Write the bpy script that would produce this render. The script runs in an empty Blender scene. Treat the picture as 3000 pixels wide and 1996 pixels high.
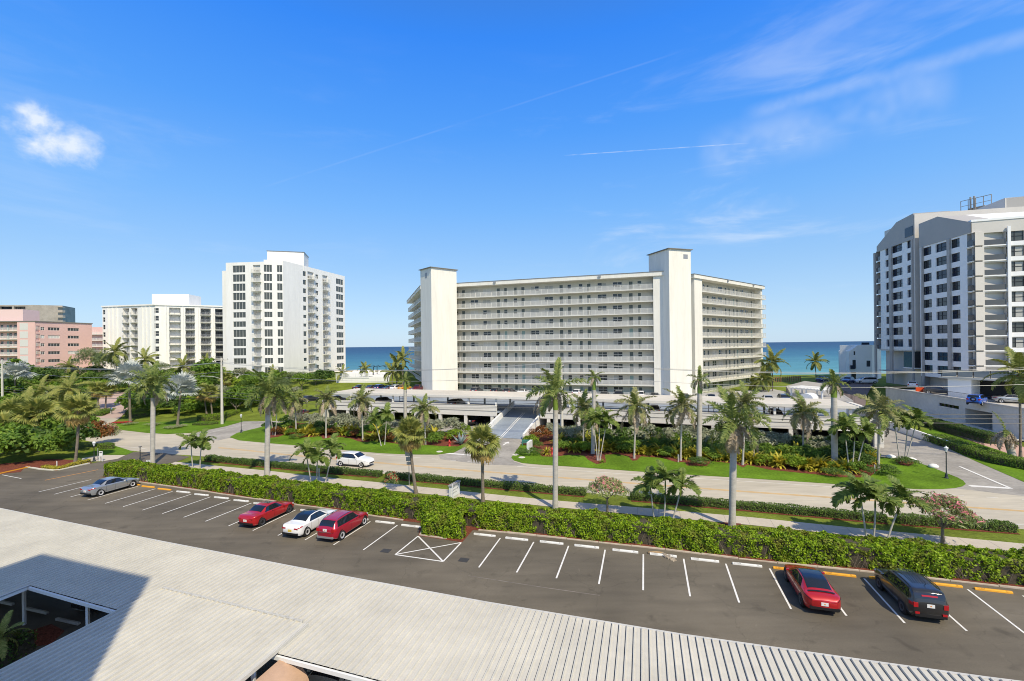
import bpy, math, random
import numpy as np
from math import sin, cos, pi, radians
from mathutils import Matrix, Vector

random.seed(11)
rng = np.random.default_rng(11)
scene = bpy.context.scene
COL = scene.collection

# ------------------------------------------------------------------ camera
FOC, CAM_H, ROLL, HOR = 1333.0, 15.0, 0.0117, 14.0      # in pixels of the 3000 px wide photograph / metres
cam_data = bpy.data.cameras.new('camera')
cam = bpy.data.objects.new('camera', cam_data)
COL.objects.link(cam)
cam_data.sensor_width = 36.0
cam_data.lens = 36.0 * FOC / 3000.0
cam_data.shift_y = HOR / 3000.0
cam_data.clip_start = 0.1
cam_data.clip_end = 200000.0
cam.matrix_world = Matrix(((cos(ROLL), sin(ROLL), 0, 0), (0, 0, -1, 0), (-sin(ROLL), cos(ROLL), 0, CAM_H), (0, 0, 0, 1)))
scene.camera = cam

# ------------------------------------------------------------------ sun and sky
SUN_EL = radians(50.0)
SUN_AZ = math.atan2(0.46, -0.888)                       # clockwise from +Y
SDIR = Vector((sin(SUN_AZ) * cos(SUN_EL), cos(SUN_AZ) * cos(SUN_EL), sin(SUN_EL)))
sun_data = bpy.data.lights.new('sun', 'SUN')
sun_data.energy = 4.6
sun_data.angle = radians(0.53)
sun_data.color = (1.0, 0.89, 0.68)
sun = bpy.data.objects.new('sun', sun_data)
COL.objects.link(sun)
sun.rotation_euler = SDIR.to_track_quat('Z', 'Y').to_euler()
sun.location = (30, -40, 80)

scene.view_settings.view_transform = 'Standard'
scene.view_settings.look = 'None'
scene.view_settings.exposure = 0.0
scene.view_settings.gamma = 1.0
scene.view_settings.use_curve_mapping = False
scene.render.engine = 'CYCLES'
scene.cycles.use_denoising = True
scene.cycles.filter_width = 1.0
scene.cycles.max_bounces = 6
scene.cycles.diffuse_bounces = 3
scene.cycles.transparent_max_bounces = 8

world = bpy.data.worlds.new('World')
scene.world = world
world.use_nodes = True
WT = world.node_tree
for n in list(WT.nodes):
    WT.nodes.remove(n)


def ray(px, py):
    u, v = px - 1500.0, py - 998.0
    c, s = cos(ROLL), sin(ROLL)
    return ((u * c - v * s) / FOC, 1.0, -(u * s + v * c - HOR) / FOC)


def wn(t, **kw):
    n = WT.nodes.new(t)
    for k, v in kw.items():
        setattr(n, k, v)
    return n


def wmath(op, a, b=None, c=None, clamp=False):
    n = wn('ShaderNodeMath', operation=op, use_clamp=clamp)
    for i, x in enumerate((a, b, c)):
        if x is None:
            continue
        if isinstance(x, (int, float)):
            n.inputs[i].default_value = x
        else:
            WT.links.new(x, n.inputs[i])
    return n.outputs[0]


def wdot(vec, k):
    n = wn('ShaderNodeVectorMath', operation='DOT_PRODUCT')
    WT.links.new(vec, n.inputs[0])
    n.inputs[1].default_value = k
    return n.outputs['Value']


def wsmooth(x, lo, hi):
    n = wn('ShaderNodeMapRange', interpolation_type='SMOOTHSTEP')
    WT.links.new(x, n.inputs[0])
    n.inputs[1].default_value, n.inputs[2].default_value = lo, hi
    n.inputs[3].default_value, n.inputs[4].default_value = 0.0, 1.0
    return n.outputs[0]


def wnoise(vec, scale, detail, stretch=(1, 1, 1), rough=0.6, dist=0.0):
    m = wn('ShaderNodeVectorMath', operation='MULTIPLY')
    WT.links.new(vec, m.inputs[0])
    m.inputs[1].default_value = stretch
    n = wn('ShaderNodeTexNoise')
    n.inputs['Scale'].default_value = scale
    n.inputs['Detail'].default_value = detail
    n.inputs['Roughness'].default_value = rough
    n.inputs['Distortion'].default_value = dist
    WT.links.new(m.outputs[0], n.inputs['Vector'])
    return n.outputs['Fac']


def build_sky():
    sky = wn('ShaderNodeTexSky', sky_type='NISHITA', sun_disc=False)
    sky.sun_elevation = SUN_EL
    sky.sun_rotation = SUN_AZ
    sky.altitude = 0.0
    sky.air_density = 1.0
    sky.dust_density = 0.35
    sky.ozone_density = 2.4
    tc = wn('ShaderNodeTexCoord')
    sepz = wn('ShaderNodeSeparateXYZ')
    WT.links.new(tc.outputs['Generated'], sepz.inputs[0])
    rm = wn('ShaderNodeValToRGB')
    el = rm.color_ramp.elements
    stops = [(0.0, (0.52, 0.73, 0.95)), (0.06, (0.46, 0.70, 0.97)), (0.16, (0.32, 0.60, 0.99)), (0.28, (0.18, 0.50, 1.06)), (0.42, (0.07, 0.37, 1.08)), (0.56, (0.02, 0.27, 1.06)), (0.75, (0.06, 0.17, 0.46)), (1.0, (0.06, 0.12, 0.28))]
    el[0].position, el[0].color = stops[0][0], (*stops[0][1], 1)
    el[1].position, el[1].color = 1.0, (*stops[-1][1], 1)
    for p, c in stops[1:-1]:
        k = el.new(p)
        k.color = (*c, 1)
    WT.links.new(sepz.outputs['Z'], rm.inputs[0])
    sc = wn('ShaderNodeVectorMath', operation='SCALE')
    sc.inputs['Scale'].default_value = 6.6
    WT.links.new(rm.outputs[0], sc.inputs[0])
    # whitish aureole round the sun, out of view, added as neutral fill light
    au = wmath('POWER', wmath('MAXIMUM', wdot(tc.outputs['Generated'], SDIR), 0.0), 2.6)
    aus = wn('ShaderNodeVectorMath', operation='SCALE')
    aus.inputs[0].default_value = (3.4, 3.0, 2.4)
    WT.links.new(au, aus.inputs['Scale'])
    aad = wn('ShaderNodeVectorMath', operation='ADD')
    WT.links.new(sc.outputs[0], aad.inputs[0])
    WT.links.new(aus.outputs[0], aad.inputs[1])
    sc = aad
    hsv = wn('ShaderNodeMixRGB')                    # the physical sky, graded to the deep blue of the photograph
    hsv.inputs[0].default_value = 0.80
    WT.links.new(sky.outputs[0], hsv.inputs[1])
    WT.links.new(sc.outputs[0], hsv.inputs[2])
    vec = tc.outputs['Generated']

    def unit(px, py):
        return Vector(ray(px, py)).normalized()

    terms = []

    def blob(px, py, r0, r1, scale, gain, lo=0.42, hi=0.75, stretch=(1, 1, 1.25), wt=.36):
        d = unit(px, py)
        m = wsmooth(wdot(vec, d), cos(r1), cos(r0))
        n = wsmooth(wmath('ADD', wnoise(vec, scale, 5, stretch, 0.58, 0.25), wmath('MULTIPLY', m, wt)), lo + 0.26, hi + 0.20)
        terms.append(wmath('MULTIPLY', wmath('MULTIPLY', m, n), gain))
    blob(85, 370, 0.004, 0.052, 15, 0.66)
    blob(150, 402, 0.006, 0.066, 14, 0.72)
    blob(235, 430, 0.002, 0.050, 18, 0.50)
    blob(600, 366, 0.0, 0.020, 45, 0.30, 0.50, 0.72, (1, 1, .5), .2)
    blob(697, 372, 0.0, 0.022, 48, 0.30, 0.50, 0.72, (1, 1, .5), .2)

    def trail(p0, p1, w0, w1, gain, scale):
        a, b = unit(*p0), unit(*p1)
        nrm = a.cross(b).normalized()
        mid = (a + b).normalized()
        half = a.angle(mid)
        side = wmath('ABSOLUTE', wdot(vec, nrm))
        m = wmath('SUBTRACT', 1.0, wsmooth(side, w0, w1))
        lng = wsmooth(wdot(vec, mid), cos(half * 1.06), cos(half * 0.8))
        n = wsmooth(wnoise(vec, scale, 3, (1, 1, 1.0)), 0.28, 0.66)
        terms.append(wmath('MULTIPLY', wmath('MULTIPLY', m, lng), wmath('MULTIPLY', n, gain)))
    trail((1650, 456), (2190, 420), 0.0002, 0.0014, 0.34, 30)
    trail((2180, 335), (3150, 70), 0.001, 0.017, 0.20, 14)
    trail((760, 553), (2000, 150), 0.0003, 0.0026, 0.06, 10)
    trail((2050, 470), (2800, 250), 0.004, 0.06, 0.26, 9)
    # faint cirrus
    cir = wsmooth(wnoise(vec, 3.2, 5, (1, 0.8, 4.2), 0.62, 0.4), 0.5, 0.86)
    band = wmath('MULTIPLY', wsmooth(wdot(vec, (0, 0, 1)), 0.02, 0.2), wmath('SUBTRACT', 1.0, wsmooth(wdot(vec, (0, 0, 1)), 0.3, 0.62)))
    right = wmath('ADD', 0.25, wmath('MULTIPLY', wsmooth(wdot(vec, unit(2700, 480)), 0.72, 0.97), 0.75))
    terms.append(wmath('MULTIPLY', wmath('MULTIPLY', cir, band), wmath('MULTIPLY', right, 0.62)))
    tot = terms[0]
    for t in terms[1:]:
        tot = wmath('ADD', tot, t)
    tot = wmath('MINIMUM', tot, 0.92)
    mix = wn('ShaderNodeMixRGB')
    WT.links.new(tot, mix.inputs[0])
    WT.links.new(hsv.outputs[0], mix.inputs[1])
    mix.inputs[2].default_value = (5.6, 6.1, 6.7, 1)
    bg = wn('ShaderNodeBackground')
    bg.inputs['Strength'].default_value = 0.15
    WT.links.new(mix.outputs[0], bg.inputs['Color'])
    out = wn('ShaderNodeOutputWorld')
    WT.links.new(bg.outputs[0], out.inputs['Surface'])


build_sky()
world.cycles.sampling_method = 'MANUAL'
world.cycles.sample_map_resolution = 256

# ------------------------------------------------------------------ measuring helpers


def G(px, py, e=0.0):
    """the point of the level e seen at a pixel of the photograph"""
    d = ray(px, py)
    t = (e - CAM_H) / d[2]
    return Vector((d[0] * t, t, e))


def D(px, py, depth):
    d = ray(px, py)
    return Vector((d[0] * depth, depth, CAM_H + d[2] * depth))


def smooth01(x):
    x = min(1.0, max(0.0, x))
    return x * x * (3 - 2 * x)


def terrain(x, y):
    """height of the ground: flat by the road, a dune ridge towards the beach, then down into the sea"""
    s = smooth01((x + 40) / 110.0)
    crest = 6.0 * (1 - s) + 3.4 * s
    y0 = 92 - 6 * s
    y1 = 150 - 25 * s
    yc = 178 - 18 * s
    h = crest * smooth01((y - y0) / (y1 - y0))
    h -= (crest + 2.5) * smooth01((y - yc) / 34.0)
    return h


def T(px, py):
    """ground point on the terrain seen at a pixel"""
    d = ray(px, py)
    t0 = 20.0
    prev = None
    while t0 < 400:
        z = CAM_H + d[2] * t0
        if z <= terrain(d[0] * t0, t0):
            break
        t0 += 0.5
    return Vector((d[0] * t0, t0, terrain(d[0] * t0, t0)))


# ------------------------------------------------------------------ materials
MATS = {}


def _nodes(name):
    m = bpy.data.materials.new(name)
    m.use_nodes = True
    nt = m.node_tree
    return m, nt, nt.nodes['Principled BSDF']


def M(name, col=(0.5, 0.5, 0.5), rough=0.6, metal=0.0, spec=0.4, noise=None, bump=None, coat=0.0, noise2=None, emit=None, stretch=None, world=False):
    """procedural material: colour with optional two-scale noise and a noise bump (object coordinates = metres)"""
    if name in MATS:
        return MATS[name]
    m, nt, b = _nodes(name)
    b.inputs['Base Color'].default_value = (*col, 1)
    b.inputs['Roughness'].default_value = rough
    b.inputs['Metallic'].default_value = metal
    b.inputs['Specular IOR Level'].default_value = spec
    if coat:
        b.inputs['Coat Weight'].default_value = coat
        b.inputs['Coat Roughness'].default_value = 0.08
    if emit:
        b.inputs['Emission Color'].default_value = (*emit[0], 1)
        b.inputs['Emission Strength'].default_value = emit[1]
    src = None
    if noise or bump:
        tc = nt.nodes.new('ShaderNodeTexCoord')
        vec = tc.outputs['Object'] if not world else nt.nodes.new('ShaderNodeNewGeometry').outputs['Position']
        if stretch:
            mp = nt.nodes.new('ShaderNodeMapping')
            mp.inputs['Scale'].default_value = stretch
            nt.links.new(vec, mp.inputs['Vector'])
            vec = mp.outputs[0]

        def nz(scale, detail=5.0, rg=0.6):
            n = nt.nodes.new('ShaderNodeTexNoise')
            n.inputs['Scale'].default_value = scale
            n.inputs['Detail'].default_value = detail
            n.inputs['Roughness'].default_value = rg
            nt.links.new(vec, n.inputs['Vector'])
            return n.outputs['Fac']
        for spec_n in (noise, noise2):
            if not spec_n:
                continue
            sc, amt = spec_n[0], spec_n[1]
            r = nt.nodes.new('ShaderNodeMapRange')
            r.inputs[1].default_value, r.inputs[2].default_value = 0.3, 0.7
            r.inputs[3].default_value, r.inputs[4].default_value = 1 - amt, 1 + amt
            nt.links.new(nz(sc), r.inputs[0])
            mul = nt.nodes.new('ShaderNodeMixRGB')
            mul.blend_type = 'MULTIPLY'
            mul.inputs[0].default_value = 1
            if src is None:
                mul.inputs[1].default_value = (*col, 1)
            else:
                nt.links.new(src, mul.inputs[1])
            nt.links.new(r.outputs[0], mul.inputs[2])
            src = mul.outputs[0]
        if src is not None:
            nt.links.new(src, b.inputs['Base Color'])
        if bump:
            bn = nt.nodes.new('ShaderNodeBump')
            bn.inputs['Strength'].default_value = bump[1]
            bn.inputs['Distance'].default_value = bump[2] if len(bump) > 2 else 0.05
            nt.links.new(nz(bump[0]), bn.inputs['Height'])
            nt.links.new(bn.outputs[0], b.inputs['Normal'])
    MATS[name] = m
    return m


def LEAF(name, c0, c1, trans=0.3, rough=0.55, patch=None):
    """foliage: colour differs from leaf to leaf, light partly passes through"""
    if name in MATS:
        return MATS[name]
    m, nt, b = _nodes(name)
    g = nt.nodes.new('ShaderNodeNewGeometry')
    oi = nt.nodes.new('ShaderNodeObjectInfo')
    add = nt.nodes.new('ShaderNodeMath')
    add.operation = 'MULTIPLY_ADD'
    nt.links.new(oi.outputs['Random'], add.inputs[0])
    add.inputs[1].default_value = 0.35
    nt.links.new(g.outputs['Random Per Island'], add.inputs[2])
    mix = nt.nodes.new('ShaderNodeMixRGB')
    mix.inputs[1].default_value = (*c0, 1)
    mix.inputs[2].default_value = (*c1, 1)
    mul = nt.nodes.new('ShaderNodeMath')
    mul.operation = 'MULTIPLY'
    nt.links.new(add.outputs[0], mul.inputs[0])
    mul.inputs[1].default_value = 0.78
    nt.links.new(mul.outputs[0], mix.inputs[0])
    colr = mix.outputs[0]
    if patch:
        tc = nt.nodes.new('ShaderNodeTexCoord')
        n = nt.nodes.new('ShaderNodeTexNoise')
        n.inputs['Scale'].default_value = patch[0]
        n.inputs['Detail'].default_value = 3
        nt.links.new(tc.outputs['Object'], n.inputs['Vector'])
        r = nt.nodes.new('ShaderNodeMapRange')
        r.inputs[1].default_value, r.inputs[2].default_value = 0.5, 0.72
        nt.links.new(n.outputs['Fac'], r.inputs[0])
        mx = nt.nodes.new('ShaderNodeMixRGB')
        nt.links.new(r.outputs[0], mx.inputs[0])
        nt.links.new(colr, mx.inputs[1])
        mx.inputs[2].default_value = (*patch[1], 1)
        colr = mx.outputs[0]
    nt.links.new(colr, b.inputs['Base Color'])
    b.inputs['Roughness'].default_value = rough
    b.inputs['Specular IOR Level'].default_value = 0.3
    tr = nt.nodes.new('ShaderNodeBsdfTranslucent')
    nt.links.new(colr, tr.inputs['Color'])
    ms = nt.nodes.new('ShaderNodeMixShader')
    ms.inputs[0].default_value = trans
    nt.links.new(b.outputs[0], ms.inputs[1])
    nt.links.new(tr.outputs[0], ms.inputs[2])
    nt.links.new(ms.outputs[0], nt.nodes['Material Output'].inputs['Surface'])
    MATS[name] = m
    return m


def glass(name, col, rough=0.05, spec=0.5):
    return M(name, col, rough, 0.0, spec)


# ------------------------------------------------------------------ objects


def tag(o, label=None, cat=None, group=None, kind=None):
    if label:
        o['label'] = label
    if cat:
        o['category'] = cat
    if group:
        o['group'] = group
    if kind:
        o['kind'] = kind
    return o


CH = {}                                                  # children by parent name


def link(o, parent=None):
    COL.objects.link(o)
    if parent is not None:
        o.parent = parent
        CH.setdefault(parent.name, []).append(o)
    return o


def empty(name, loc=(0, 0, 0), rz=0.0):
    o = bpy.data.objects.new(name, None)
    o.empty_display_size = 0.3
    COL.objects.link(o)
    o.location = loc
    o.rotation_euler = (0, 0, rz)
    return o


def thing(name, label, cat, loc=(0, 0, 0), rz=0.0, group=None):
    return tag(empty(name, loc, rz), label, cat, group)


class MB:
    """collects faces and makes ONE mesh"""

    def __init__(s):
        s.v, s.f, s.m = [], [], []

    def add(s, vs, fs, mi=0):
        o = len(s.v)
        s.v.extend([tuple(v) for v in vs])
        for f in fs:
            s.f.append(tuple(i + o for i in f))
            s.m.append(mi)
        return s

    def quad(s, a, b, c, d, mi=0):
        return s.add((a, b, c, d), ((0, 1, 2, 3),), mi)

    def obox(s, O, U, N, u0, u1, n0, n1, z0, z1, mi=0):
        """box in a frame: origin O (x,y), horizontal axes U and N"""
        P = []
        for z in (z0, z1):
            for (u, n) in ((u0, n0), (u1, n0), (u1, n1), (u0, n1)):
                P.append((O[0] + U[0] * u + N[0] * n, O[1] + U[1] * u + N[1] * n, z))
        F = [(0, 1, 5, 4), (1, 2, 6, 5), (2, 3, 7, 6), (3, 0, 4, 7), (4, 5, 6, 7), (3, 2, 1, 0)]
        det = U[0] * N[1] - U[1] * N[0]
        if (det * (u1 - u0) * (n1 - n0) * (z1 - z0)) < 0:
            F = [tuple(reversed(f)) for f in F]
        return s.add(P, F, mi)

    def box(s, x0, x1, y0, y1, z0, z1, mi=0):
        return s.obox((0, 0), (1, 0), (0, 1), x0, x1, y0, y1, z0, z1, mi)

    def tube(s, path, rad, n=8, mi=0, cap=True):
        path = [Vector(p) for p in path]
        k = len(path)
        if not hasattr(rad, '__len__'):
            rad = [rad] * k
        vs = []
        for i, p in enumerate(path):
            t = (path[min(i + 1, k - 1)] - path[max(i - 1, 0)]).normalized()
            a = Vector((0, 0, 1)) if abs(t.z) < 0.9 else Vector((1, 0, 0))
            x = t.cross(a).normalized()
            y = x.cross(t).normalized()
            for j in range(n):
                an = 2 * pi * j / n
                vs.append(p + (x * cos(an) + y * sin(an)) * rad[i])
        fs = []
        for i in range(k - 1):
            for j in range(n):
                fs.append((i * n + j, i * n + (j + 1) % n, (i + 1) * n + (j + 1) % n, (i + 1) * n + j))
        if cap:
            fs.append(tuple(range(n - 1, -1, -1)))
            fs.append(tuple((k - 1) * n + j for j in range(n)))
        return s.add(vs, fs, mi)

    def lathe(s, prof, n=12, c=(0, 0, 0), axis='z', mi=0):
        vs = []
        for (r, h) in prof:
            for j in range(n):
                a = 2 * pi * j / n
                if axis == 'z':
                    vs.append((c[0] + r * cos(a), c[1] + r * sin(a), c[2] + h))
                else:
                    vs.append((c[0] + h, c[1] + r * cos(a), c[2] + r * sin(a)))
        fs = []
        for i in range(len(prof) - 1):
            for j in range(n):
                fs.append((i * n + j, i * n + (j + 1) % n, (i + 1) * n + (j + 1) % n, (i + 1) * n + j))
        return s.add(vs, fs, mi)

    def prism(s, poly, z0, z1, mi=0, side=None):
        """upright prism over a polygon (x,y)"""
        n = len(poly)
        vs = [(p[0], p[1], z0) for p in poly] + [(p[0], p[1], z1) for p in poly]
        ar = sum(poly[i][0] * poly[(i + 1) % n][1] - poly[(i + 1) % n][0] * poly[i][1] for i in range(n))
        fs = [tuple(range(n, 2 * n)), tuple(range(n - 1, -1, -1))] + [(i, (i + 1) % n, n + (i + 1) % n, n + i) for i in range(n)]
        if ar < 0:
            fs = [tuple(reversed(f)) for f in fs]
        return s.add(vs, fs, mi)

    def mesh(s, name, mats, smooth=False):
        me = bpy.data.meshes.new(name)
        me.from_pydata(s.v, [], s.f)
        for m in (mats if isinstance(mats, (list, tuple)) else [mats]):
            me.materials.append(m)
        if any(s.m):
            me.polygons.foreach_set('material_index', s.m)
        if smooth:
            me.polygons.foreach_set('use_smooth', [True] * len(me.polygons))
        me.update()
        return me

    def build(s, name, mats, parent=None, smooth=False, world=False):
        o = bpy.data.objects.new(name, s.mesh(name, mats, smooth))
        link(o, parent)
        if world and parent is not None:
            o.matrix_parent_inverse = parent_inv(parent)
        return o


def parent_inv(p):
    return (Matrix.Translation(p.location) @ p.rotation_euler.to_matrix().to_4x4()).inverted()


def inst(me, name, parent=None, mat=None, world=False):
    o = bpy.data.objects.new(name, me)
    link(o, parent)
    if mat is not None:
        o.matrix_basis = mat
    if world and parent is not None:
        o.matrix_parent_inverse = parent_inv(parent)
    return o


def copy_tree(o, parent=None, name=None):
    """a copy of a thing with copies of its parts and sub-parts"""
    c = o.copy()
    if name:
        c.name = name
    link(c, parent)
    for ch in list(CH.get(o.name, [])):
        copy_tree(ch, c)
    return c

# ================================================================== THE SETTING
m_asphalt = M('lot_asphalt', (0.140, 0.120, 0.096), 0.85, noise=(0.16, 0.30), noise2=(1.1, 0.14), bump=(60, 0.25, 0.01))


def lot_material():
    m, nt, b = _nodes('lot_asphalt_worn')
    tc = nt.nodes.new('ShaderNodeTexCoord')

    def nz(scale, detail, stretch=(1, 1, 1), rot=0.0, dist=0.0):
        mp = nt.nodes.new('ShaderNodeMapping')
        mp.inputs['Scale'].default_value = stretch
        mp.inputs['Rotation'].default_value = (0, 0, rot)
        nt.links.new(tc.outputs['Object'], mp.inputs['Vector'])
        n = nt.nodes.new('ShaderNodeTexNoise')
        n.inputs['Scale'].default_value = scale
        n.inputs['Detail'].default_value = detail
        n.inputs['Distortion'].default_value = dist
        nt.links.new(mp.outputs[0], n.inputs['Vector'])
        return n.outputs['Fac']

    def rng_(x, a, b_, lo, hi):
        r = nt.nodes.new('ShaderNodeMapRange')
        r.inputs[1].default_value, r.inputs[2].default_value, r.inputs[3].default_value, r.inputs[4].default_value = a, b_, lo, hi
        nt.links.new(x, r.inputs[0])
        return r.outputs[0]

    def mul(a, b_):
        n = nt.nodes.new('ShaderNodeMath')
        n.operation = 'MULTIPLY'
        nt.links.new(a, n.inputs[0])
        nt.links.new(b_, n.inputs[1])
        return n.outputs[0]
    f = rng_(nz(.13, 3), .3, .7, .78, 1.26)                                  # broad weathering
    f = mul(f, rng_(nz(.5, 6, (.35, 2.2, 1), .28), .3, .72, .86, 1.16))        # streaks along the driving lane
    f = mul(f, rng_(nz(.75, 4, (1, 1, 1), 0, .6), .60, .74, 1.0, .72))         # oil stains
    f = mul(f, rng_(nz(1.6, 5, (1, 1, 1), 0, 1.0), .66, .76, 1.0, 1.22))       # scuffed pale spots
    f = mul(f, rng_(nz(30, 3), .3, .7, .90, 1.10))                           # aggregate
    v = nt.nodes.new('ShaderNodeTexVoronoi')
    v.feature = 'DISTANCE_TO_EDGE'
    v.inputs['Scale'].default_value = .16
    w = nt.nodes.new('ShaderNodeTexNoise')
    w.inputs['Scale'].default_value = .9
    w.inputs['Detail'].default_value = 5
    nt.links.new(tc.outputs['Object'], w.inputs['Vector'])
    ad = nt.nodes.new('ShaderNodeVectorMath')
    ad.operation = 'MULTIPLY_ADD'
    nt.links.new(w.outputs['Color'], ad.inputs[0])
    ad.inputs[1].default_value = (1.6, 1.6, 0)
    nt.links.new(tc.outputs['Object'], ad.inputs[2])
    nt.links.new(ad.outputs[0], v.inputs['Vector'])
    f = mul(f, rng_(v.outputs['Distance'], .001, .005, .84, 1.0))            # hairline cracks
    mx = nt.nodes.new('ShaderNodeMixRGB')
    mx.blend_type = 'MULTIPLY'
    mx.inputs[0].default_value = 1
    mx.inputs[1].default_value = (0.132, 0.113, 0.083, 1)
    nt.links.new(f, mx.inputs[2])
    nt.links.new(mx.outputs[0], b.inputs['Base Color'])
    b.inputs['Roughness'].default_value = .85
    b.inputs['Specular IOR Level'].default_value = .3
    return m


m_asphalt = lot_material()
m_oldasph = M('side_street_asphalt', (0.33, 0.305, 0.265), 0.85, noise=(0.25, 0.22), noise2=(2.0, 0.12))
m_darkasph = M('driveway_asphalt', (0.125, 0.12, 0.118), 0.85, noise=(0.4, 0.18))
m_road = M('road_concrete', (0.47, 0.42, 0.325), 0.85, noise=(0.10, 0.16), noise2=(1.3, 0.10), stretch=(0.25, 1.3, 1))
m_walk = M('sidewalk_concrete', (0.52, 0.455, 0.36), 0.85, noise=(0.3, 0.09), noise2=(3, 0.05))
m_paver = M('pink_pavers', (0.46, 0.34, 0.29), 0.85, noise=(0.3, 0.1), noise2=(6, 0.1))
m_paver_r = M('salmon_pavers', (0.52, 0.33, 0.25), 0.85, noise=(0.4, 0.1), noise2=(8, 0.1))
m_paver_d = M('dark_pavers', (0.17, 0.135, 0.125), 0.85, noise=(0.3, 0.15), noise2=(8, 0.1))
m_grass = M('verge_grass', (0.150, 0.190, 0.026), 0.9, spec=0.1, noise=(0.35, 0.34), noise2=(5, 0.30), bump=(30, 0.6, 0.05))
m_lawn = M('lawn_grass', (0.110, 0.200, 0.014), 0.9, spec=0.1, noise=(0.25, 0.30), noise2=(4, 0.28), bump=(30, 0.6, 0.05))
m_mulch = M('red_mulch', (0.185, 0.060, 0.038), 0.95, spec=0.1, noise=(9, 0.45), noise2=(1.2, 0.2), bump=(25, 0.9, 0.06))
m_sand = M('beach_sand', (0.62, 0.52, 0.38), 0.95, noise=(0.2, 0.1))
m_conc = M('pale_concrete', (0.62, 0.58, 0.50), 0.8, noise=(0.7, 0.10))
m_kerb = M('kerb_concrete', (0.50, 0.42, 0.33), 0.85, noise=(1.5, 0.18))
m_wline = M('white_paint', (0.74, 0.72, 0.67), 0.7, noise=(1.6, 0.10), noise2=(14, 0.12))
m_wfaded = M('faded_white_paint', (0.66, 0.63, 0.56), 0.75, noise=(0.8, 0.14))
m_yline = M('yellow_paint', (0.76, 0.32, 0.045), 0.7, noise=(1.2, 0.15))
m_yfaded = M('faded_yellow_paint', (0.62, 0.40, 0.16), 0.8, noise=(0.6, 0.15))
m_white = M('white_stucco', (0.82, 0.805, 0.76), 0.8, noise=(0.7, 0.05), noise2=(4, 0.03), stretch=(1, 1, .14))
m_cream = M('cream_stucco', (0.77, 0.745, 0.66), 0.8, noise=(0.8, 0.06), noise2=(4, 0.035), stretch=(1, 1, .12))
m_greym = M('grey_metal', (0.32, 0.33, 0.34), 0.5, 0.4)
m_dark = M('dark_metal', (0.03, 0.032, 0.035), 0.45, 0.5)
m_black = M('black_rubber', (0.012, 0.012, 0.012), 0.6)
m_wmetal = M('white_metal', (0.78, 0.78, 0.76), 0.5, noise=(3, 0.03))


def sheet(name, pts, z, mat, parent=None, kind='structure'):
    n = len(pts)
    ar = sum(pts[i][0] * pts[(i + 1) % n][1] - pts[(i + 1) % n][0] * pts[i][1] for i in range(n))
    if ar < 0:
        pts = list(reversed(pts))
    o = MB().add([(p[0], p[1], z) for p in pts], [tuple(range(n))]).build(name, mat, parent)
    if parent is None and kind:
        o['kind'] = kind
    return o


def GP(pix):
    return [G(*p) for p in pix]


def resample(pts, step):
    """points every `step` metres along a polyline (x,y)"""
    pts = [Vector((p[0], p[1], 0)) for p in pts]
    out, acc = [pts[0].copy()], 0.0
    for a, b in zip(pts, pts[1:]):
        L = (b - a).length
        d = step - acc
        while d <= L:
            out.append(a + (b - a) * (d / L))
            d += step
        acc = (acc + L) % step
    return out


def smoothline(pts, it=2):
    pts = [Vector((p[0], p[1], 0)) for p in pts]
    for _ in range(it):
        q = [pts[0]]
        for a, b in zip(pts, pts[1:]):
            q += [a * 0.75 + b * 0.25, a * 0.25 + b * 0.75]
        q.append(pts[-1])
        pts = q
    return pts


# ground: one sheet, flat by the road, dunes by the sea
def make_ground():
    xs = [-900, -500, -300] + list(range(-210, 211, 6)) + [300, 500, 900]
    ys = [-120, -40, 20, 60] + list(range(70, 232, 3))
    def grid(y_lo, y_hi, name, mat):
        yy = [y for y in ys if y_lo <= y <= y_hi]
        mb = MB()
        vs = [(x, y, terrain(x, y)) for y in yy for x in xs]
        n = len(xs)
        fs = [(j * n + i, j * n + i + 1, (j + 1) * n + i + 1, (j + 1) * n + i) for j in range(len(yy) - 1) for i in range(n - 1)]
        o = mb.add(vs, fs).build(name, mat, smooth=True)
        o['kind'] = 'structure'
    grid(-200, 166, 'ground', m_grass)
    grid(166, 400, 'beach', m_sand)


make_ground()


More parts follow.
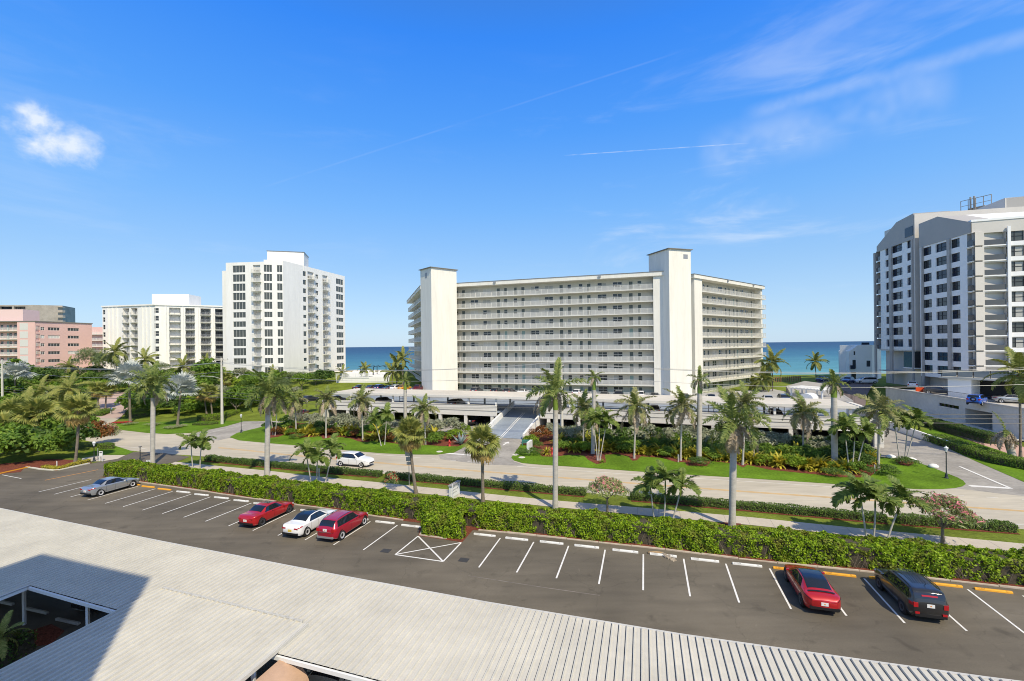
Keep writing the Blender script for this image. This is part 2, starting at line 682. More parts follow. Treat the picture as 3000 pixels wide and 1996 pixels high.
def make_sea():
    m, nt, b = _nodes('sea_water')
    tc = nt.nodes.new('ShaderNodeTexCoord')
    sep = nt.nodes.new('ShaderNodeSeparateXYZ')
    nt.links.new(tc.outputs['Object'], sep.inputs[0])
    # shoals and deep water: the water's own colour, by distance from the beach
    nz = nt.nodes.new('ShaderNodeTexNoise')
    mp = nt.nodes.new('ShaderNodeMapping')
    mp.inputs['Scale'].default_value = (0.004, 0.02, 1)
    nt.links.new(tc.outputs['Object'], mp.inputs['Vector'])
    nt.links.new(mp.outputs[0], nz.inputs['Vector'])
    nz.inputs['Scale'].default_value = 1.0
    nz.inputs['Detail'].default_value = 6
    y = nt.nodes.new('ShaderNodeMath')
    y.operation = 'MULTIPLY_ADD'
    nt.links.new(nz.outputs['Fac'], y.inputs[0])
    y.inputs[1].default_value = 260
    nt.links.new(sep.outputs['Y'], y.inputs[2])
    lg = nt.nodes.new('ShaderNodeMath')
    lg.operation = 'LOGARITHM'
    nt.links.new(y.outputs[0], lg.inputs[0])
    lg.inputs[1].default_value = 10
    r = nt.nodes.new('ShaderNodeMapRange')
    r.inputs[1].default_value, r.inputs[2].default_value = 2.45, 3.55
    nt.links.new(lg.outputs[0], r.inputs[0])
    cr = nt.nodes.new('ShaderNodeValToRGB')
    e = cr.color_ramp.elements
    e[0].position, e[0].color = 0.0, (0.16, 0.36, 0.36, 1)
    e[1].position, e[1].color = 1.0, (0.018, 0.055, 0.125, 1)
    for p, c in ((0.16, (0.085, 0.255, 0.29, 1)), (0.38, (0.04, 0.145, 0.215, 1)), (0.65, (0.022, 0.08, 0.155, 1))):
        k = e.new(p)
        k.color = c
    nt.links.new(r.outputs[0], cr.inputs[0])
    w = nt.nodes.new('ShaderNodeTexNoise')
    mp2 = nt.nodes.new('ShaderNodeMapping')
    mp2.inputs['Scale'].default_value = (0.03, 0.22, 1)
    nt.links.new(tc.outputs['Object'], mp2.inputs['Vector'])
    nt.links.new(mp2.outputs[0], w.inputs['Vector'])
    w.inputs['Scale'].default_value = 1
    w.inputs['Detail'].default_value = 7
    w.inputs['Roughness'].default_value = 0.65
    mr = nt.nodes.new('ShaderNodeMapRange')
    mr.inputs[1].default_value, mr.inputs[2].default_value = 0.3, 0.7
    mr.inputs[3].default_value, mr.inputs[4].default_value = 0.72, 1.3
    nt.links.new(w.outputs['Fac'], mr.inputs[0])
    mul = nt.nodes.new('ShaderNodeMixRGB')
    mul.blend_type = 'MULTIPLY'
    mul.inputs[0].default_value = 1
    nt.links.new(cr.outputs[0], mul.inputs[1])
    nt.links.new(mr.outputs[0], mul.inputs[2])
    nt.links.new(mul.outputs[0], b.inputs['Base Color'])
    bp = nt.nodes.new('ShaderNodeBump')
    bp.inputs['Strength'].default_value = 1.0
    bp.inputs['Distance'].default_value = 0.8
    nt.links.new(w.outputs['Fac'], bp.inputs['Height'])
    nt.links.new(bp.outputs[0], b.inputs['Normal'])
    b.inputs['Roughness'].default_value = 0.45
    b.inputs['Specular IOR Level'].default_value = 0.12
    ys = [196, 260, 400, 800, 2000, 6000, 20000, 90000]
    mb = MB()
    for y0, y1 in zip(ys, ys[1:]):
        mb.quad((-y1 * 1.6 - 900, y0, -1.6), (y1 * 1.6 + 900, y0, -1.6), (y1 * 1.6 + 900, y1, -1.6), (-y1 * 1.6 - 900, y1, -1.6))
    o = MB().add([(-150000, 196, -1.6), (150000, 196, -1.6), (150000, 110000, -1.6), (-150000, 110000, -1.6)], [(0, 1, 2, 3)]).build('sea', m)
    o['kind'] = 'structure'


make_sea()

# ---- road and drives (a sheet each, a few mm apart)
ROAD_NEAR = [Vector((-150, 122, 0))] + GP([(289, 1300.6), (393, 1325), (618, 1338), (800, 1360), (980, 1375), (1300, 1405.5), (1600, 1435), (1900, 1458.5), (2200, 1482),
             (2500, 1507), (2800, 1533), (3000, 1551), (3500, 1603)])
ROAD_FAR = GP([(3500, 1500), (3000, 1455), (2797, 1431), (2650, 1424), (2200, 1398), (1895, 1380), (1600, 1360), (1450, 1335), (1200, 1325), (1023, 1316),
            (887, 1303), (700, 1288), (620, 1272), (491, 1268), (340, 1254), (312, 1246), (280, 1236)]) + [Vector((-150, 140, 0))]
sheet('road', smoothline(ROAD_NEAR, 1) + smoothline(ROAD_FAR, 1), 0.012, m_road)

# garage frame: a along the front (to the right), b away from the camera
GE, GN = Vector((0.947, -0.322, 0)), Vector((0.322, 0.947, 0))
G0 = Vector((4.6, 80.1, 0))


def GF(a, b, z=0.0):
    p = G0 + GE * a + GN * b
    return Vector((p.x, p.y, z))


sheet('service_lane', [GF(-47, -11.5), GF(60, -11.5), GF(60, 4), GF(-47, 4)], 0.006, m_oldasph)
sheet('ramp_apron', GP([(1285, 1334), (1330, 1327), (1366, 1308), (1398, 1282), (1400, 1276), (1530, 1280), (1530, 1296), (1512, 1322), (1499, 1341), (1505, 1352), (1545, 1366), (1420, 1362), (1290, 1346)]), 0.016, m_oldasph)
sheet('side_street', GP([(2582, 1242), (2776, 1312), (2861, 1352), (3000, 1412), (3400, 1560), (3000, 1480), (2830, 1455), (2700, 1440), (2560, 1400), (2380, 1330), (2400, 1290), (2550, 1236)]), 0.009, m_oldasph)
sheet('garage_drive', GP([(560, 1272), (590, 1264), (661, 1250), (746, 1226), (870, 1188), (960, 1200), (900, 1222), (800, 1242), (733, 1260), (695, 1269), (674, 1283), (640, 1291), (560, 1284)]), 0.017, m_oldasph)

LOT_KERB_L = [(388.7, 1411.8), (473.7, 1423.5), (593.5, 1440.4), (676.3, 1454.2), (733.6, 1461.6), (848.3, 1478.6), (918.4, 1487), (1086.9, 1512.6), (1157, 1524.3), (1244, 1534.5)]
LOT_ISLAND = [(1228.2, 1569.9), (1261, 1575), (1352.4, 1588), (1384, 1554.3)]
LOT_KERB_R = [(1401, 1555.4), (1460.4, 1560.7), (1634.6, 1578.8), (1849, 1602), (1976, 1615.8), (2086.7, 1630.6), (2199.3, 1644.4), (2388, 1663.3), (2495, 1673.5), (2712.4, 1696), (2846, 1711.9), (2999, 1728.9), (3400, 1776)]
lot = sheet('parking_lot', GP([(-900, 1460), (-300, 1415), (8, 1389), (74, 1371), (117, 1378), (166, 1381), (212, 1371), (276, 1357), (345, 1344), (393, 1324.5), (480, 1328), (557, 1339),
            (519, 1353), (440, 1370), (300, 1392)] + LOT_KERB_L + LOT_ISLAND + LOT_KERB_R) + [Vector((70, -14, 0)), Vector((-75, -14, 0))], 0.020, m_asphalt)

# sidewalk
WALK_FAR = [(514.5, 1353.7), (800, 1381.4), (900, 1394), (1100, 1413), (1327.7, 1437), (1600, 1465), (1900, 1490), (2200, 1516.4), (2500, 1547), (2999, 1594), (3400, 1632)]
WALK_NEAR = [(3400, 1660), (2999, 1619.5), (2500, 1570.6), (2200, 1539.3), (1900, 1512), (1600, 1484), (1327, 1456), (1108, 1434), (900, 1414), (700, 1391), (512, 1368), (480, 1366)]
walk = sheet('sidewalk', GP(WALK_FAR + WALK_NEAR), 0.024, m_walk)
walk2 = sheet('sidewalk', GP([(240, 1343), (300, 1334), (368, 1334), (345, 1345), (300, 1352), (240, 1354)]), 0.024, m_walk)

# left: pale cul-de-sac in front of the pink paver entrance, following the rising ground


def tstrip(name, left, right, mat, off, n=14, parent=None, m=10):
    """a strip laid on the terrain between two pixel polylines"""
    def along(pl, t):
        k = t * (len(pl) - 1)
        i = min(int(k), len(pl) - 2)
        f = k - i
        return (pl[i][0] * (1 - f) + pl[i + 1][0] * f, pl[i][1] * (1 - f) + pl[i + 1][1] * f)
    vs, fs = [], []
    for i in range(n + 1):
        a, b = T(*along(left, i / n)), T(*along(right, i / n))
        for j in range(m + 1):
            q = a.lerp(b, j / m)
            vs.append((q.x, q.y, terrain(q.x, q.y) + off))
    for i in range(n):
        for j in range(m):
            k = i * (m + 1) + j
            fs.append((k, k + 1, k + m + 2, k + m + 1))
    a, b, c = Vector(vs[0]), Vector(vs[1]), Vector(vs[m + 1])
    if (b - a).cross(c - a).z < 0:
        fs = [tuple(reversed(f)) for f in fs]
    o = MB().add(vs, fs).build(name, mat, parent, smooth=True)
    if parent is None:
        o['kind'] = 'structure'
    return o


tstrip('paver_drive', [(285, 1228), (272, 1205), (285, 1180), (300, 1160), (335, 1148)], [(352, 1228), (372, 1205), (400, 1190), (470, 1185), (540, 1176)], m_paver, 0.12, 26)
tstrip('drive_apron', [(262, 1248), (285, 1227)], [(318, 1247), (353, 1227)], m_road, 0.10, 8)
tstrip('brick_court', [(2420, 1240), (2400, 1190), (2385, 1140), (2400, 1112)], [(2560, 1240), (2535, 1200), (2540, 1165), (2560, 1128)], m_paver_d, 0.5, 20)

# lawns on the far side of the road
LAWN_A = GP([(672.8, 1281.5), (700, 1291), (790, 1299.5), (887, 1307), (1023, 1320.8), (1120, 1329), (1200, 1332.5), (1280, 1333), (1325, 1327), (1352, 1316), (1368, 1304), (1398, 1283), (1398, 1274),
             (1300, 1266), (1200, 1262), (1000, 1250), (860, 1236), (800, 1244), (733, 1259.5), (695, 1268.8)])
sheet('lawn', LAWN_A, 0.030, m_lawn)
LAWN_B = GP([(1498, 1341), (1505, 1350), (1532, 1358), (1590, 1363), (1650, 1366.5), (1895, 1384), (2200, 1403), (2458, 1419.8), (2600, 1430), (2695.8, 1434.2), (2760, 1434), (2797.7, 1431), (2820, 1426), (2830, 1419),
             (2822, 1409), (2806, 1400), (2763, 1383), (2720, 1366), (2678, 1352.7), (2593, 1341), (2480, 1322), (2300, 1310), (2100, 1294), (1900, 1282), (1700, 1272), (1560, 1270), (1532, 1283), (1528, 1303), (1511, 1324)])
sheet('lawn', LAWN_B, 0.030, m_lawn)
sheet('lawn', GP([(312.7, 1247.5), (342, 1259), (427, 1268.8), (491, 1272.6), (540, 1270), (576, 1264.5), (661, 1249.7), (746, 1226), (752, 1212), (640, 1206), (560, 1200), (470, 1206), (380, 1216), (345, 1230)]), 0.03, m_lawn)
sheet('lawn', GP([(240, 1332), (300, 1308), (335, 1306), (392, 1324), (372, 1333), (300, 1334)]), 0.03, m_lawn)
sheet('lawn', GP([(2660, 1270), (2776, 1313.5), (2861, 1353), (3000, 1413), (3300, 1540), (3300, 1420), (3000, 1335), (2860, 1290), (2740, 1255)]), 0.03, m_lawn)

# mulch beds
sheet('mulch_bed', GP([(780, 1272), (789, 1284), (815, 1281), (836, 1273), (860, 1280), (880.5, 1283), (915, 1281), (940, 1278), (946, 1286.5), (965, 1284), (1000, 1281), (1030, 1286), (1050, 1294), (1075, 1296), (1103, 1290), (1125, 1295),
             (1163, 1301), (1195, 1309), (1235, 1304), (1294, 1307.5), (1341, 1309), (1366, 1299), (1388, 1284), (1390, 1276), (1300, 1268), (1200, 1263), (1000, 1252), (862, 1238), (810, 1250)]), 0.038, m_mulch)
sheet('mulch_bed', GP([(1530, 1302), (1548, 1306), (1579, 1327), (1587.6, 1338), (1621, 1339.5), (1670, 1333), (1712, 1336), (1723, 1348), (1748, 1361), (1776, 1356), (1772, 1333), (1812, 1332), (1842, 1339), (1852, 1351), (1866, 1350),
             (1878, 1338), (1940, 1342.5), (1978, 1354), (2008, 1356), (2012, 1365), (2071, 1366.5), (2085, 1352), (2156, 1360), (2177, 1371), (2190, 1363), (2252, 1377), (2300, 1382), (2380, 1390), (2462, 1399), (2520, 1400), (2552, 1395), (2581, 1371),
             (2575, 1345), (2480, 1324), (2300, 1312), (2100, 1296), (1900, 1284), (1700, 1274), (1562, 1272), (1535, 1285)]), 0.038, m_mulch)
sheet('mulch_bed', GP([(2625, 1352), (2640, 1364), (2665, 1366), (2678, 1358), (2668, 1348), (2640, 1346)]), 0.038, m_mulch)
sheet('mulch_bed', GP([(60, 1384), (74, 1370), (117, 1377), (166, 1380), (212, 1370), (272, 1357), (240, 1350), (150, 1345), (0, 1360), (-60, 1395)]), 0.030, m_mulch)
HEDGE_L = [(290, 1399)] + [(x, y - 6) for x, y in LOT_KERB_L]
HEDGE_R = [(x, y - 6) for x, y in [(1390, 1560)] + LOT_KERB_R]


def offset_line(pts, d):
    """shift a polyline (x,y) sideways: +d to the left of its direction"""
    out = []
    for i, p in enumerate(pts):
        t = (pts[min(i + 1, len(pts) - 1)] - pts[max(i - 1, 0)])
        t = Vector((t.x, t.y, 0)).normalized()
        out.append(Vector((p.x - t.y * d, p.y + t.x * d, 0)))
    return out


kl = GP(LOT_KERB_L + [(1300, 1543), (1384, 1554.3)] + LOT_KERB_R)
sheet('mulch_bed', GP([(290, 1398)]) + kl + list(reversed(offset_line(kl, 2.6))), 0.028, m_mulch)
sheet('mulch_bed', GP([(1232, 1536), (1226, 1571), (1354, 1590), (1386, 1554)]), 0.033, m_mulch)
sheet('mulch_bed', GP([(2085, 1540), (2100, 1551), (2145, 1556), (2178, 1549), (2170, 1535), (2120, 1531)]), 0.026, m_mulch)

# kerb stones along the hedge beds, pieces of the lot


def kerb_run(pix, step=2.4, w=0.14, h=0.10, mat=None):
    pts = resample(GP(pix), step)
    for a, b in zip(pts, pts[1:]):
        t = (b - a)
        L = t.length
        t.normalize()
        n = Vector((-t.y, t.x, 0))
        w2, g = w * random.uniform(0.9, 1.2), 0.015
        mb = MB().obox(a, t, n, g, L - g, 0, w2, 0.012, h * random.uniform(0.75, 1.1))
        mb.build('kerb_stone', mat or m_kerb, lot)


kerb_run(LOT_KERB_L)
kerb_run([(1228.2, 1569.9), (1352.4, 1588.5)])
kerb_run([(1352.4, 1588.5), (1384, 1554.3)])
kerb_run([(1244, 1534.5), (1228.2, 1569.9)])
kerb_run(LOT_KERB_R)
kerb_run([(74, 1370), (117, 1377.5), (166, 1380.5), (212, 1370.5), (276, 1356.5)], 1.1, 0.25, 0.13, m_conc)

# painted markings: parts of the lot / the road


def stripe(a, b, w, z, mat, parent, name='parking_line'):
    a, b = Vector((a.x, a.y, 0)), Vector((b.x, b.y, 0))
    t = (b - a).normalized()
    n = Vector((-t.y, t.x, 0)) * (w / 2)
    return MB().quad((*(a - n).xy, z), (*(b - n).xy, z), (*(b + n).xy, z), (*(a + n).xy, z)).build(name, mat, parent)


LD = (G(1466, 1577.7) - G(1403, 1663.7)).normalized()      # direction of the stalls, towards the hedge
ROWD = Vector((LD.y, -LD.x, 0))
PAIRS = [((1466, 1577.7), (1403, 1663.7)), ((1564, 1589), (1513.6, 1678.6)), ((1666, 1600.6), (1630, 1695.6)), ((1773, 1612), (1754.6, 1712.6)),
         ((1885, 1625), (1884.5, 1730.5)), ((2003, 1638.5), (2022, 1748.5)), ((2126.5, 1653), (2165.8, 1767)), ((2255, 1667), (2318, 1785.8)),
         (None, (2480, 1805.4)), ((2532, 1696.5), (2650.7, 1827)), (None, (2833, 1850.3)), ((2834.5, 1727.8), (3022, 1872)), ((2997, 1746.5), (3210, 1895)),
         ((267.6, 1406), (113.6, 1442)), (None, (159.3, 1449)), (None, (206.5, 1457)), ((404.6, 1425.6), (256.4, 1466)), ((455.6, 1433), (308, 1476)), ((506, 1440.5), (361, 1485.5)),
         ((560.5, 1448.9), (417.4, 1495.7)), ((617, 1456.7), (475.8, 1505.9)), ((676, 1465.8), (537.8, 1516.8)), ((736.8, 1474.8), (602, 1528.5)), (None, (670, 1541.9)),
         ((866.4, 1495), (741, 1555.5)), (None, (814.4, 1570)), (None, (894, 1583)), ((1085, 1529), (977.5, 1597.5)), ((1164.5, 1539.8), (1064.6, 1612.4))]
for top, bot in PAIRS:
    b = G(*bot)
    a = G(*top) if top else b + LD * 5.0
    stripe(b, a, 0.105, 0.026, m_wline, lot)
XB = GP([(1225, 1572), (1351.4, 1591), (1298.3, 1646.4), (1158, 1626.2)])
for k, (i, j) in enumerate(((0, 3), (3, 2), (2, 1), (0, 2), (1, 3))):
    stripe(XB[i], XB[j], 0.115, 0.026 + 0.004 * (k == 3) + 0.008 * (k == 4), m_wline, lot)
stripe(G(287.8, 1377), G(131.7, 1408), 0.13, 0.026, m_yline, lot)
stripe(G(6.4, 1392), G(62.7, 1403), 0.09, 0.026, m_wline, lot)
for px, py in ((1130.5, 1615), (1358.8, 1642)):
    p = G(px, py)
    MB().obox(p, ROWD, LD, -0.34, 0.34, -0.28, 0.28, 0.021, 0.034).build('drain_grate', M('drain_iron', (0.05, 0.048, 0.045), 0.7), lot)

# pale seam left by an old repair
for a_, b_ in (((1373, 1688), (1430, 1697)), ((1430, 1697), (1590, 1722)), ((1590, 1722), (1758, 1746))):
    stripe(G(*a_), G(*b_), .07, .0235, M('pale_seam', (0.19, 0.165, 0.135), .85, noise=(1.5, .3)), lot, 'repair_seam')
roadobj = bpy.data.objects['road']


def roadline(pix, w, mat, dash=None, name='lane_line', z=0.020):
    pts = smoothline(GP(pix), 1)
    left, right = offset_line(pts, w / 2), offset_line(pts, -w / 2)
    if dash is None:
        n = len(pts)
        vs = [(p.x, p.y, z) for p in right] + [(p.x, p.y, z) for p in left]
        MB().add(vs, [(i, i + 1, n + i + 1, n + i) for i in range(n - 1)]).build(name, mat, roadobj)
    else:
        rs = resample(pts, dash[1])
        for a, b in zip(rs, rs[1:]):
            stripe(a, a.lerp(b, dash[0] / dash[1]), w, z, mat, roadobj, name)


YL = [(640, 1311), (751, 1321.9), (857, 1333.6), (1135.4, 1357.5), (1350, 1376), (1600, 1395.5), (1900, 1419), (2200, 1441.3), (2479, 1460), (2818.6, 1484.6), (3000, 1497), (3400, 1528)]
roadline(YL, 0.16, m_yfaded)
roadline([(x, y + 2.2) for x, y in YL], 0.16, m_yfaded)
roadline([(618.6, 1332.5), (800, 1353.7), (980, 1368.8), (1300, 1400), (1600, 1429.5), (1900, 1453), (2200, 1476), (2500, 1499), (2952, 1534), (3300, 1568)], 0.15, m_wfaded)
roadline([(700, 1296), (887, 1312), (1023, 1326), (1190, 1339), (1215, 1341)], 0.13, m_wfaded)
roadline([(1215, 1341), (1350, 1351), (1480, 1364), (1515, 1367)], 0.13, m_wfaded, (0.9, 2.6))
roadline([(1515, 1367), (1650, 1377), (1895, 1394), (2200, 1412), (2458, 1428), (2700, 1444), (2790, 1450)], 0.13, m_wfaded)
roadline([(2790, 1450), (2900, 1458), (3000, 1465), (3300, 1490)], 0.13, m_wfaded, (0.9, 2.6))
roadline([(289, 1303), (340, 1308), (410, 1313), (432, 1317)], 0.12, m_wfaded)
roadline([(1290, 1327), (1405, 1336)], 0.55, m_wline, name='stop_bar')
roadline([(2840, 1424), (2955, 1431)], 0.55, m_wline, name='stop_bar')
roadline([(600, 1272), (660, 1257), (712, 1247)], 0.12, m_wfaded, z=0.024)
roadline([(2811, 1367.5), (2964, 1433)], 0.28, m_wline, z=0.034)
# white arrow on the apron
ar = [(-0.13, -1.3), (0.13, -1.3), (0.13, 0.1), (0.55, 0.1), (0.0, 1.3), (-0.55, 0.1), (-0.13, 0.1)]
ac = G(1482, 1300)
MB().add([(*(ac + GE * x + GN * y).xy, 0.022) for x, y in ar], [tuple(range(7))]).build('painted_arrow', m_wline, bpy.data.objects['ramp_apron'])
# sidewalk joints
m_joint = M('joint', (0.33, 0.29, 0.24), 0.9)
fa = resample(smoothline(GP(WALK_FAR), 1), 1.8)
na_ = offset_line(fa, -1.75)
for p, q in zip(fa[1:-1], na_[1:-1]):
    stripe(p, q, .03, .028, m_joint, walk, 'joint')

# ================================================================== BUILDINGS
m_glass_d = glass('window_glass_dark', (0.035, 0.04, 0.045), 0.08, 0.6)
m_glass_g = glass('window_glass_green', (0.075, 0.085, 0.08), 0.12, 0.5)
m_glass_b = glass('window_glass_blue', (0.014, 0.022, 0.045), 0.06, 0.5)
m_blind = M('window_blinds', (0.42, 0.42, 0.39), 0.7, stretch=(1, 1, 12), noise=(3, 0.2))
m_blind2 = M('pale_shutter', (0.62, 0.61, 0.57), 0.7, stretch=(1, 1, 14), noise=(3, 0.12))
m_door = M('teal_door', (0.10, 0.125, 0.125), 0.55, noise=(2, 0.2))
m_door2 = M('aqua_door', (0.25, 0.36, 0.35), 0.55)
m_frame_w = M('white_frame', (0.74, 0.73, 0.69), 0.6)
m_frame_k = M('black_frame', (0.015, 0.016, 0.02), 0.45)
m_rail = M('rail_white', (0.68, 0.665, 0.60), 0.6)
m_walkwall = M('walkway_stucco', (0.60, 0.575, 0.50), 0.8, noise=(0.3, 0.05), noise2=(4, 0.03))  # darker beige than the cream, with walkway shade put into the colour
m_roofedge = M('roof_edge', (0.20, 0.19, 0.17), 0.7)
m_roof_w = M('roof_membrane', (0.66, 0.65, 0.61), 0.8, noise=(0.2, 0.1))
m_pink = M('pink_stucco', (0.72, 0.475, 0.425), 0.8, noise=(0.3, 0.04))
m_pinkl = M('light_pink_stucco', (0.76, 0.56, 0.52), 0.8)
m_tan = M('weathered_stucco', (0.36, 0.32, 0.27), 0.85, noise=(0.2, 0.2), noise2=(1.5, 0.1))
m_grey = M('grey_stucco', (0.40, 0.385, 0.365), 0.8, noise=(0.3, 0.04))
m_beige = M('beige_stucco', (0.60, 0.57, 0.525), 0.8, noise=(0.3, 0.04))
m_whiteb = M('bright_white_stucco', (0.82, 0.82, 0.815), 0.8, noise=(0.3, 0.03))
m_glassrail = glass('smoked_rail_glass', (0.09, 0.095, 0.10), 0.08, 0.5)
m_deck = M('blue_deck_paint', (0.245, 0.285, 0.335), 0.75, noise=(0.3, 0.16), noise2=(2.5, 0.08))


class Fac:
    """a facade frame: P0 left end, P1 right end as seen from outside; u to the right, n outwards"""

    def __init__(s, P0, P1):
        s.P0, s.P1 = Vector((P0[0], P0[1], 0)), Vector((P1[0], P1[1], 0))
        d = s.P1 - s.P0
        s.L = d.length
        s.U = d.normalized()
        s.N = Vector((s.U.y, -s.U.x, 0))

    def p(s, u, n=0.0, z=0.0):
        q = s.P0 + s.U * u + s.N * n
        return Vector((q.x, q.y, z))

    def u(s, px, n=0.0, py=1000):
        """where the sight line through a pixel column meets the plane n"""
        k = ray(px, py)[0]
        o = s.P0 + s.N * n
        return (k * o.y - o.x) / (s.U.x - k * s.U.y)

    def mat(s, u, n, z):
        q = s.p(u, n, z)
        return Matrix(((s.U.x, -s.N.x, 0, q.x), (s.U.y, -s.N.y, 0, q.y), (0, 0, 1, q.z), (0, 0, 0, 1)))

    def box(s, mb, u0, u1, n0, n1, z0, z1, mi=0):
        return mb.obox(s.P0, s.U, s.N, u0, u1, n0, n1, z0, z1, mi)


def wall_faces(mb, fac, u0, u1, z0, z1, holes, n=0.0, depth=0.18, mi=0):
    """a wall with real openings (holes: u0,u1,z0,z1[,depth]) and their reveals; deep holes get a back wall"""
    us = sorted(set([u0, u1] + [round(h[i], 4) for h in holes for i in (0, 1) if u0 < h[i] < u1]))
    zs = sorted(set([z0, z1] + [round(h[i], 4) for h in holes for i in (2, 3) if z0 < h[i] < z1]))
    for zi in range(len(zs) - 1):
        zc = (zs[zi] + zs[zi + 1]) / 2
        row = [h for h in holes if h[2] < zc < h[3]]
        run = None
        for ui in range(len(us) - 1):
            uc = (us[ui] + us[ui + 1]) / 2
            solid = not any(h[0] < uc < h[1] for h in row)
            if solid and run is None:
                run = us[ui]
            if (not solid) and run is not None:
                mb.quad(fac.p(run, n, zs[zi]), fac.p(us[ui], n, zs[zi]), fac.p(us[ui], n, zs[zi + 1]), fac.p(run, n, zs[zi + 1]), mi)
                run = None
        if run is not None:
            mb.quad(fac.p(run, n, zs[zi]), fac.p(u1, n, zs[zi]), fac.p(u1, n, zs[zi + 1]), fac.p(run, n, zs[zi + 1]), mi)
    for h in holes:
        a, b, c, d = h[:4]
        dp = h[4] if len(h) > 4 else depth
        mj = h[5] if len(h) > 5 else mi
        q = lambda u, z, k: fac.p(u, n - k, z)
        mb.quad(q(a, c, 0), q(b, c, 0), q(b, c, dp), q(a, c, dp), mj)
        mb.quad(q(a, d, dp), q(b, d, dp), q(b, d, 0), q(a, d, 0), mj)
        mb.quad(q(a, c, 0), q(a, c, dp), q(a, d, dp), q(a, d, 0), mj)
        mb.quad(q(b, c, dp), q(b, c, 0), q(b, d, 0), q(b, d, dp), mj)
        if dp > 0.5:
            mb.quad(q(a, c, dp), q(b, c, dp), q(b, d, dp), q(a, d, dp), mj)


WINC = {}


def window_mesh(w, h, cols=2, rows=2, fr=0.06, panes='d', frame='w'):
    """window: frame bars in front of panes; panes is a string of d/g/b/s, one letter per column"""
    key = (round(w, 2), round(h, 2), cols, rows, panes, frame)
    if key in WINC:
        return WINC[key]
    mb = MB()
    mats = [m_frame_w if frame == 'w' else m_frame_k, m_glass_d, m_glass_g, m_glass_b, m_blind, m_blind2]
    code = {'d': 1, 'g': 2, 'b': 3, 's': 4, 'p': 5}
    cw = w / cols
    for i in range(cols):
        x0 = -w / 2 + i * cw
        mb.quad((x0, 0.05, 0), (x0 + cw, 0.05, 0), (x0 + cw, 0.05, h), (x0, 0.05, h), code[panes[i % len(panes)]])
    for i in range(cols + 1):
        x = -w / 2 + i * cw
        x0, x1 = max(-w / 2, x - fr / 2), min(w / 2, x + fr / 2)
        mb.box(x0, x1, 0.0, 0.048, 0.0, h)
    for j in range(rows + 1):
        z = j * h / rows
        z0, z1 = max(0, z - fr / 2), min(h, z + fr / 2)
        mb.box(-w / 2 + fr / 2, w / 2 - fr / 2, 0.004, 0.046, z0, z1)
    WINC[key] = mb.mesh('window', mats)
    return WINC[key]


def door_mesh(w, h, aqua=False, kind='door'):
    key = (round(w, 2), round(h, 2), aqua, 'door')
    if key in WINC:
        return WINC[key]
    mb = MB()
    mb.box(-w / 2 + .05, w / 2 - .05, 0.03, 0.07, 0, h - .05, 1)
    mb.box(-w / 2, -w / 2 + .05, 0, 0.08, 0, h)
    mb.box(w / 2 - .05, w / 2, 0, 0.08, 0, h)
    mb.box(-w / 2 + .05, w / 2 - .05, 0, 0.08, h - .05, h)
    mb.box(w / 2 - .2, w / 2 - .13, 0.0, 0.03, 0.95, 1.05, 2)
    WINC[key] = mb.mesh('door', [m_frame_w, m_door2 if aqua else m_door, m_greym])
    return WINC[key]


def put(fac, parent, me, name, u, n, z):
    return inst(me, name, parent, fac.mat(u, n, z), world=True)


RAILC = {}


def rail_run(mb, fac, u0, u1, n, z, h=1.05, step=1.45, pick=0.125, pw=0.055):
    """white railing: posts, two rails, pickets"""
    k = max(1, int(round((u1 - u0) / step)))
    for i in range(k + 1):
        u = u0 + (u1 - u0) * i / k
        fac.box(mb, u - .045, u + .045, n - .045, n + .045, z, z + h + .03)
    for i in range(k):
        a, b = u0 + (u1 - u0) * i / k + .045, u0 + (u1 - u0) * (i + 1) / k - .045
        fac.box(mb, a, b, n - .03, n + .03, z + h - .06, z + h)
        fac.box(mb, a, b, n - .02, n + .02, z + .08, z + .13)
        c = max(1, int((b - a) / pick))
        for j in range(c):
            u = a + (b - a) * (j + .5) / c
            q0, q1 = fac.p(u - pw / 2, n), fac.p(u + pw / 2, n)
            mb.quad((q0.x, q0.y, z + .13), (q1.x, q1.y, z + .13), (q1.x, q1.y, z + h - .06), (q0.x, q0.y, z + h - .06))


# ---------------------------------------------------------------- the long cream condominium
FH = 2.747
LV = [2.8 + FH * k for k in range(11)]
cond = thing('condominium', 'long cream condominium of ten open walkway floors with two lift towers', 'building', (8, 118, 2.8))
Ff = Fac((-17.6, 119.0), (32.1, 103.0))
Fr = Fac((45.6, 109.0), (72.3, 131.0))
Fl = Fac((-36.2, 160.0), (-24.1, 122.0))


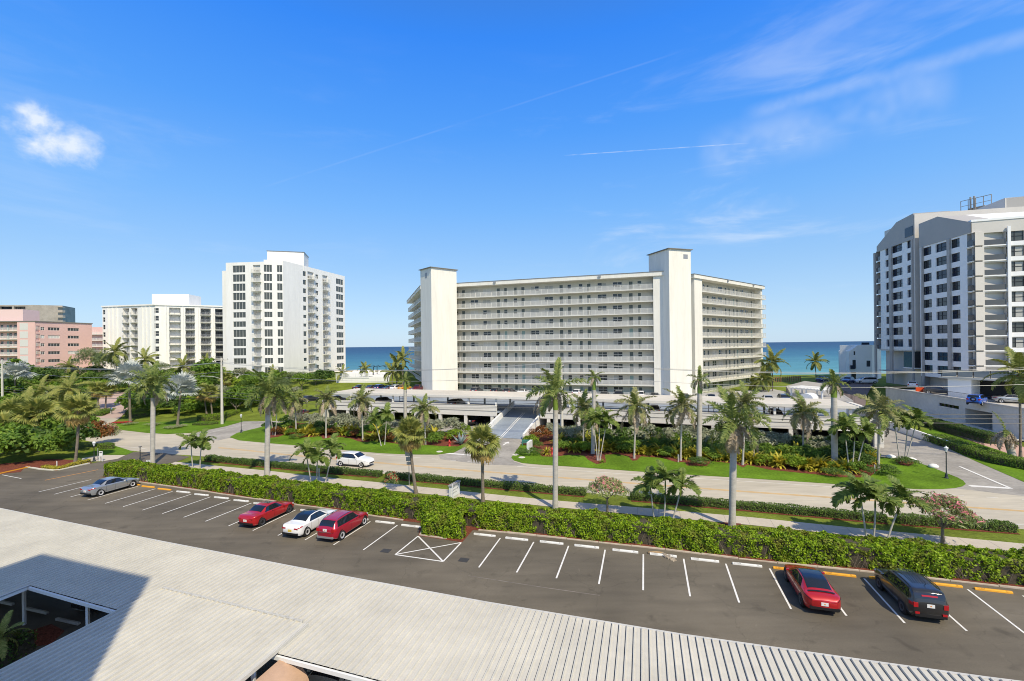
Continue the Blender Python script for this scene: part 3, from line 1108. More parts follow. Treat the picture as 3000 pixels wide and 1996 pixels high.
def walkway_front(fac, u_lo, u_hi, slots, par, ext_l, ext_r, seed, setback=1.8):
    rd = random.Random(seed)
    holes, items = [], []
    for k in range(10):
        z = LV[k]
        for px, kind in slots:
            u = fac.u(px, -setback)
            t = kind
            if t == 'x':
                t = rd.choice('ddsw')
            if t == 'D' or t == 'd':
                if k == 0 and rd.random() < .2:
                    continue
                w, h, zb = (0.92 if t == 'D' else 0.8), 2.08, 0.03
                me = door_mesh(w, h, rd.random() < .15)
                nm = 'door'
            elif t == 'W':
                w, h, zb = 2.1, 1.2, .9
                pn = rd.choice(['d', 'd', 'd', 'g', 'ds', 'sd', 's', 'p', 'gd'])
                me = window_mesh(w, h, 2, 2, .07, pn)
                nm = 'window'
            else:
                w, h, zb = 0.9, 1.2, .9
                me = window_mesh(w, h, 1, 2, .07, rd.choice('ddgsg'))
                nm = 'window'
            if u - w / 2 < u_lo or u + w / 2 > u_hi:
                continue
            holes.append((u - w / 2, u + w / 2, z + zb, z + zb + h))
            items.append((me, nm, u, z + zb))
    mb = MB()
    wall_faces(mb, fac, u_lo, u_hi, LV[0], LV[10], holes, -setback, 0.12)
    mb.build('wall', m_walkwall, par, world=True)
    for me, nm, u, z in items:
        put(fac, par, me, nm, u, -setback - 0.02, z)
    for k in range(1, 10):
        mb = MB()
        fac.box(mb, u_lo - ext_l, u_hi + ext_r, -setback + .003, 0.06, LV[k] - 0.22, LV[k])
        fl = mb.build('floor_slab', m_rail, par, world=True)
    for k in range(0, 10):
        mb = MB()
        rail_run(mb, fac, u_lo - ext_l + .1, u_hi + ext_r - .1, -0.04, LV[k])
        mb.build('railing', m_rail, par, world=True)


Z2 = lambda x: 1000 + x / 2.357
SLOTS_F = [(Z2(x), k) for x, k in ((800, 'x'), (847, 'D'), (922, 'W'), (1008, 'W'), (1088, 'D'), (1138, 'x'), (1206, 'x'), (1258, 'D'), (1340, 'W'), (1437, 'W'), (1522, 'D'), (1578, 'x'),
            (1657, 'x'), (1713, 'D'), (1804, 'W'), (1910, 'W'), (2003, 'D'), (2063, 'x'))]
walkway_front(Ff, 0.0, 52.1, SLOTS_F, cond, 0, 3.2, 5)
SLOTS_R = [(px, k) for px, k in ((2064, 's'), (2075.5, 'D'), (2093, 'W'), (2111.6, 'W'), (2127.5, 'D'), (2138, 'x'), (2151, 'x'), (2161, 'D'), (2175, 'W'), (2189, 'W'), (2203, 'D'), (2214, 'x'))]
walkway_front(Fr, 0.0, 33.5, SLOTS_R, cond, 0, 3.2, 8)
SLOTS_L = [(1204, 'D'), (1208, 'W'), (1213, 'D'), (1218, 'W'), (1224, 's'), (1230, 'D')]
walkway_front(Fl, 0.0, 39.0, SLOTS_L, cond, 2.0, 0, 9)


def poly_prism(fac, pts, z0, z1):
    return [fac.p(u, n) for u, n in pts]


mb = MB()
Ff.box(mb, 0.0, 55, -14, -2.1, LV[0], LV[10])
Fr.box(mb, 0.0, 33.5, -13, -2.1, LV[0], LV[10] - .002)
Fl.box(mb, 0.0, 40, -13, -2.1, LV[0], LV[10] - .004)
mb.build('core', m_cream, cond, world=True)
for f, u0, u1, a, b in ((Ff, -3.0, 57, 31.15, .55), (Fr, -4.2, 35.0, 31.12, .45), (Fl, -2.2, 41, 31.09, .45)):
    mb = MB()
    f.box(mb, u0, u1, -14.2, b, LV[10], a)
    r = mb.build('roof', m_cream, cond, world=True)
    mb = MB()
    f.box(mb, u0 - .12, u1 + .12, -14.3, b + .10, a, a + .10)
    e = mb.build('roof_edge', m_roofedge, r)
    for uu in ((14, 40) if f is Ff else (12, 27)):
        mb = MB()
        f.box(mb, uu, uu + .6, b + .005, b + .25, LV[10] + .35, LV[10] + .8)
        mb.build('flood_light', m_greym, cond, world=True)
# piers
mb = MB()
Ff.box(mb, -2.3, -0.02, -2.4, 0.12, LV[0], LV[10] - .003)
mb.build('pier', m_cream, cond, world=True)
mb = MB()
Ff.box(mb, 52.2, 54.9, -1.2, 0.12, LV[0], LV[10] - .003)
mb.build('pier', m_cream, cond, world=True)
mb = MB()
Fr.box(mb, -3.6, -0.02, -3.0, 0.10, LV[0], LV[10] - .003)
mb.build('pier', m_cream, cond, world=True)
mb = MB()
Fr.box(mb, 33.52, 34.6, -6.0, -0.10, LV[0], LV[10] - .003)
mb.build('pier', m_cream, cond, world=True)
# towers
for P0, a, la, lb, zt in (((-19.7, 112.0), (0.766, 0.643), 7.4, 5.4, 34.4), ((34.7, 100.0), (0.95, 0.312), 5.8, 7.4, 35.8)):
    aU = Vector((a[0], a[1], 0)).normalized()
    bU = Vector((-aU.y, aU.x, 0))
    mb = MB().obox(P0, aU, bU, 0, la, 0, lb, 0.5, zt)
    tw = mb.build('lift_tower', m_cream, cond, world=True)
    mb = MB().obox(P0, aU, bU, -.35, la + .35, -.35, lb + .35, zt, zt + .16)
    c = mb.build('tower_cap', m_roofedge, tw)
    mb = MB()
    tl = Fac(Vector((*P0, 0)) + bU * lb, P0)
    tl.box(mb, lb * .45, lb * .62, .005, .03, zt - 2.3, zt - 1.0)
    if P0[0] > 0:
        tf = Fac(P0, Vector((*P0, 0)) + aU * la)
        mb = MB()
        tf.box(mb, la * .66, la * .86, .005, .03, zt - 2.0, zt - 1.0)
    v = mb.build('vent', m_greym, tw)
# doors at the left end of each walkway (dark stair doors)
for k in range(10):
    me = door_mesh(0.9, 2.05)
    mb = MB()
    Ff.box(mb, 0.02, 2.2, -2.0, -1.79, LV[k] + .02, LV[k] + 2.25)
    mb.build('stair_recess', m_tan, cond, world=True)

# ---------------------------------------------------------------- white twelve-storey tower to the left
tower = thing('apartment_tower', 'tall white twelve storey tower with wide dark windows and penthouse on the roof', 'building', (-75, 150, 5.5))
A = Fac((-88.4, 141.0), (-76.0, 139.8))
C = Fac((-76.0, 139.8), (-70.8, 141.2))
B = Fac((-70.8, 141.2), (-63.8, 174.3))
ZW = lambda x: 640 + x * 0.4464
TROW = [39.6 - 2.85 * k for k in range(12)]


def tower_face(fac, wins, balcs, par, z0, z1, pane):
    holes, items = [], []
    rd = random.Random(3)
    for k, zc in enumerate(TROW):
        for (x, w, h, cols, rows) in wins:
            hh = h if (k not in (5, 6, 10, 11) or h < 1.6) else h - .55
            u = fac.u(ZW(x))
            holes.append((u - w / 2, u + w / 2, zc - hh / 2, zc + hh / 2))
            items.append((window_mesh(w, hh, cols, rows, .07, pane), 'window', u, zc - hh / 2))
        for (xa, xb) in balcs:
            ua, ub = fac.u(ZW(xa)), fac.u(ZW(xb))
            holes.append((ua, ub, zc - 1.35, zc + 1.1, 1.5))
    mb = MB()
    wall_faces(mb, fac, 0, fac.L, z0, z1, holes, 0, .16)
    mb.build('wall', m_white, par, world=True)
    for me, nm, u, z in items:
        put(fac, par, me, nm, u, -0.10, z)
    for k, zc in enumerate(TROW):
        for (xa, xb) in balcs:
            ua, ub = fac.u(ZW(xa)), fac.u(ZW(xb))
            if k == 0:
                mb = MB()
                fac.box(mb, ua + .05, ub - .05, -.5, -.42, zc - .4, zc + 1.1)
                mb.build('shutter', m_blind2, par, world=True)
            put(fac, par, window_mesh(1.0, 2.0, 1, 1, .08, 'd'), 'balcony_door', ua + .9, -1.46, zc - 1.3)
            mb = MB()
            fac.box(mb, ua - .05, ub + .35, 0.004, .9, zc - 1.5, zc - 1.35)
            rail_run(mb, fac, ua, ub + .3, .82, zc - 1.35, 1.05, 1.3)
            mb.build('balcony', m_rail, par, world=True)


tower_face(A, [(140, 4.1, 2.25, 4, 1)], [(232, 280)], tower, 5.0, 41.6, 'g')
tower_face(C, [(330, 2.25, 2.25, 3, 1), (407, 1.5, 2.2, 2, 1)], [], tower, 5.0, 42.2, 'g')
tower_face(B, [(570, 1.6, 1.6, 1, 1), (651, 1.5, 1.4, 1, 2), (800, 4.6, 2.0, 3, 1)], [(590, 631), (688, 722)], tower, 5.0, 42.2, 'g')
mb = MB().prism([A.p(0), A.p(A.L), C.p(C.L), B.p(B.L), B.p(B.L, -17), A.p(0, -30)], 5.0, 41.6)
mb.v = [(x, y, z) if z > 20 else (x, y, z) for x, y, z in mb.v]
pts = [A.p(0.3, -.3), A.p(A.L, -.3), C.p(C.L, -.3), B.p(B.L - .3, -.3), B.p(B.L, -17), A.p(0, -30)]
MB().prism([A.p(0.3, -1.8), A.p(A.L, -1.9), C.p(C.L - .6, -1.9), B.p(B.L - .3, -1.9), B.p(B.L, -17), A.p(0.3, -30)], 5.0, 40.4).build('core', m_white, tower, world=True)
MB().prism([A.p(0.02, -.02), A.p(A.L, -.02), C.p(C.L - .03, -.04), B.p(B.L - .02, -.02), B.p(B.L, -17), A.p(0.02, -30)], 40.6, 41.5).build('roof', m_roof_w, tower, world=True)
MB().obox(A.p(0), A.U, A.N, -3.2, -.01, -14, -2.5, 5.0, 39.6).build('side_bay', m_white, tower, world=True)
sb = Fac(A.p(-3.2, -2.5), A.p(-.01, -2.5))
for k in range(12):
    put(sb, tower, window_mesh(.9, 1.6, 1, 1, .06, 'g'), 'window', 1.3, .02, 39.6 - 1.9 - 2.85 * k)
pa = D(ZW(320), 750, 148)
mb = MB().obox((pa.x, pa.y), C.U, -C.N, 0, 11, 0, 9, 40.5, 46.6)
mb.build('penthouse', m_white, tower, world=True)
mb = MB().obox((pa.x, pa.y), C.U, -C.N, -.15, 11.15, -.15, 9.15, 46.6, 46.75)
mb.build('penthouse_edge', m_roofedge, tower, world=True)
mb = MB()
q = Fac(B.p(9, -3), B.p(14, -3))
for u in (0, 1.6, 3.2, 4.8):
    q.box(mb, u - .05, u + .05, -.05, .05, 42.0, 45.3)
q.box(mb, 0, 4.8, -.05, .05, 45.3, 45.4)
q.box(mb, 0, 4.8, -.05, .05, 44.2, 44.28)
mb.build('roof_railing', m_greym, tower, world=True)

# ---------------------------------------------------------------- second white block with ribs and balconies
ribs = thing('apartment_block', 'white eight storey block with ribbed walls and dark balcony bays', 'building', (-130, 172, 4))
W1 = Fac((-154.7, 172.0), (-130.7, 167.0))
W2 = Fac((-130.7, 167.0), (-111.0, 178.0))
ZV = lambda x: x * 0.5048


def bal_face(fac, bays, wcols, par, z1, n_floor, fh, mat, dark, ribx=(), rmat=None):
    holes, items = [], []
    for k in range(n_floor):
        zc = z1 - 1.9 - fh * k
        for xa, xb in bays:
            holes.append((fac.u(ZV(xa)), fac.u(ZV(xb)), zc - 1.25, zc + 1.2, 1.6))
        for x, w, h, c, r in wcols:
            u = fac.u(ZV(x))
            holes.append((u - w / 2, u + w / 2, zc - h / 2, zc + h / 2))
            items.append((window_mesh(w, h, c, r, .07, 'd', 'w'), u, zc - h / 2))
    mb = MB()
    wall_faces(mb, fac, 0, fac.L, 1.5, z1, holes, 0, .15)
    mb.build('wall', mat, par, world=True)
    for me, u, z in items:
        put(fac, par, me, 'window', u, -.09, z)
    for k in range(n_floor):
        zc = z1 - 1.9 - fh * k
        for xa, xb in bays:
            ua, ub = fac.u(ZV(xa)), fac.u(ZV(xb))
            w = (ub - ua) * dark
            put(fac, par, window_mesh(w, 2.2, 3, 1, .08, 'd', 'k'), 'glass_door', ua + w / 2 + .1, -1.55, zc - 1.22)
            mb = MB()
            fac.box(mb, ua - .08, ub + .08, .004, .35, zc - 1.42, zc - 1.25)
            rail_run(mb, fac, ua, ub, .25, zc - 1.25, 1.0, 2.0, .16, .04)
            mb.m = [0] * 6 + [1] * (len(mb.m) - 6)
            mb.build('balcony', [m_rail, rmat or m_rail], par, world=True)
    for x in ribx:
        mb = MB()
        u = fac.u(ZV(x))
        fac.box(mb, u - .18, u + .18, .004, .35, 1.5, z1 - .4)
        mb.build('rib', mat, par, world=True)


bal_face(W1, [(714, 752), (762, 800)], [(606, 1.1, 1.7, 1, 2)], ribs, 31.2, 9, 2.82, m_white, .6, (632, 655, 680, 828, 850, 874))
bal_face(W2, [(984, 1050), (1078, 1132), (1166, 1226), (1250, 1304)], [(911, 1.3, 1.8, 1, 2)], ribs, 31.2, 9, 2.82, m_white, .82, (965, 1064, 1150, 1238), m_greym)
MB().prism([W1.p(.02, -1.9), W1.p(W1.L, -1.9), W2.p(W2.L, -1.9), W2.p(W2.L, -16), W1.p(.02, -22)], 1.5, 30.4).build('core', m_white, ribs, world=True)
rf = MB().prism([W1.p(-.3, .3), W1.p(W1.L, .4), W2.p(W2.L + .3, .3), W2.p(W2.L, -16), W1.p(-.3, -22)], 31.2, 31.7).build('roof', m_white, ribs, world=True)
ph = Fac(D(ZV(882), 870, 174), D(ZV(1097), 870, 176))
mb = MB()
ph.box(mb, 0, ph.L, -9, 0, 31.7, 36.2)
mb.build('penthouse', m_white, ribs, world=True)

# ---------------------------------------------------------------- pink building at the far left
pink = thing('apartment_block', 'pink stucco apartment block with white walkway rails and shuttered stair window', 'building', (-168, 160, 4))
P1 = Fac((-186.0, 150.5), (-160.0, 152.8))
P2 = Fac((-160.0, 152.8), (-156.9, 170.0))
P3 = Fac((-192.0, 203.0), (-182.4, 203.5))
holes, items = [], []
for k in range(7):
    zc = 24.8 - 2.3 - 2.75 * k
    for x, w in ((249, 1.0), (314, 3.5), (427, 3.6)):
        u = P2.u(ZV(x))
        holes.append((u - w / 2, u + w / 2, zc - .5, zc + .55))
        items.append((window_mesh(w, 1.05, 2 if w < 2 else 4, 2 if w < 2 else 1, .08, 'd' if (k + int(x)) % 5 else 'p'), u, zc - .5))
    holes.append((P2.u(ZV(210)), P2.u(ZV(233)), zc - 1.2, zc + 1.0, 1.5))
mb = MB()
wall_faces(mb, P2, 0, P2.L, 1.5, 24.8, holes, 0, .14)
mb.build('wall', m_pink, pink, world=True)
for me, u, z in items:
    put(P2, pink, me, 'window', u, -.08, z)
holes, items = [], []
for k in range(7):
    zf = 24.8 - 2.95 - 2.75 * k
    for x in (12, 47, 62, 90):
        u = P1.u(ZV(x), -1.7)
        if u < .5:
            continue
        d = x in (47,)
        w, h, zb = (0.9, 2.0, .05) if d else (.9, 1.0, 1.0)
        holes.append((u - w / 2, u + w / 2, zf + zb, zf + zb + h))
        items.append((door_mesh(w, h, True) if d else window_mesh(w, h, 1, 2, .07, 'd'), 'door' if d else 'window', u, zf + zb))
mb = MB()
wall_faces(mb, P1, 0, P1.L, 1.5, 24.8, holes, -1.7, .14)
mb.build('wall', m_pink, pink, world=True)
for me, nm, u, z in items:
    put(P1, pink, me, nm, u, -1.78, z)
for k in range(7):
    zf = 24.8 - 2.95 - 2.75 * k
    mb = MB()
    u1 = P1.u(ZV(102))
    P1.box(mb, 0, u1, -1.69, .05, zf - .2, zf)
    rail_run(mb, P1, 0, u1, 0, zf, 1.05, 1.5)
    mb.build('railing', m_rail, pink, world=True)
    mb = MB()
    ua, ub = P1.u(ZV(118)), P1.u(ZV(166))
    P1.box(mb, ua, ub, .156, .19, zf + .2, zf + 2.45)
    mb.build('shutter', m_blind2, pink, world=True)
    mb = MB()
    ua, ub = P2.u(ZV(209)), P2.u(ZV(234))
    rail_run(mb, P2, ua, ub, .05, zf + .3, 1.0, 1.5)
    mb.build('balcony_rail', m_rail, pink, world=True)
    mb = MB()
    P3.box(mb, 0.3, P3.L - .2, -1.69, .05, zf - .2 + .3, zf + .3)
    rail_run(mb, P3, 0.3, P3.L - .2, 0, zf + .3, 1.05, 1.5)
    mb.build('railing', m_rail, pink, world=True)
    put(P3, pink, window_mesh(3.4, 1.6, 4, 1, .1, 'd'), 'window', 3.6, -1.68, zf + .7)
mb = MB()
P1.box(mb, P1.u(ZV(103)), P1.L - .01, -1.5, .15, 1.5, 24.8)
mb.build('stair_wall', m_pink, pink, world=True)
mb = MB()
P3.box(mb, -9, P3.L + 2.2, -9, -1.7, 1.5, 25.4)
P3.box(mb, P3.L, P3.L + 2.2, -1.7, .1, 1.5, 25.39)
mb.build('rear_wing', m_pink, pink, world=True)
mb = MB()
P1.box(mb, 0, P1.L - 1.9, -14, -2.1, 1.5, 24.7)
mb.build('core', m_pink, pink, world=True)
MB().prism([P1.p(0, .3), P1.p(P1.L + .2, .3), P2.p(P2.L + .2, .2), P2.p(P2.L, -12), P1.p(0, -12)], 24.8, 25.1).build('roof', m_roofedge, pink, world=True)
mb = MB()
P1.box(mb, 6, P1.u(ZV(84)), -9, -3, 25.1, 29.2)
mb.build('penthouse', m_pinkl, pink, world=True)

brown = thing('apartment_block', 'weathered tan building with blue windows behind the pink block', 'building', (-280, 262, 4))
N1 = Fac((-300.0, 256.0), (-274.5, 260.0))
N2 = Fac((-274.5, 260.0), (-262.5, 266.0))
mb = MB()
wall_faces(mb, N1, 0, N1.L, 3, 41.2, [(N1.u(ZV(a), 0), N1.u(ZV(b), 0), z, z + 2.3, 1.2) for a, b in ((2, 72), (83, 150)) for z in (38.1 - 3.0 * k for k in range(11))], 0, .2)
N2.box(mb, 0.01, N2.L, -18, 0, 3, 41.3)
N1.box(mb, 0, N1.L - .02, -18, -1.4, 3, 41.0)
mb.build('wall', m_tan, brown, world=True)
for k in range(11):
    for a, b in ((2, 72), (83, 150)):
        ua, ub = N1.u(ZV(a)), N1.u(ZV(b))
        put(N1, brown, window_mesh(ub - ua - .2, 2.1, 5, 1, .12, 'b', 'k'), 'window', (ua + ub) / 2, -1.15, 38.15 - 3 * k)
        mb = MB()
        rail_run(mb, N1, ua, ub, .1, 38.1 - 3 * k - .2, 1.0, 2.2, .2, .06)
        mb.build('balcony_rail', m_tan, brown, world=True)
for k in range(5):
    ue = N2.L - .4
    mb = MB()
    N2.box(mb, ue - 1.6, ue + 2.0, .01, 1.3, 40.4 - 3 * k - .2, 40.4 - 3 * k)
    rail_run(mb, N2, ue - 1.5, ue + 1.9, 1.2, 40.4 - 3 * k - 3, 1.0, 1.2)
    mb.build('balcony', m_tan, brown, world=True)

# ---------------------------------------------------------------- grey and white tower on the right
rt = thing('apartment_tower', 'white and grey tower with black framed windows at the right edge', 'building', (95, 102, 4.5))
R1 = Fac((97.0, 120.5), (93.15, 105.1))          # far half of the side facing left
R2 = Fac((92.6, 103.1), (89.95, 88.8))           # near half
RF = Fac((89.95, 88.8), (112.0, 80.8))           # face towards the lot
ZR = lambda x: 2540 + x * 0.1952
RROW = [37.7 - 2.9 * k for k in range(11)]
hs, its = [], []
for k in range(9):
    zc = RROW[k]
    for x, w, cols in ((335, 2.6, 2), (465, 4.4, 3), (660, 2.3, 2)):
        u = R1.u(ZR(x))
        hs.append((u - w / 2, u + w / 2, zc - .95, zc + .85))
        its.append((window_mesh(w, 1.8, cols, 2, .12, 'b', 'k'), u, zc - .95))
    hs.append((R1.u(ZR(152)), R1.u(ZR(214)), zc - 1.55, zc + 1.05, 1.6, 1))
mb = MB()
wall_faces(mb, R1, 0, R1.L, 12.8, 38.5, hs, 0, .3)
o = mb.build('wall', [m_whiteb, m_grey], rt, world=True)
for me, u, z in its:
    put(R1, rt, me, 'window', u, -.24, z)
mb = MB()                                         # grey gable band
u_a, u_b = R1.u(2631.7), R1.L
mb.prism([R1.p(0, -7), R1.p(R1.L, -7), R1.p(R1.L, .12), R1.p(0, .12)], 38.5, 40.0)
n0 = len(mb.v)
for n_, base in ((.12, 0), (-7, 1)):
    mb.add([R1.p(0, n_, 40.0), R1.p(u_b, n_, 40.0), R1.p(u_b, n_, 44.4), R1.p(u_a, n_, 44.1)], [(0, 1, 2, 3)] if base == 0 else [(3, 2, 1, 0)])
mb.quad(R1.p(0, .12, 40), R1.p(u_a, .12, 44.1), R1.p(u_a, -7, 44.1), R1.p(0, -7, 40))
mb.quad(R1.p(u_a, .12, 44.1), R1.p(u_b, .12, 44.4), R1.p(u_b, -7, 44.4), R1.p(u_a, -7, 44.1))
mb.quad(R1.p(u_b, .12, 40), R1.p(u_b, -7, 40), R1.p(u_b, -7, 44.4), R1.p(u_b, .12, 44.4))
mb.build('gable', m_grey, rt, world=True)
mb = MB()                                         # body behind, beige return wall facing the lot
mb.obox(R1.P0, R1.U, R1.N, 0.01, R1.L - .01, -22, -1.7, 4.0, 43.9)
mb.obox(R1.P0, R1.U, R1.N, R1.L - .011, R1.L + .22, -22, -.01, 12.8, 44.2)
mb.build('core', m_beige, rt, world=True)
for x0, x1 in ((362, 398), (700, 718), (132, 152)):
    mb = MB()
    R1.box(mb, R1.u(ZR(x0)), R1.u(ZR(x1)), .004, .35, 4.4, 38.45)
    mb.build('pilaster', m_grey, rt, world=True)
for k in range(9):
    zc = RROW[k]
    mb = MB()
    ua, ub = R1.u(ZR(152)), R1.u(ZR(214))
    R1.box(mb, ua + .05, ub - .05, -.1, -.04, zc - 1.5, zc - .5)
    mb.build('balcony_rail', m_glassrail, rt, world=True)
mb = MB()
R1.box(mb, 0.2, R1.L, -8, -.05, 12.5, 12.79)
mb.build('soffit', m_beige, rt, world=True)
mb = MB()
R1.box(mb, 0.3, 5.5, -8, -5.5, 4.4, 12.5)
R1.box(mb, 6.2, R1.L, -9, -6.5, 4.4, 8.6)
mb.build('undercroft_wall', m_whiteb, rt, world=True)
mb = MB()
R1.box(mb, R1.u(ZR(552)), R1.u(ZR(725)), -3.5, .06, 8.7, 12.4)
mb.build('bay', m_glass_d, rt, world=True)
mb = MB()
R1.box(mb, R1.u(ZR(545)), R1.u(ZR(732)), -3.6, .16, 8.45, 8.69)
mb.build('bay_sill', m_whiteb, rt, world=True)
mb = MB()
R1.box(mb, 1.0, 9.5, -4.5, .5, 7.3, 7.5)
mb.build('entrance_canopy', m_grey, rt, world=True)
# terrace with blue glass in the gable
mb = MB()
R1.box(mb, R1.u(ZR(600)), R1.L - .1, .13, .2, 39.4, 41.6)
mb.build('terrace_glass', m_glass_b, rt, world=True)

hs, its = [], []
for k in range(1, 11):
    zc = RROW[k]
    for x, w, cols in ((910, 2.9, 2), (1150, 4.0, 3), (1340, 2.35, 2)):
        u = R2.u(ZR(x))
        hs.append((u - w / 2, u + w / 2, zc - .95, zc + .85))
        its.append((window_mesh(w, 1.8, cols, 2, .11, 'b' if (k * 7 + int(x)) % 3 else 'd', 'k'), u, zc - .95))
    hs.append((R2.u(ZR(1520)), R2.u(ZR(1640)), zc - 1.55, zc + 1.05, 1.5, 1))
mb = MB()
wall_faces(mb, R2, 0, R2.L, 7.0, 36.0, hs, 0, .3)
mb.build('wall', [m_whiteb, m_beige], rt, world=True)
for me, u, z in its:
    put(R2, rt, me, 'window', u, -.24, z)
for k in range(1, 11):
    zc = RROW[k]
    ua, ub = R2.u(ZR(1530)), R2.u(ZR(1618))
    mb = MB()
    R2.box(mb, ua, ub, .05, .10, zc - 1.4, zc - .4)
    mb.build('balcony_rail', m_glassrail, rt, world=True)
    mb = MB()
    R2.box(mb, ua - .2, ub + .1, .004, .25, zc - 1.7, zc - 1.55)
    mb.build('balcony_slab', m_whiteb, rt, world=True)
mb = MB()                                         # second gable
u_a, u_b = R2.u(2752.8), R2.L
z_l, z_p, z_r = 41.4, 41.5, 38.0
for n_, rev in ((.12, 0), (-5, 1)):
    f = [(0, 1, 2, 3, 4)]
    mb.add([R2.p(0, n_, 36.0), R2.p(u_b, n_, 36.0), R2.p(u_b, n_, z_r), R2.p(u_a, n_, z_p), R2.p(0, n_, z_l)], f if not rev else [tuple(reversed(f[0]))])
mb.quad(R2.p(0, .12, z_l), R2.p(u_a, .12, z_p), R2.p(u_a, -5, z_p), R2.p(0, -5, z_l))
mb.quad(R2.p(u_a, .12, z_p), R2.p(u_b, .12, z_r), R2.p(u_b, -5, z_r), R2.p(u_a, -5, z_p))
mb.quad(R2.p(0, .12, 36), R2.p(0, .12, z_l), R2.p(0, -5, z_l), R2.p(0, -5, 36))
mb.quad(R2.p(0, .12, 36), R2.p(0, -5, 36), R2.p(u_b, -5, 36), R2.p(u_b, .12, 36))
mb.build('gable', m_grey, rt, world=True)
mb = MB()                                         # white standing-seam roof
for i in range(16):
    a0, a1 = i / 16, (i + 1) / 16
    p = lambda t, n_: R2.p(u_a + (u_b - u_a) * t, n_, z_p + (z_r - z_p) * t + .02)
    mb.quad(p(0, -5 - 12 * a0), p(1, -5 - 12 * a0), p(1, -5 - 12 * a1), p(0, -5 - 12 * a1))
mb.build('sloping_roof', m_whiteb, rt, world=True)
for x0, x1, mt in ((1238, 1280, m_grey), (845, 868, m_grey)):
    mb = MB()
    R2.box(mb, R2.u(ZR(x0)), R2.u(ZR(x1)), .004, .35, 4.5, 35.95)
    mb.build('pilaster', mt, rt, world=True)
mb = MB()
R2.box(mb, .02, R2.L - .02, -20, -1.65, 4.3, 37.2)
mb.build('core', m_beige, rt, world=True)
mb = MB()                                         # return walls of the slot between the halves
R2.box(mb, -.02, .2, -4, -.02, 4.3, 41.2)
mb.build('slot_wall', m_grey, rt, world=True)
# face towards the lot
hs, its = [], []
ub0, ub1 = RF.u(ZR(1745)), RF.u(ZR(2102))
for k in range(11):
    zc = 34.45 - 2.9 * k
    hs.append((ub0, ub1, zc - 1.2, zc + 1.25, 2.6, 1))
    for u, w in ((RF.u(ZR(2240)), 2.6), (RF.u(ZR(2240)) + 4.6, 2.6)):
        hs.append((u - w / 2, u + w / 2, zc - .7, zc + 1.2))
        its.append((window_mesh(w, 1.9, 2, 2, .11, 'gs' if k % 3 else 'g', 'k'), u, zc - .7))
mb = MB()
wall_faces(mb, RF, 0, RF.L, 4.3, 38.0, hs, 0, .2)
mb.build('wall', [m_beige, m_beige], rt, world=True)
for me, u, z in its:
    put(RF, rt, me, 'window', u, -.16, z)
for k in range(11):
    zc = 34.45 - 2.9 * k
    put(RF, rt, window_mesh((ub1 - ub0) * .8, 2.25, 3, 1, .1, 'd', 'k'), 'glass_door', ub0 + (ub1 - ub0) * .42, -2.55, zc - 1.18)
    mb = MB()
    RF.box(mb, ub0 + .1, ub1 - .1, .06, .1, zc - 1.15, zc - .15)
    mb.build('balcony_rail', m_glassrail, rt, world=True)
    mb = MB()
    RF.box(mb, ub0 - .05, ub1 + .05, .004, .22, zc - 1.42, zc - 1.2)
    mb.build('balcony_slab', m_whiteb, rt, world=True)
    mb = MB()
    RF.box(mb, ub1 + .1, RF.L, .004, .16, zc - 1.55, zc - .75)
    mb.build('spandrel', m_whiteb, rt, world=True)
mb = MB()
RF.box(mb, ub1 + .08, ub1 + .55, .162, .4, 4.3, 36.6)
mb.build('pilaster', m_whiteb, rt, world=True)
mb = MB()
RF.box(mb, -.02, RF.L, -18, -2.7, 4.3, 37.9)
mb.build('core', m_beige, rt, world=True)
mb = MB()
RF.box(mb, -.1, RF.L * .5, -6, .12, 38.0, 38.4)
mb.build('roof_edge', m_whiteb, rt, world=True)
# penthouse storey behind
c0 = D(2944, 583, 104)
pq = Fac((c0.x + 9.5, c0.y + 24), (c0.x, c0.y))
pf = Fac((c0.x, c0.y), (c0.x + 22, c0.y - 6))
mb = MB()
pq.box(mb, 0, pq.L, -14, 0, 38, 47.3)
mb.build('penthouse', m_grey, rt, world=True)
mb = MB()
pf.box(mb, .01, pf.L, -14, .03, 38, 47.35)
mb.build('penthouse', m_beige, rt, world=True)
for u in (3.0, 7.0):
    put(pq, rt, window_mesh(2.2, 2.2, 2, 1, .12, 'd', 'k'), 'window', u, .04, 41.2)
mb = MB()
ra = D(2815, 605, 128)
rb = D(2905, 600, 122)
rr = Fac((ra.x, ra.y), (rb.x, rb.y))
for i in range(5):
    u = rr.L * i / 4
    rr.box(mb, u - .06, u + .06, -.06, .06, 48.5, 54.0)
rr.box(mb, 0, rr.L, -.05, .05, 53.9, 54.05)
rr.box(mb, 0, rr.L, -.05, .05, 52.4, 52.5)
rr.box(mb, rr.L * .2, rr.L * .75, -3, -.5, 47, 51.6)
rr.box(mb, rr.L * .42, rr.L * .47, -.3, .1, 50, 54.6)
rr.box(mb, rr.L * .30, rr.L * .34, -.3, .1, 50, 54.6)
mb.build('roof_equipment', m_tan, rt, world=True)
mb = MB()
rr.box(mb, -1, rr.L + 2, -6, .5, 40, 48.5)
mb.build('plant_room', m_beige, rt, world=True)

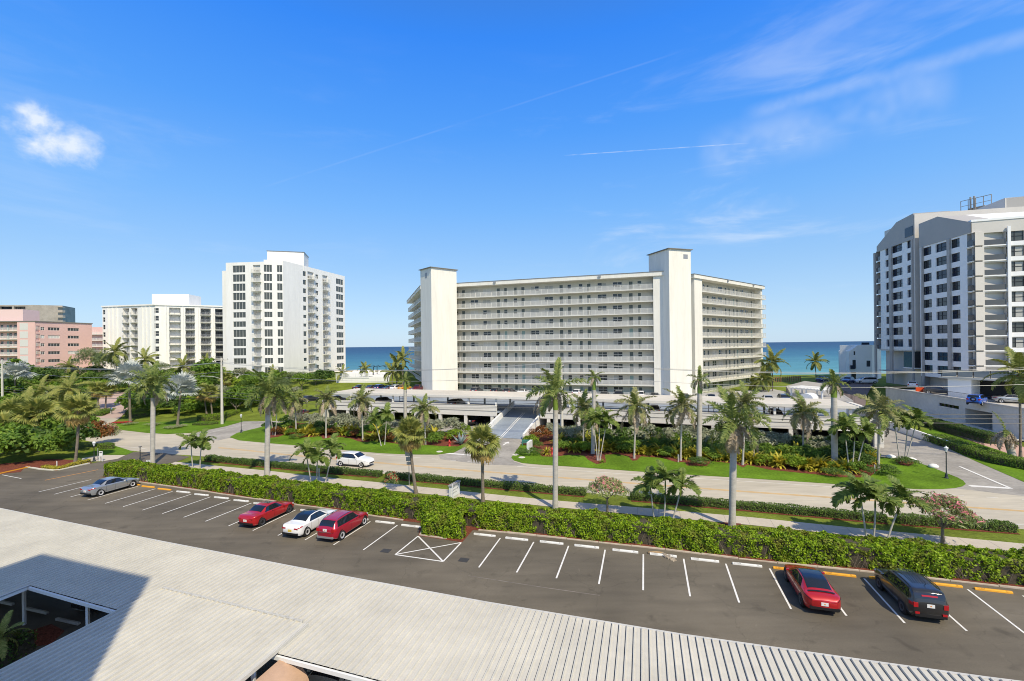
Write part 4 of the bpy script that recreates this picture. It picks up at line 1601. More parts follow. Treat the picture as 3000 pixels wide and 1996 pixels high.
# ---------------------------------------------------------------- podium deck of the right tower
pod = thing('podium', 'concrete parking podium with long white retaining wall below the grey tower', 'podium', (80, 85, 0))
PW = Fac((81.6, 99.5), (74.6, 66.0))
uo0, uo1 = PW.u(2826), PW.u(2905)
us0, us1 = PW.u(2748), PW.u(2807)
mb = MB()
wall_faces(mb, PW, 0, PW.L, -.2, 4.75, [(uo0, uo1, 0.2, 3.4, 5.0, 0), (us0, us1, 3.0, 3.55, .25)], 0, .3)
mb.build('retaining_wall', M('podium_concrete', (0.62, 0.595, 0.55), 0.85, noise=(0.25, 0.10), noise2=(2, 0.05)), pod, world=True)
MB().prism([PW.p(0, -.35), PW.p(PW.L, -.35), PW.p(PW.L + 3, -26), PW.p(-4, -26)], 4.2, 4.45).build('deck', m_conc, pod, world=True)
mb = MB()
PW.box(mb, -.3, PW.L, -.35, .12, 4.75, 4.95)
mb.build('coping', M('coping', (0.56, 0.53, 0.49), .8), pod, world=True)
for i in range(int(us1 - us0)):
    mb = MB()
    PW.box(mb, us0 + i + .02, us0 + i + .55, -.22, -.18, 3.05, 3.5)
    mb.build('vent', m_dark, pod, world=True)
mb = MB()
n = int(PW.L / 0.16)
for i in range(n):
    u = PW.L * (i + .5) / n
    q0, q1 = PW.p(u - .015, -.1), PW.p(u + .015, -.1)
    mb.quad((q0.x, q0.y, 4.95), (q1.x, q1.y, 4.95), (q1.x, q1.y, 5.85), (q0.x, q0.y, 5.85))
PW.box(mb, 0, PW.L, -.13, -.07, 5.85, 5.9)
rl = mb.build('fence_rail', m_dark, pod, world=True)
# white garage block and glass-railed terrace on the podium
TB = Fac(D(2777, 1140, 83.5), D(2846, 1140, 80.5))
mb = MB()
TB.box(mb, 0, TB.L, -6, 0, 4.45, 8.0)
mb.build('garage_block', m_whiteb, pod, world=True)
TB2 = Fac(TB.p(TB.L), TB.p(TB.L + 14, -.2))
mb = MB()
TB2.box(mb, .02, 12, -6, -3, 4.45, 7.6)
mb.build('garage_back', m_black, pod, world=True)
mb = MB()
TB.box(mb, -1, TB.L + 14, -6, .4, 8.0, 8.35)
mb.build('terrace_slab', m_conc, pod, world=True)
mb = MB()
for i in range(7):
    u = TB.L - 4 + i * 2.2
    TB.box(mb, u - .05, u + .05, .25, .35, 8.35, 9.6)
TB.box(mb, TB.L - 4, TB.L + 9.4, .26, .34, 9.6, 9.66)
mb.build('terrace_rail', m_dark, pod, world=True)
for i in range(6):
    mb = MB()
    u = TB.L - 4 + i * 2.2
    TB.box(mb, u + .1, u + 2.1, .28, .31, 8.4, 9.55)
    mb.build('glass_panel', M('clear_rail_glass', (0.22, 0.26, 0.27), 0.05, spec=.7), pod, world=True)

# grey walk, salmon paver path and low wall beside the side street
def quad_sheet(name, pts, mat):
    o = MB().add(pts, [tuple(range(len(pts)))]).build(name, mat)
    o['kind'] = 'structure'
    return o


quad_sheet('ramp_walk', [PW.p(9, .05, 1.5), PW.p(PW.L, .05, .35), PW.p(PW.L, 3.0, .10), PW.p(9, 2.4, 1.2)], m_conc)
sheet('paver_path', GP([(2650, 1222), (2700, 1240), (2760, 1262), (2880, 1305), (3000, 1345), (3200, 1420), (3200, 1372), (3000, 1311), (2860, 1272), (2750, 1238), (2690, 1214)]), .045, m_paver_r)
lw = thing('retaining_wall', 'low white wall along the side street below the hedge', 'wall', G(2690, 1290))
a, b = G(2585, 1249), G(2777, 1313)
LWf = Fac(a, b)
mb = MB()
mb.add([LWf.p(0, 0, 0), LWf.p(LWf.L, 0, 0), LWf.p(LWf.L, 0, .95), LWf.p(0, 0, 1.25), LWf.p(0, -.3, 0), LWf.p(LWf.L, -.3, 0), LWf.p(LWf.L, -.3, .95), LWf.p(0, -.3, 1.25)],
       [(0, 1, 2, 3), (1, 5, 6, 2), (5, 4, 7, 6), (4, 0, 3, 7), (3, 2, 6, 7)])
mb.build('wall_body', m_white, lw, world=True)

# ---------------------------------------------------------------- small white beach house and grey sloping roof
bh = thing('beach_house', 'small white house with clipped corner and dark balconies on the beach', 'building', D(2530, 1120, 135))
H1 = Fac(D(2488, 1060, 137), D(2555, 1060, 135))
H2 = Fac(H1.p(H1.L), D(2582, 1060, 142))
zt = 13.9
hs = [(H1.u(2493), H1.u(2507), 3.6, 5.8), (H1.u(2497), H1.u(2507), 6.8, 9.4), (H1.u(2500.6), H1.u(2505.5), 10.9, 12.3), (H1.u(2538), H1.u(2549.5), 7.4, 9.2)]
mb = MB()
wall_faces(mb, H1, 0, H1.L, 2.5, 12.0, hs, 0, .25)
mb.add([H1.p(0, 0, 12), H1.p(H1.L, 0, 12), H1.p(H1.L, 0, zt), H1.p(2.3, 0, zt)], [(0, 1, 2, 3)])
mb.quad(H1.p(0, 0, 12), H1.p(2.3, 0, zt), H1.p(2.3, -10, zt), H1.p(0, -10, 12))
mb.quad(H1.p(2.3, 0, zt), H1.p(H1.L, 0, zt), H1.p(H1.L, -10, zt), H1.p(2.3, -10, zt))
mb.quad(H1.p(0, -10, 2.5), H1.p(0, 0, 2.5), H1.p(0, 0, 12), H1.p(0, -10, 12))
H2.box(mb, .01, H2.L, -8, -.01, 2.5, zt - .1)
mb.build('wall', m_whiteb, bh, world=True)
for (a, b, c, d) in hs:
    put(H1, bh, window_mesh(b - a, d - c, 2 if b - a > 1 else 1, 1, .1, 'd', 'k'), 'window', (a + b) / 2, -.2, c)
mb = MB()
H1.box(mb, H1.u(2490), H1.u(2503), .02, .5, 6.7, 7.8)
mb.build('balcony_rail', m_glass_b, bh, world=True)
for px0, px1 in ((2525, 2547), (2561, 2570)):
    mb = MB()
    H1.box(mb, H1.u(px0), min(H1.u(px1), H1.L + 4), -.4, .04, zt + .02, zt + .7)
    mb.build('roof_glass', m_glass_b, bh, world=True)

sr = thing('pavilion', 'low pavilion under a plain grey sloping roof beside the brick court', 'building', D(2400, 1160, 98))
Rf = [D(2303, 1131, 108), D(2358, 1116.5, 113), D(2424, 1125.5, 109), D(2500, 1174, 86), D(2330, 1176, 90)]
mb = MB()
mb.add(Rf, [(0, 4, 3, 2, 1)])
lowp = [Vector((p.x, p.y, 1.5)) for p in Rf]
for i in range(5):
    j = (i + 1) % 5
    mb.add([Rf[i], Rf[j], lowp[j], lowp[i]], [(3, 2, 1, 0)])
mb.build('roof', M('grey_roof_slab', (0.36, 0.345, 0.32), .85, noise=(.3, .08)), sr, world=True)
fe = MB()
for i in range(26):
    p = Rf[2].lerp(Rf[3], i / 25)
    fe.box(p.x + .15, p.x + .19, p.y, p.y + .04, p.z - .3, p.z + .9)
fe.tube([Rf[2] + Vector((.17, 0, .9)), Rf[3] + Vector((.17, 0, .9))], .03, 5)
fe.build('fence', m_dark, sr, world=True)

# ---------------------------------------------------------------- two-level garage
gar = thing('parking_garage', 'cream two level parking garage with long flat roof and central ramp opening', 'garage', GF(0, 2))
m_gar = M('garage_stucco', (0.70, 0.67, 0.60), 0.8, noise=(0.3, 0.05), noise2=(3, 0.03))
gf = Fac(GF(-47, 0), GF(58, 0))
AO = 47.0                                   # u of a=0
RA0, RA1 = AO - 7.6, AO - 0.1               # ramp opening
END_R = gf.u(2585)
for u0, u1, nm in ((0, RA0 - .35, 'parapet'), (RA1 + .35, END_R, 'parapet')):
    mb = MB()
    gf.box(mb, u0, u1, -.28, 0, 2.1, 4.0)
    mb.build(nm, m_gar, gar, world=True)
    mb = MB()
    gf.box(mb, u0, u1, -.32, .05, 4.0, 4.07)
    mb.build('coping', m_gar, gar, world=True)
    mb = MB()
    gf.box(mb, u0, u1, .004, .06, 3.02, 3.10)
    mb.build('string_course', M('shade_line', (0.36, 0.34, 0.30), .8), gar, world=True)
mb = MB()                                   # deck (with the ramp slot left open)
for (u0, u1, n0, n1) in ((0, RA0, -17, -.29), (RA1, END_R + 1, -17, -.29), (RA0, RA1, -17, -8.5)):
    gf.box(mb, u0, u1, n0, n1, 2.72, 2.98)
mb.build('deck', m_deck, gar, world=True)
mb = MB()                                   # rear yard at deck level, up to the condominium
yard = [gf.p(-3, -17.001), gf.p(END_R + 4, -17.001), (64, 112), (44, 105), (30, 101.5), (-20, 117.5), (-38, 128), (-47, 118)]
MB().prism([(p[0], p[1]) for p in yard], 1.0, 3.5).build('yard', M('yard_concrete', (0.40, 0.39, 0.37), .85, noise=(.2, .15)), gar, world=True)
for u0, u1 in ((2.5, END_R - 3),):
    mb = MB()
    gf.box(mb, u0, u1, -8.6, .25, 5.42, 5.74)
    mb.build('roof', M('garage_roof', (0.60, 0.555, 0.47), .85, noise=(.12, .12), noise2=(1.5, .06)), gar, world=True)
    mb = MB()
    gf.box(mb, u0 - .05, u1 + .05, .251, .42, 5.40, 5.80)
    mb.build('fascia', m_gar, gar, world=True)
for px in (952, 1045, 1148, 1254, 1370, 1450.6, 1577, 1668, 1746.6, 1892, 2020, 2140, 2268, 2390, 2490):
    u = gf.u(px)
    mb = MB()
    gf.box(mb, u - .16, u + .16, -.30, -.02, 4.07, 5.42)
    mb.build('column', m_white, gar, world=True)
    mb = MB()
    gf.box(mb, u - .16, u + .16, -8.2, -7.9, 2.98, 5.42)
    mb.build('rear_column', m_gar, gar, world=True)
i = 0
u = 1.0
while u < END_R:                            # lower level columns
    if not (RA0 - 1 < u < RA1 + 1):
        mb = MB()
        gf.box(mb, u - .28, u + .28, -.6, -.05, 0, 2.1)
        mb.build('lower_column', m_gar, gar, world=True)
    u += 5.3
mb = MB()
gf.box(mb, 0, END_R, -17, -16.7, 0, 2.7)
gf.box(mb, END_R - .3, END_R, -16.7, -.3, 0, 2.7)
gf.box(mb, 0, .3, -16.7, -.3, 0, 2.7)
mb.build('rear_wall', m_gar, gar, world=True)
mb = MB()
gf.box(mb, .3, END_R - .3, -16.69, -.31, -.1, 0.03)
mb.build('lower_floor', M('garage_floor', (0.22, 0.21, 0.20), .85, noise=(.4, .2)), gar, world=True)
mb = MB()
gf.box(mb, END_R - .6, END_R + .05, -12, .06, 0, 5.0)
mb.build('end_wall', m_gar, gar, world=True)

# scaffold-like steel frames on the deck edge
for px in (1162, 1980, 2075, 2145, 2240, 2266):
    u = gf.u(px)
    mb = MB()
    for du in (0, .75, 1.5):
        gf.box(mb, u + du - .04, u + du + .04, -.9, -.82, 2.98, 5.3)
    for z in (3.5, 4.1, 4.7, 5.2):
        gf.box(mb, u, u + 1.5, -.88, -.84, z, z + .05)
    mb.build('steel_frame', m_dark, gar, world=True)

ramp = thing('car_ramp', 'blue grey painted car ramp rising into the garage between white walls', 'ramp', GF(-3.8, -2))
mb = MB()
q = lambda a, b, z: GF(a, b, z)
mb.add([q(-7.3, -8.2, 0.05), q(-.35, -8.2, 0.05), q(-.35, 8.6, 2.99), q(-7.3, 8.6, 2.99), q(-7.3, 8.6, 0.0), q(-.35, 8.6, 0.0)],
       [(0, 1, 2, 3)])
mb.build('ramp_surface', m_deck, ramp, world=True)
rz = lambda b: 0.05 + (b + 8.2) / 16.8 * 2.94
for a in (-4.35, -4.0):
    MB().add([q(a - .06, -9.6, .025), q(a + .06, -9.6, .025), q(a + .06, -8.2, rz(-8.2) + .012), q(a - .06, -8.2, rz(-8.2) + .012),
              q(a + .06, 4.5, rz(4.5) + .012), q(a - .06, 4.5, rz(4.5) + .012)], [(0, 1, 2, 3), (3, 2, 4, 5)]).build('centre_line', m_wline, ramp, world=True)
for a0, a1 in ((-7.65, -7.31), (-.34, 0.0)):
    mb = MB()
    bs = [-8.6, 0.3, 8.4] if a0 > -1 else [-7.4, .3, 8.4]
    top = [rz(b) + .95 for b in bs]
    top[0] = .95 if a0 > -1 else 1.0
    for i in range(2):
        b0, b1 = bs[i], bs[i + 1]
        P = [q(a0, b0, 0), q(a1, b0, 0), q(a1, b1, 0), q(a0, b1, 0), q(a0, b0, top[i]), q(a1, b0, top[i]), q(a1, b1, top[i + 1]), q(a0, b1, top[i + 1])]
        mb.add(P, [(0, 1, 5, 4), (1, 2, 6, 5), (2, 3, 7, 6), (3, 0, 4, 7), (4, 5, 6, 7)])
    mb.build('side_wall', m_white, ramp, world=True)

# ---------------------------------------------------------------- pool terrace left of the condominium
pool = thing('pool_terrace', 'white pool terrace with picket fence between the white tower and the sea', 'terrace', T(1060, 1108))
tp = [T(985, 1122), T(1140, 1122), T(1150, 1092), T(1010, 1092)]
zz = max(p.z for p in tp) + .15
MB().prism([(p.x, p.y) for p in tp], zz - 2.5, zz).build('paving', m_white, pool, world=True)
pfc = Fac((tp[0].x, tp[0].y), (tp[1].x, tp[1].y))
mb = MB()
rail_run(mb, pfc, 0, pfc.L * .62, .1, zz - .3, 1.5, 2.0, .2, .1)
mb.build('fence', m_wmetal, pool, world=True)
for i in range(8):
    mb = MB()
    c = tp[3].lerp(tp[2], .12 + .1 * i) + Vector((random.uniform(-1, 1), -4 + random.uniform(-2, 2), 0))
    mb.box(c.x - .35, c.x + .35, c.y - .9, c.y + .9, zz, zz + .35)
    mb.add([(c.x - .35, c.y + .3, zz + .35), (c.x + .35, c.y + .3, zz + .35), (c.x + .35, c.y + .9, zz + .9), (c.x - .35, c.y + .9, zz + .9)], [(0, 1, 2, 3)])
    lo = mb.build('sun_lounger', m_wmetal)
    tag(lo, 'tiny white lounger, ' + 'first second third fourth fifth sixth seventh eighth'.split()[i] + ' from the left on the far pool terrace', 'lounger', 'loungers on the far pool terrace')
pg = thing('pergola', 'dark framed pergola standing on the pool terrace by the sea', 'pergola', T(1118, 1100))
c = T(1118, 1100)
for dx in (-6, -2, 2, 6):
    for dy in (-2, 2):
        MB().box(c.x + dx - .09, c.x + dx + .09, c.y + dy - .09, c.y + dy + .09, zz, zz + 2.6).build('post', m_dark, pg, world=True)
for i in range(9):
    x = c.x - 6.3 + i * 1.575
    MB().box(x - .07, x + .07, c.y - 2.8, c.y + 2.8, zz + 2.6, zz + 2.8).build('rafter', m_dark, pg, world=True)

wp = thing('pergola', 'white slatted pergola behind the right end of the garage', 'pergola', D(2362, 1160, 92))
w0 = Fac(D(2314, 1150, 96), D(2410, 1150, 90))
for u in (0.2, w0.L / 2, w0.L - .2):
    for n_ in (-3.8, -.2):
        mb = MB()
        w0.box(mb, u - .12, u + .12, n_ - .12, n_ + .12, 1.5, 5.2)
        mb.build('post', m_wmetal, wp, world=True)
mb = MB()
w0.box(mb, -.3, w0.L + .3, -.3, -.1, 5.2, 5.45)
w0.box(mb, -.3, w0.L + .3, -3.9, -3.7, 5.2, 5.45)
mb.build('beam', m_wmetal, wp, world=True)
for i in range(26):
    u = -.2 + (w0.L + .4) * i / 25
    mb = MB()
    w0.box(mb, u - .05, u + .05, -4.5, .5, 5.45, 5.62)
    mb.build('slat', m_wmetal, wp, world=True)
hut = thing('pool_hut', 'small white hut with rounded roof beside the slatted pergola', 'hut', D(2365, 1172, 86))
hf = Fac(D(2340, 1165, 88), D(2382, 1165, 86))
mb = MB()
prof = [(0, 2.5), (0, 4.4), (.4, 4.9), (1.0, 5.1), (hf.L - 1, 5.1), (hf.L - .4, 4.9), (hf.L, 4.4), (hf.L, 2.5)]
mb.add([hf.p(u, 0, z) for u, z in prof] + [hf.p(u, -2.5, z) for u, z in prof], [tuple(range(8)), tuple(range(15, 7, -1))] + [(i, 8 + i, 9 + i, i + 1) for i in range(7)])
mb.build('hut_body', m_wmetal, hut, world=True)

# tower beside the viewpoint: it throws the shadow that lies on the carport
st = thing('stair_tower', 'pale stair tower of the building the view is taken from', 'building', (-14, -6, 0))
sw = Fac((-17.1, 5.6), (-8.2, 2.6))
mb = MB()
sw.box(mb, 0, sw.L, 0, 9, 0, 32.0)
mb.build('wall', m_white, st, world=True)

# ================================================================== CARPORT IN THE FOREGROUND
m_panel = M('white_roof_panel', (0.56, 0.535, 0.465), 0.55, noise=(0.35, 0.08), noise2=(2.5, 0.05), spec=.35, world=True)
m_grime_shade = M('seam_grime_shade', (0.24, 0.22, 0.185), .8, noise=(3, .5), world=True)  # dirt and rib shadow painted together as one dark strip
m_awn = M('tan_awning_canvas', (0.47, 0.31, 0.21), 0.85, noise=(2, 0.08))
EL = 2.75
FRONT = [G(*p, EL) for p in ((-260, 1438), (0, 1492), (466.7, 1587.7), (1000, 1690.5), (1424, 1768), (2000, 1863.5), (2480, 1932), (2900, 1991), (3300, 2042))]
SP = 0.31


def panel_mesh(L, w=SP):
    """ribbed pan: flat sheet with one upstanding rib, its long axis along -y"""
    mb = MB()
    prof = [(0.0, 0.0), (0.010, 0.085), (0.044, 0.085), (0.056, 0.0), (w * .55, 0.008), (w - .034, 0.001), (w + .004, 0.0)]
    n = len(prof)
    vs = [(x, 0, z) for x, z in prof] + [(x, -L, z) for x, z in prof]
    fs = [(i, n + i, n + i + 1, i + 1) for i in range(n - 1)]
    fs += [(i, i + 1, n + i + 1, n + i) for i in ()]
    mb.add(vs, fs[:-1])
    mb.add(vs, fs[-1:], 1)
    mb.quad((0, 0, 0), (.056, 0, 0), (.044, 0, .085), (.010, 0, .085))
    mb.quad((.056, -L, 0), (0, -L, 0), (.010, -L, .085), (.044, -L, .085))
    return mb.mesh('roof_panel', [m_panel, m_grime_shade])


def frame_mat(p, tilt=0.0):
    X, Y = ROWD, LD
    return Matrix(((X.x, Y.x, 0, p.x), (X.y, Y.y, 0, p.y), (0, sin(tilt), 1, p.z), (0, 0, 0, 1)))


cp = thing('carport', 'long white ribbed metal carport roof along the front of the lot', 'carport', (-6, 20, 0))
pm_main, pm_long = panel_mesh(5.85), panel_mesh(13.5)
fr_pts = resample(FRONT, SP)
xcut = G(93, 1714, EL).x + 1.55
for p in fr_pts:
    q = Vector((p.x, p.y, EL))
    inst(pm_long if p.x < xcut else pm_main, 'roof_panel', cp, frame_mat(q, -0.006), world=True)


def poly_box(pts, w, z0, z1, side=1.0):
    """a rectangular bar that follows a polyline"""
    a, b = offset_line(pts, 0), offset_line(pts, w * side)
    n = len(pts)
    vs = [(p.x, p.y, z0) for p in a] + [(p.x, p.y, z0) for p in b] + [(p.x, p.y, z1) for p in a] + [(p.x, p.y, z1) for p in b]
    fs = []
    for i in range(n - 1):
        fs += [(i, i + 1, 2 * n + i + 1, 2 * n + i), (n + i + 1, n + i, 3 * n + i, 3 * n + i + 1), (2 * n + i, 2 * n + i + 1, 3 * n + i + 1, 3 * n + i), (n + i, n + i + 1, i + 1, i)]
    fs += [(0, 2 * n, 3 * n, n), (n - 1, 2 * n - 1, 4 * n - 1, 3 * n - 1)]
    return MB().add(vs, fs)


poly_box(FRONT, .13, EL - .16, EL + .02).build('gutter', M('gutter_metal', (0.56, 0.54, 0.49), .55, noise=(2, .1)), cp, world=True)
back = [p - LD * 5.85 for p in fr_pts if p.x >= xcut]
poly_box([back[0], back[len(back) // 2], back[-1]] if False else back[::12] + [back[-1]], .09, EL - .18, EL - .02, -1).build('fascia', m_wmetal, cp, world=True)
for off in (0.5, 5.3):
    for p in fr_pts[6::18]:
        q = p - LD * off
        MB().box(q.x - .06, q.x + .06, q.y - .06, q.y + .06, .02, EL - .05).build('post', m_wmetal, cp, world=True)
    poly_box([p - LD * off for p in fr_pts[::12]], .1, EL - .24, EL - .03).build('beam', m_wmetal, cp, world=True)
bl = G(93, 1714, EL)
MB().obox((bl.x, bl.y), ROWD, LD, -.08, 0, -7.5, 0, EL - .18, EL - .02).build('fascia', m_wmetal, cp, world=True)

# raised roof that crosses the carport towards the building
EW = 2.97
cw = thing('walkway_roof', 'raised white ribbed walkway roof lapping over the carport at lower left', 'roof', (-15, 16, 0))
f0 = G(473, 1725.6, EW)
f1 = G(882.5, 1825.3, EW)
wl = (Vector((f1.x, f1.y, 0)) - Vector((f0.x, f0.y, 0))).length
np_ = int(wl / SP) + 1
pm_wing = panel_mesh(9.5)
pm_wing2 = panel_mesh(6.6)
lft = G(348, 1783, EW)
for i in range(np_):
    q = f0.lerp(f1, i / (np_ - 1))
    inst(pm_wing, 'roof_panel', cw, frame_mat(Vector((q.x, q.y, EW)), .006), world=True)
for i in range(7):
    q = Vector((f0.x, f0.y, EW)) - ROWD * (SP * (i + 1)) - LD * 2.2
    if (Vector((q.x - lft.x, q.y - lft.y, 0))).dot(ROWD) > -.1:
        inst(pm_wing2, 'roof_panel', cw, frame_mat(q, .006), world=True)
poly_box([f0, f0.lerp(f1, .5), f1], .12, EW - .12, EW + .07, 1).build('flashing', M('flashing', (0.50, 0.48, 0.42), .7, noise=(6, .2)), cw, world=True)
edge0 = Vector((f1.x, f1.y, 0)) + ROWD * .3
MB().obox(edge0, ROWD, LD, 0, .05, -9.4, .05, EW - .14, EW + .01).build('fascia', m_panel, cw, world=True)
for k in range(3):
    q = edge0 - LD * (2.6 + 2.8 * k) + ROWD * -.25
    MB().box(q.x - .06, q.x + .06, q.y - .06, q.y + .06, .02, EW - .1).build('post', m_wmetal, cw, world=True)

aw = thing('awning', 'tan canvas barrel awning hung under the walkway roof edge', 'awning', edge0 - LD * 6)
m = 8
for k in range(5):
    mb = MB()
    s0, s1 = 1.5 + 1.6 * k, 1.5 + 1.6 * (k + 1)
    vs = []
    for j in range(m + 1):
        an = radians(90 * j / m)
        x, z = .18 + 1.25 * sin(an), EW - .35 - 1.15 * (1 - cos(an))
        for s_ in (s0, s1):
            q = edge0 + ROWD * x - LD * s_
            vs.append((q.x, q.y, z))
    mb.add(vs, [(2 * j, 2 * j + 2, 2 * j + 3, 2 * j + 1) for j in range(m)])
    q = edge0 - LD * s0
    mb.build('canvas_panel', m_awn, aw, smooth=True, world=True)
mb = MB()
cap = []
for j in range(m + 1):
    an = radians(90 * j / m)
    q = edge0 + ROWD * (.18 + 1.25 * sin(an)) - LD * 1.5
    cap.append((q.x, q.y, EW - .35 - 1.15 * (1 - cos(an))))
q = edge0 + ROWD * .18 - LD * 1.5
mb.add(cap + [(q.x, q.y, EW - 1.5)], [tuple(range(m + 2))])
mb.build('end_panel', m_awn, aw, world=True)

# ---- wheel stops with stencilled lettering
m_stopw = M('white_wheel_stop', (0.74, 0.73, 0.69), 0.7, noise=(3, 0.07), noise2=(20, .05))
m_stopy = M('yellow_wheel_stop', (0.78, 0.37, 0.03), 0.7, noise=(3, 0.1))
m_stopg = M('bare_wheel_stop', (0.42, 0.39, 0.34), 0.8, noise=(3, 0.12))
m_stencil = M('stencil_paint', (0.20, 0.20, 0.20), 0.8)
m_stencily = M('stencil_on_yellow', (0.33, 0.16, 0.02), 0.8)


def stop_mesh(mat, L=1.8):
    mb = MB()
    prof = [(-.08, 0), (-.075, .08), (-.045, .125), (.045, .125), (.075, .08), (.08, 0)]
    xs = [(-L / 2, .0), (-L / 2 + .03, 1.0), (L / 2 - .03, 1.0), (L / 2, .0)]
    vs = []
    for x, k in xs:
        for y, z in prof:
            vs.append((x, y * (.9 + .1 * k), z * (.9 + .1 * k)))
    n = 6
    fs = [(i * n + j, (i + 1) * n + j, (i + 1) * n + j + 1, i * n + j + 1) for i in range(3) for j in range(5)]
    fs += [tuple(range(6)), tuple(range(23, 17, -1))]
    mb.add(vs, fs)
    return mb.mesh('stop_body', mat)


SM = {'w': stop_mesh(m_stopw), 'y': stop_mesh(m_stopy), 'g': stop_mesh(m_stopg)}
TXT = {}


def text_mesh(s, mat, size):
    key = (s, mat.name)
    if key not in TXT:
        cu = bpy.data.curves.new('lettering', 'FONT')
        cu.body = s
        cu.size = size
        cu.align_x, cu.align_y = 'CENTER', 'CENTER'
        cu.resolution_u = 2
        ob = bpy.data.objects.new('lettering', cu)
        COL.objects.link(ob)
        dg = bpy.context.evaluated_depsgraph_get()
        me = bpy.data.meshes.new_from_object(ob.evaluated_get(dg))
        me.materials.clear()
        me.materials.append(mat)
        bpy.data.objects.remove(ob)
        bpy.data.curves.remove(cu)
        TXT[key] = me
    return TXT[key]


ROWA = math.atan2(ROWD.y, ROWD.x)


def wheel_stop(px, py, kind, label, words=(), group=None):
    p = G(px, py, .06)
    t = thing('wheel_stop', label, 'wheel stop', (p.x, p.y, .021), ROWA, group or 'wheel stops along the hedge')
    inst(SM[kind], 'stop_body', t)
    for s, x in words:
        o = inst(text_mesh(s, m_stencily if kind == 'y' else m_stencil, .125), 'lettering', t)
        o.location = (x, -.061, .106)
        o.rotation_euler = (radians(56), 0, 0)
    return t


WHITE_L = [(537, 1442, 96), (590.7, 1450, 95), (649, 1459, 94), (707, 1467.5, 93), (766, 1476.5, 92), (832, 1486, 91), (905, 1497, 90), (978, 1508.5, 88), (1052, 1520, 87), (1128, 1531, 86)]
ORD = 'first second third fourth fifth sixth seventh eighth ninth tenth eleventh twelfth thirteenth fourteenth fifteenth sixteenth seventeenth eighteenth nineteenth twentieth'.split()
ORD += ['twenty-' + w for w in ORD[:9]] + [x for w in ('thirt', 'fort', 'fift', 'sixt', 'sevent', 'eight', 'ninet') for x in [w + 'ieth'] + [w + 'y-' + v for v in ORD[:9]]]
ORD += ['hundredth'] + ['hundred and ' + w for w in ORD[:40]]
for k, (px, py, n) in enumerate(WHITE_L):
    wheel_stop(px, py, 'w', f'white OWNER wheel stop, {ORD[k]} after the yellow ones in the left row', (('OWNER', -.6), (str(n), .62)))
wheel_stop(1205, 1541.7, 'w', 'white wheel stop lettered RESERVED next to the hedge island', (('RESERVED', .15),))
for i, (px, py) in enumerate(((1420, 1568), (1514, 1579.4), (1616, 1590.4), (1719, 1601.7), (1832, 1615), (1943, 1627), (2065, 1641.7), (2189, 1655.5))):
    n = 85 - i
    wheel_stop(px, py, 'w', f'white OWNER wheel stop, {ORD[i]} to the right of the hedge island', (('OWNER', -.6), (str(n), .62)))
for px, py, n, lab in ((2310, 1668.5, 77, 'yellow wheel stop half hidden in front of the parked red fastback'), (2459.4, 1684, 76, 'yellow wheel stop lettered GUEST 76 between red car and black car'),
                       (2596, 1698, 75, 'yellow wheel stop partly hidden by the black compact SUV'), (2765.5, 1714, 74, 'yellow wheel stop numbered 74 just right of black SUV'),
                       (2910, 1731, 73, 'yellow wheel stop at the far right end of the row')):
    wheel_stop(px, py, 'y', lab, (('GUEST', -.6), (str(n), .62)))
for px, py, lab in ((392, 1419.5, 'yellow wheel stop touching the front of the silver sedan'), (434.4, 1426.6, 'second yellow wheel stop right of the silver sedan'), (482, 1434, 'yellow wheel stop beside the first white stop on the left')):
    wheel_stop(px, py, 'y', lab)
p = G(37, 1381)
yk = MB().obox(p, (G(66, 1374) - G(8, 1387)).normalized(), Vector((0.2, 1, 0)).normalized(), -1.7, 1.7, -.08, .08, .021, .16).build('yellow_kerb', m_stopy)
tag(yk, 'yellow painted kerb at the left edge by the shrubs', 'kerb')
for px, py, lab in ((10, 1768, 'bare concrete wheel stop in shade at the left edge'), (109, 1793, 'bare concrete wheel stop in shade left of the carport post'), (199, 1824, 'bare concrete wheel stop in front of the black car')):
    p = G(px, py)
    t = thing('wheel_stop', lab, 'wheel stop', (p.x, p.y, .021), ROWA, 'bare wheel stops under the carport')
    inst(SM['g'], 'stop_body', t)

# ================================================================== CARS
m_tyre = M('tyre', (0.018, 0.018, 0.018), .8)
m_rim = M('alloy_rim', (0.62, 0.62, 0.62), .35, .25)
m_rimk = M('dark_rim', (0.09, 0.09, 0.095), .35, .4)
m_cglass = glass('car_glass', (0.012, 0.016, 0.022), .03, .9)
m_trim = M('black_trim', (0.015, 0.015, 0.016), .45)
m_chrome = M('chrome', (0.75, 0.75, 0.76), .15, 1.0)
m_tail = M('tail_lamp', (0.42, 0.012, 0.016), .2, spec=.6)
m_head = M('head_lamp', (0.65, 0.66, 0.68), .12, spec=.7)
m_plate = M('plate', (0.75, 0.75, 0.72), .5)
m_platey = M('yellow_plate', (0.70, 0.52, 0.08), .5)
PAINT = {k: M('paint_' + k, c, .32, mt, .5, coat=1.0) for k, c, mt in (
    ('red', (0.46, 0.010, 0.014), .2), ('crimson', (0.40, 0.006, 0.026), .2), ('maroon', (0.16, 0.008, 0.022), .3), ('white', (0.80, 0.80, 0.79), 0), ('silver', (0.42, 0.44, 0.46), .6), ('black', (0.012, 0.012, 0.013), .1),
    ('charcoal', (0.028, 0.028, 0.03), .3), ('grey', (0.10, 0.10, 0.105), .4), ('blue', (0.015, 0.12, 0.62), .2), ('yellow', (0.72, 0.36, 0.01), 0), ('brown', (0.05, 0.035, 0.03), .3), ('navy', (0.012, 0.025, 0.14), .2), ('beige', (0.48, 0.44, 0.36), .1), ('wine', (0.11, 0.006, 0.012), .2))}

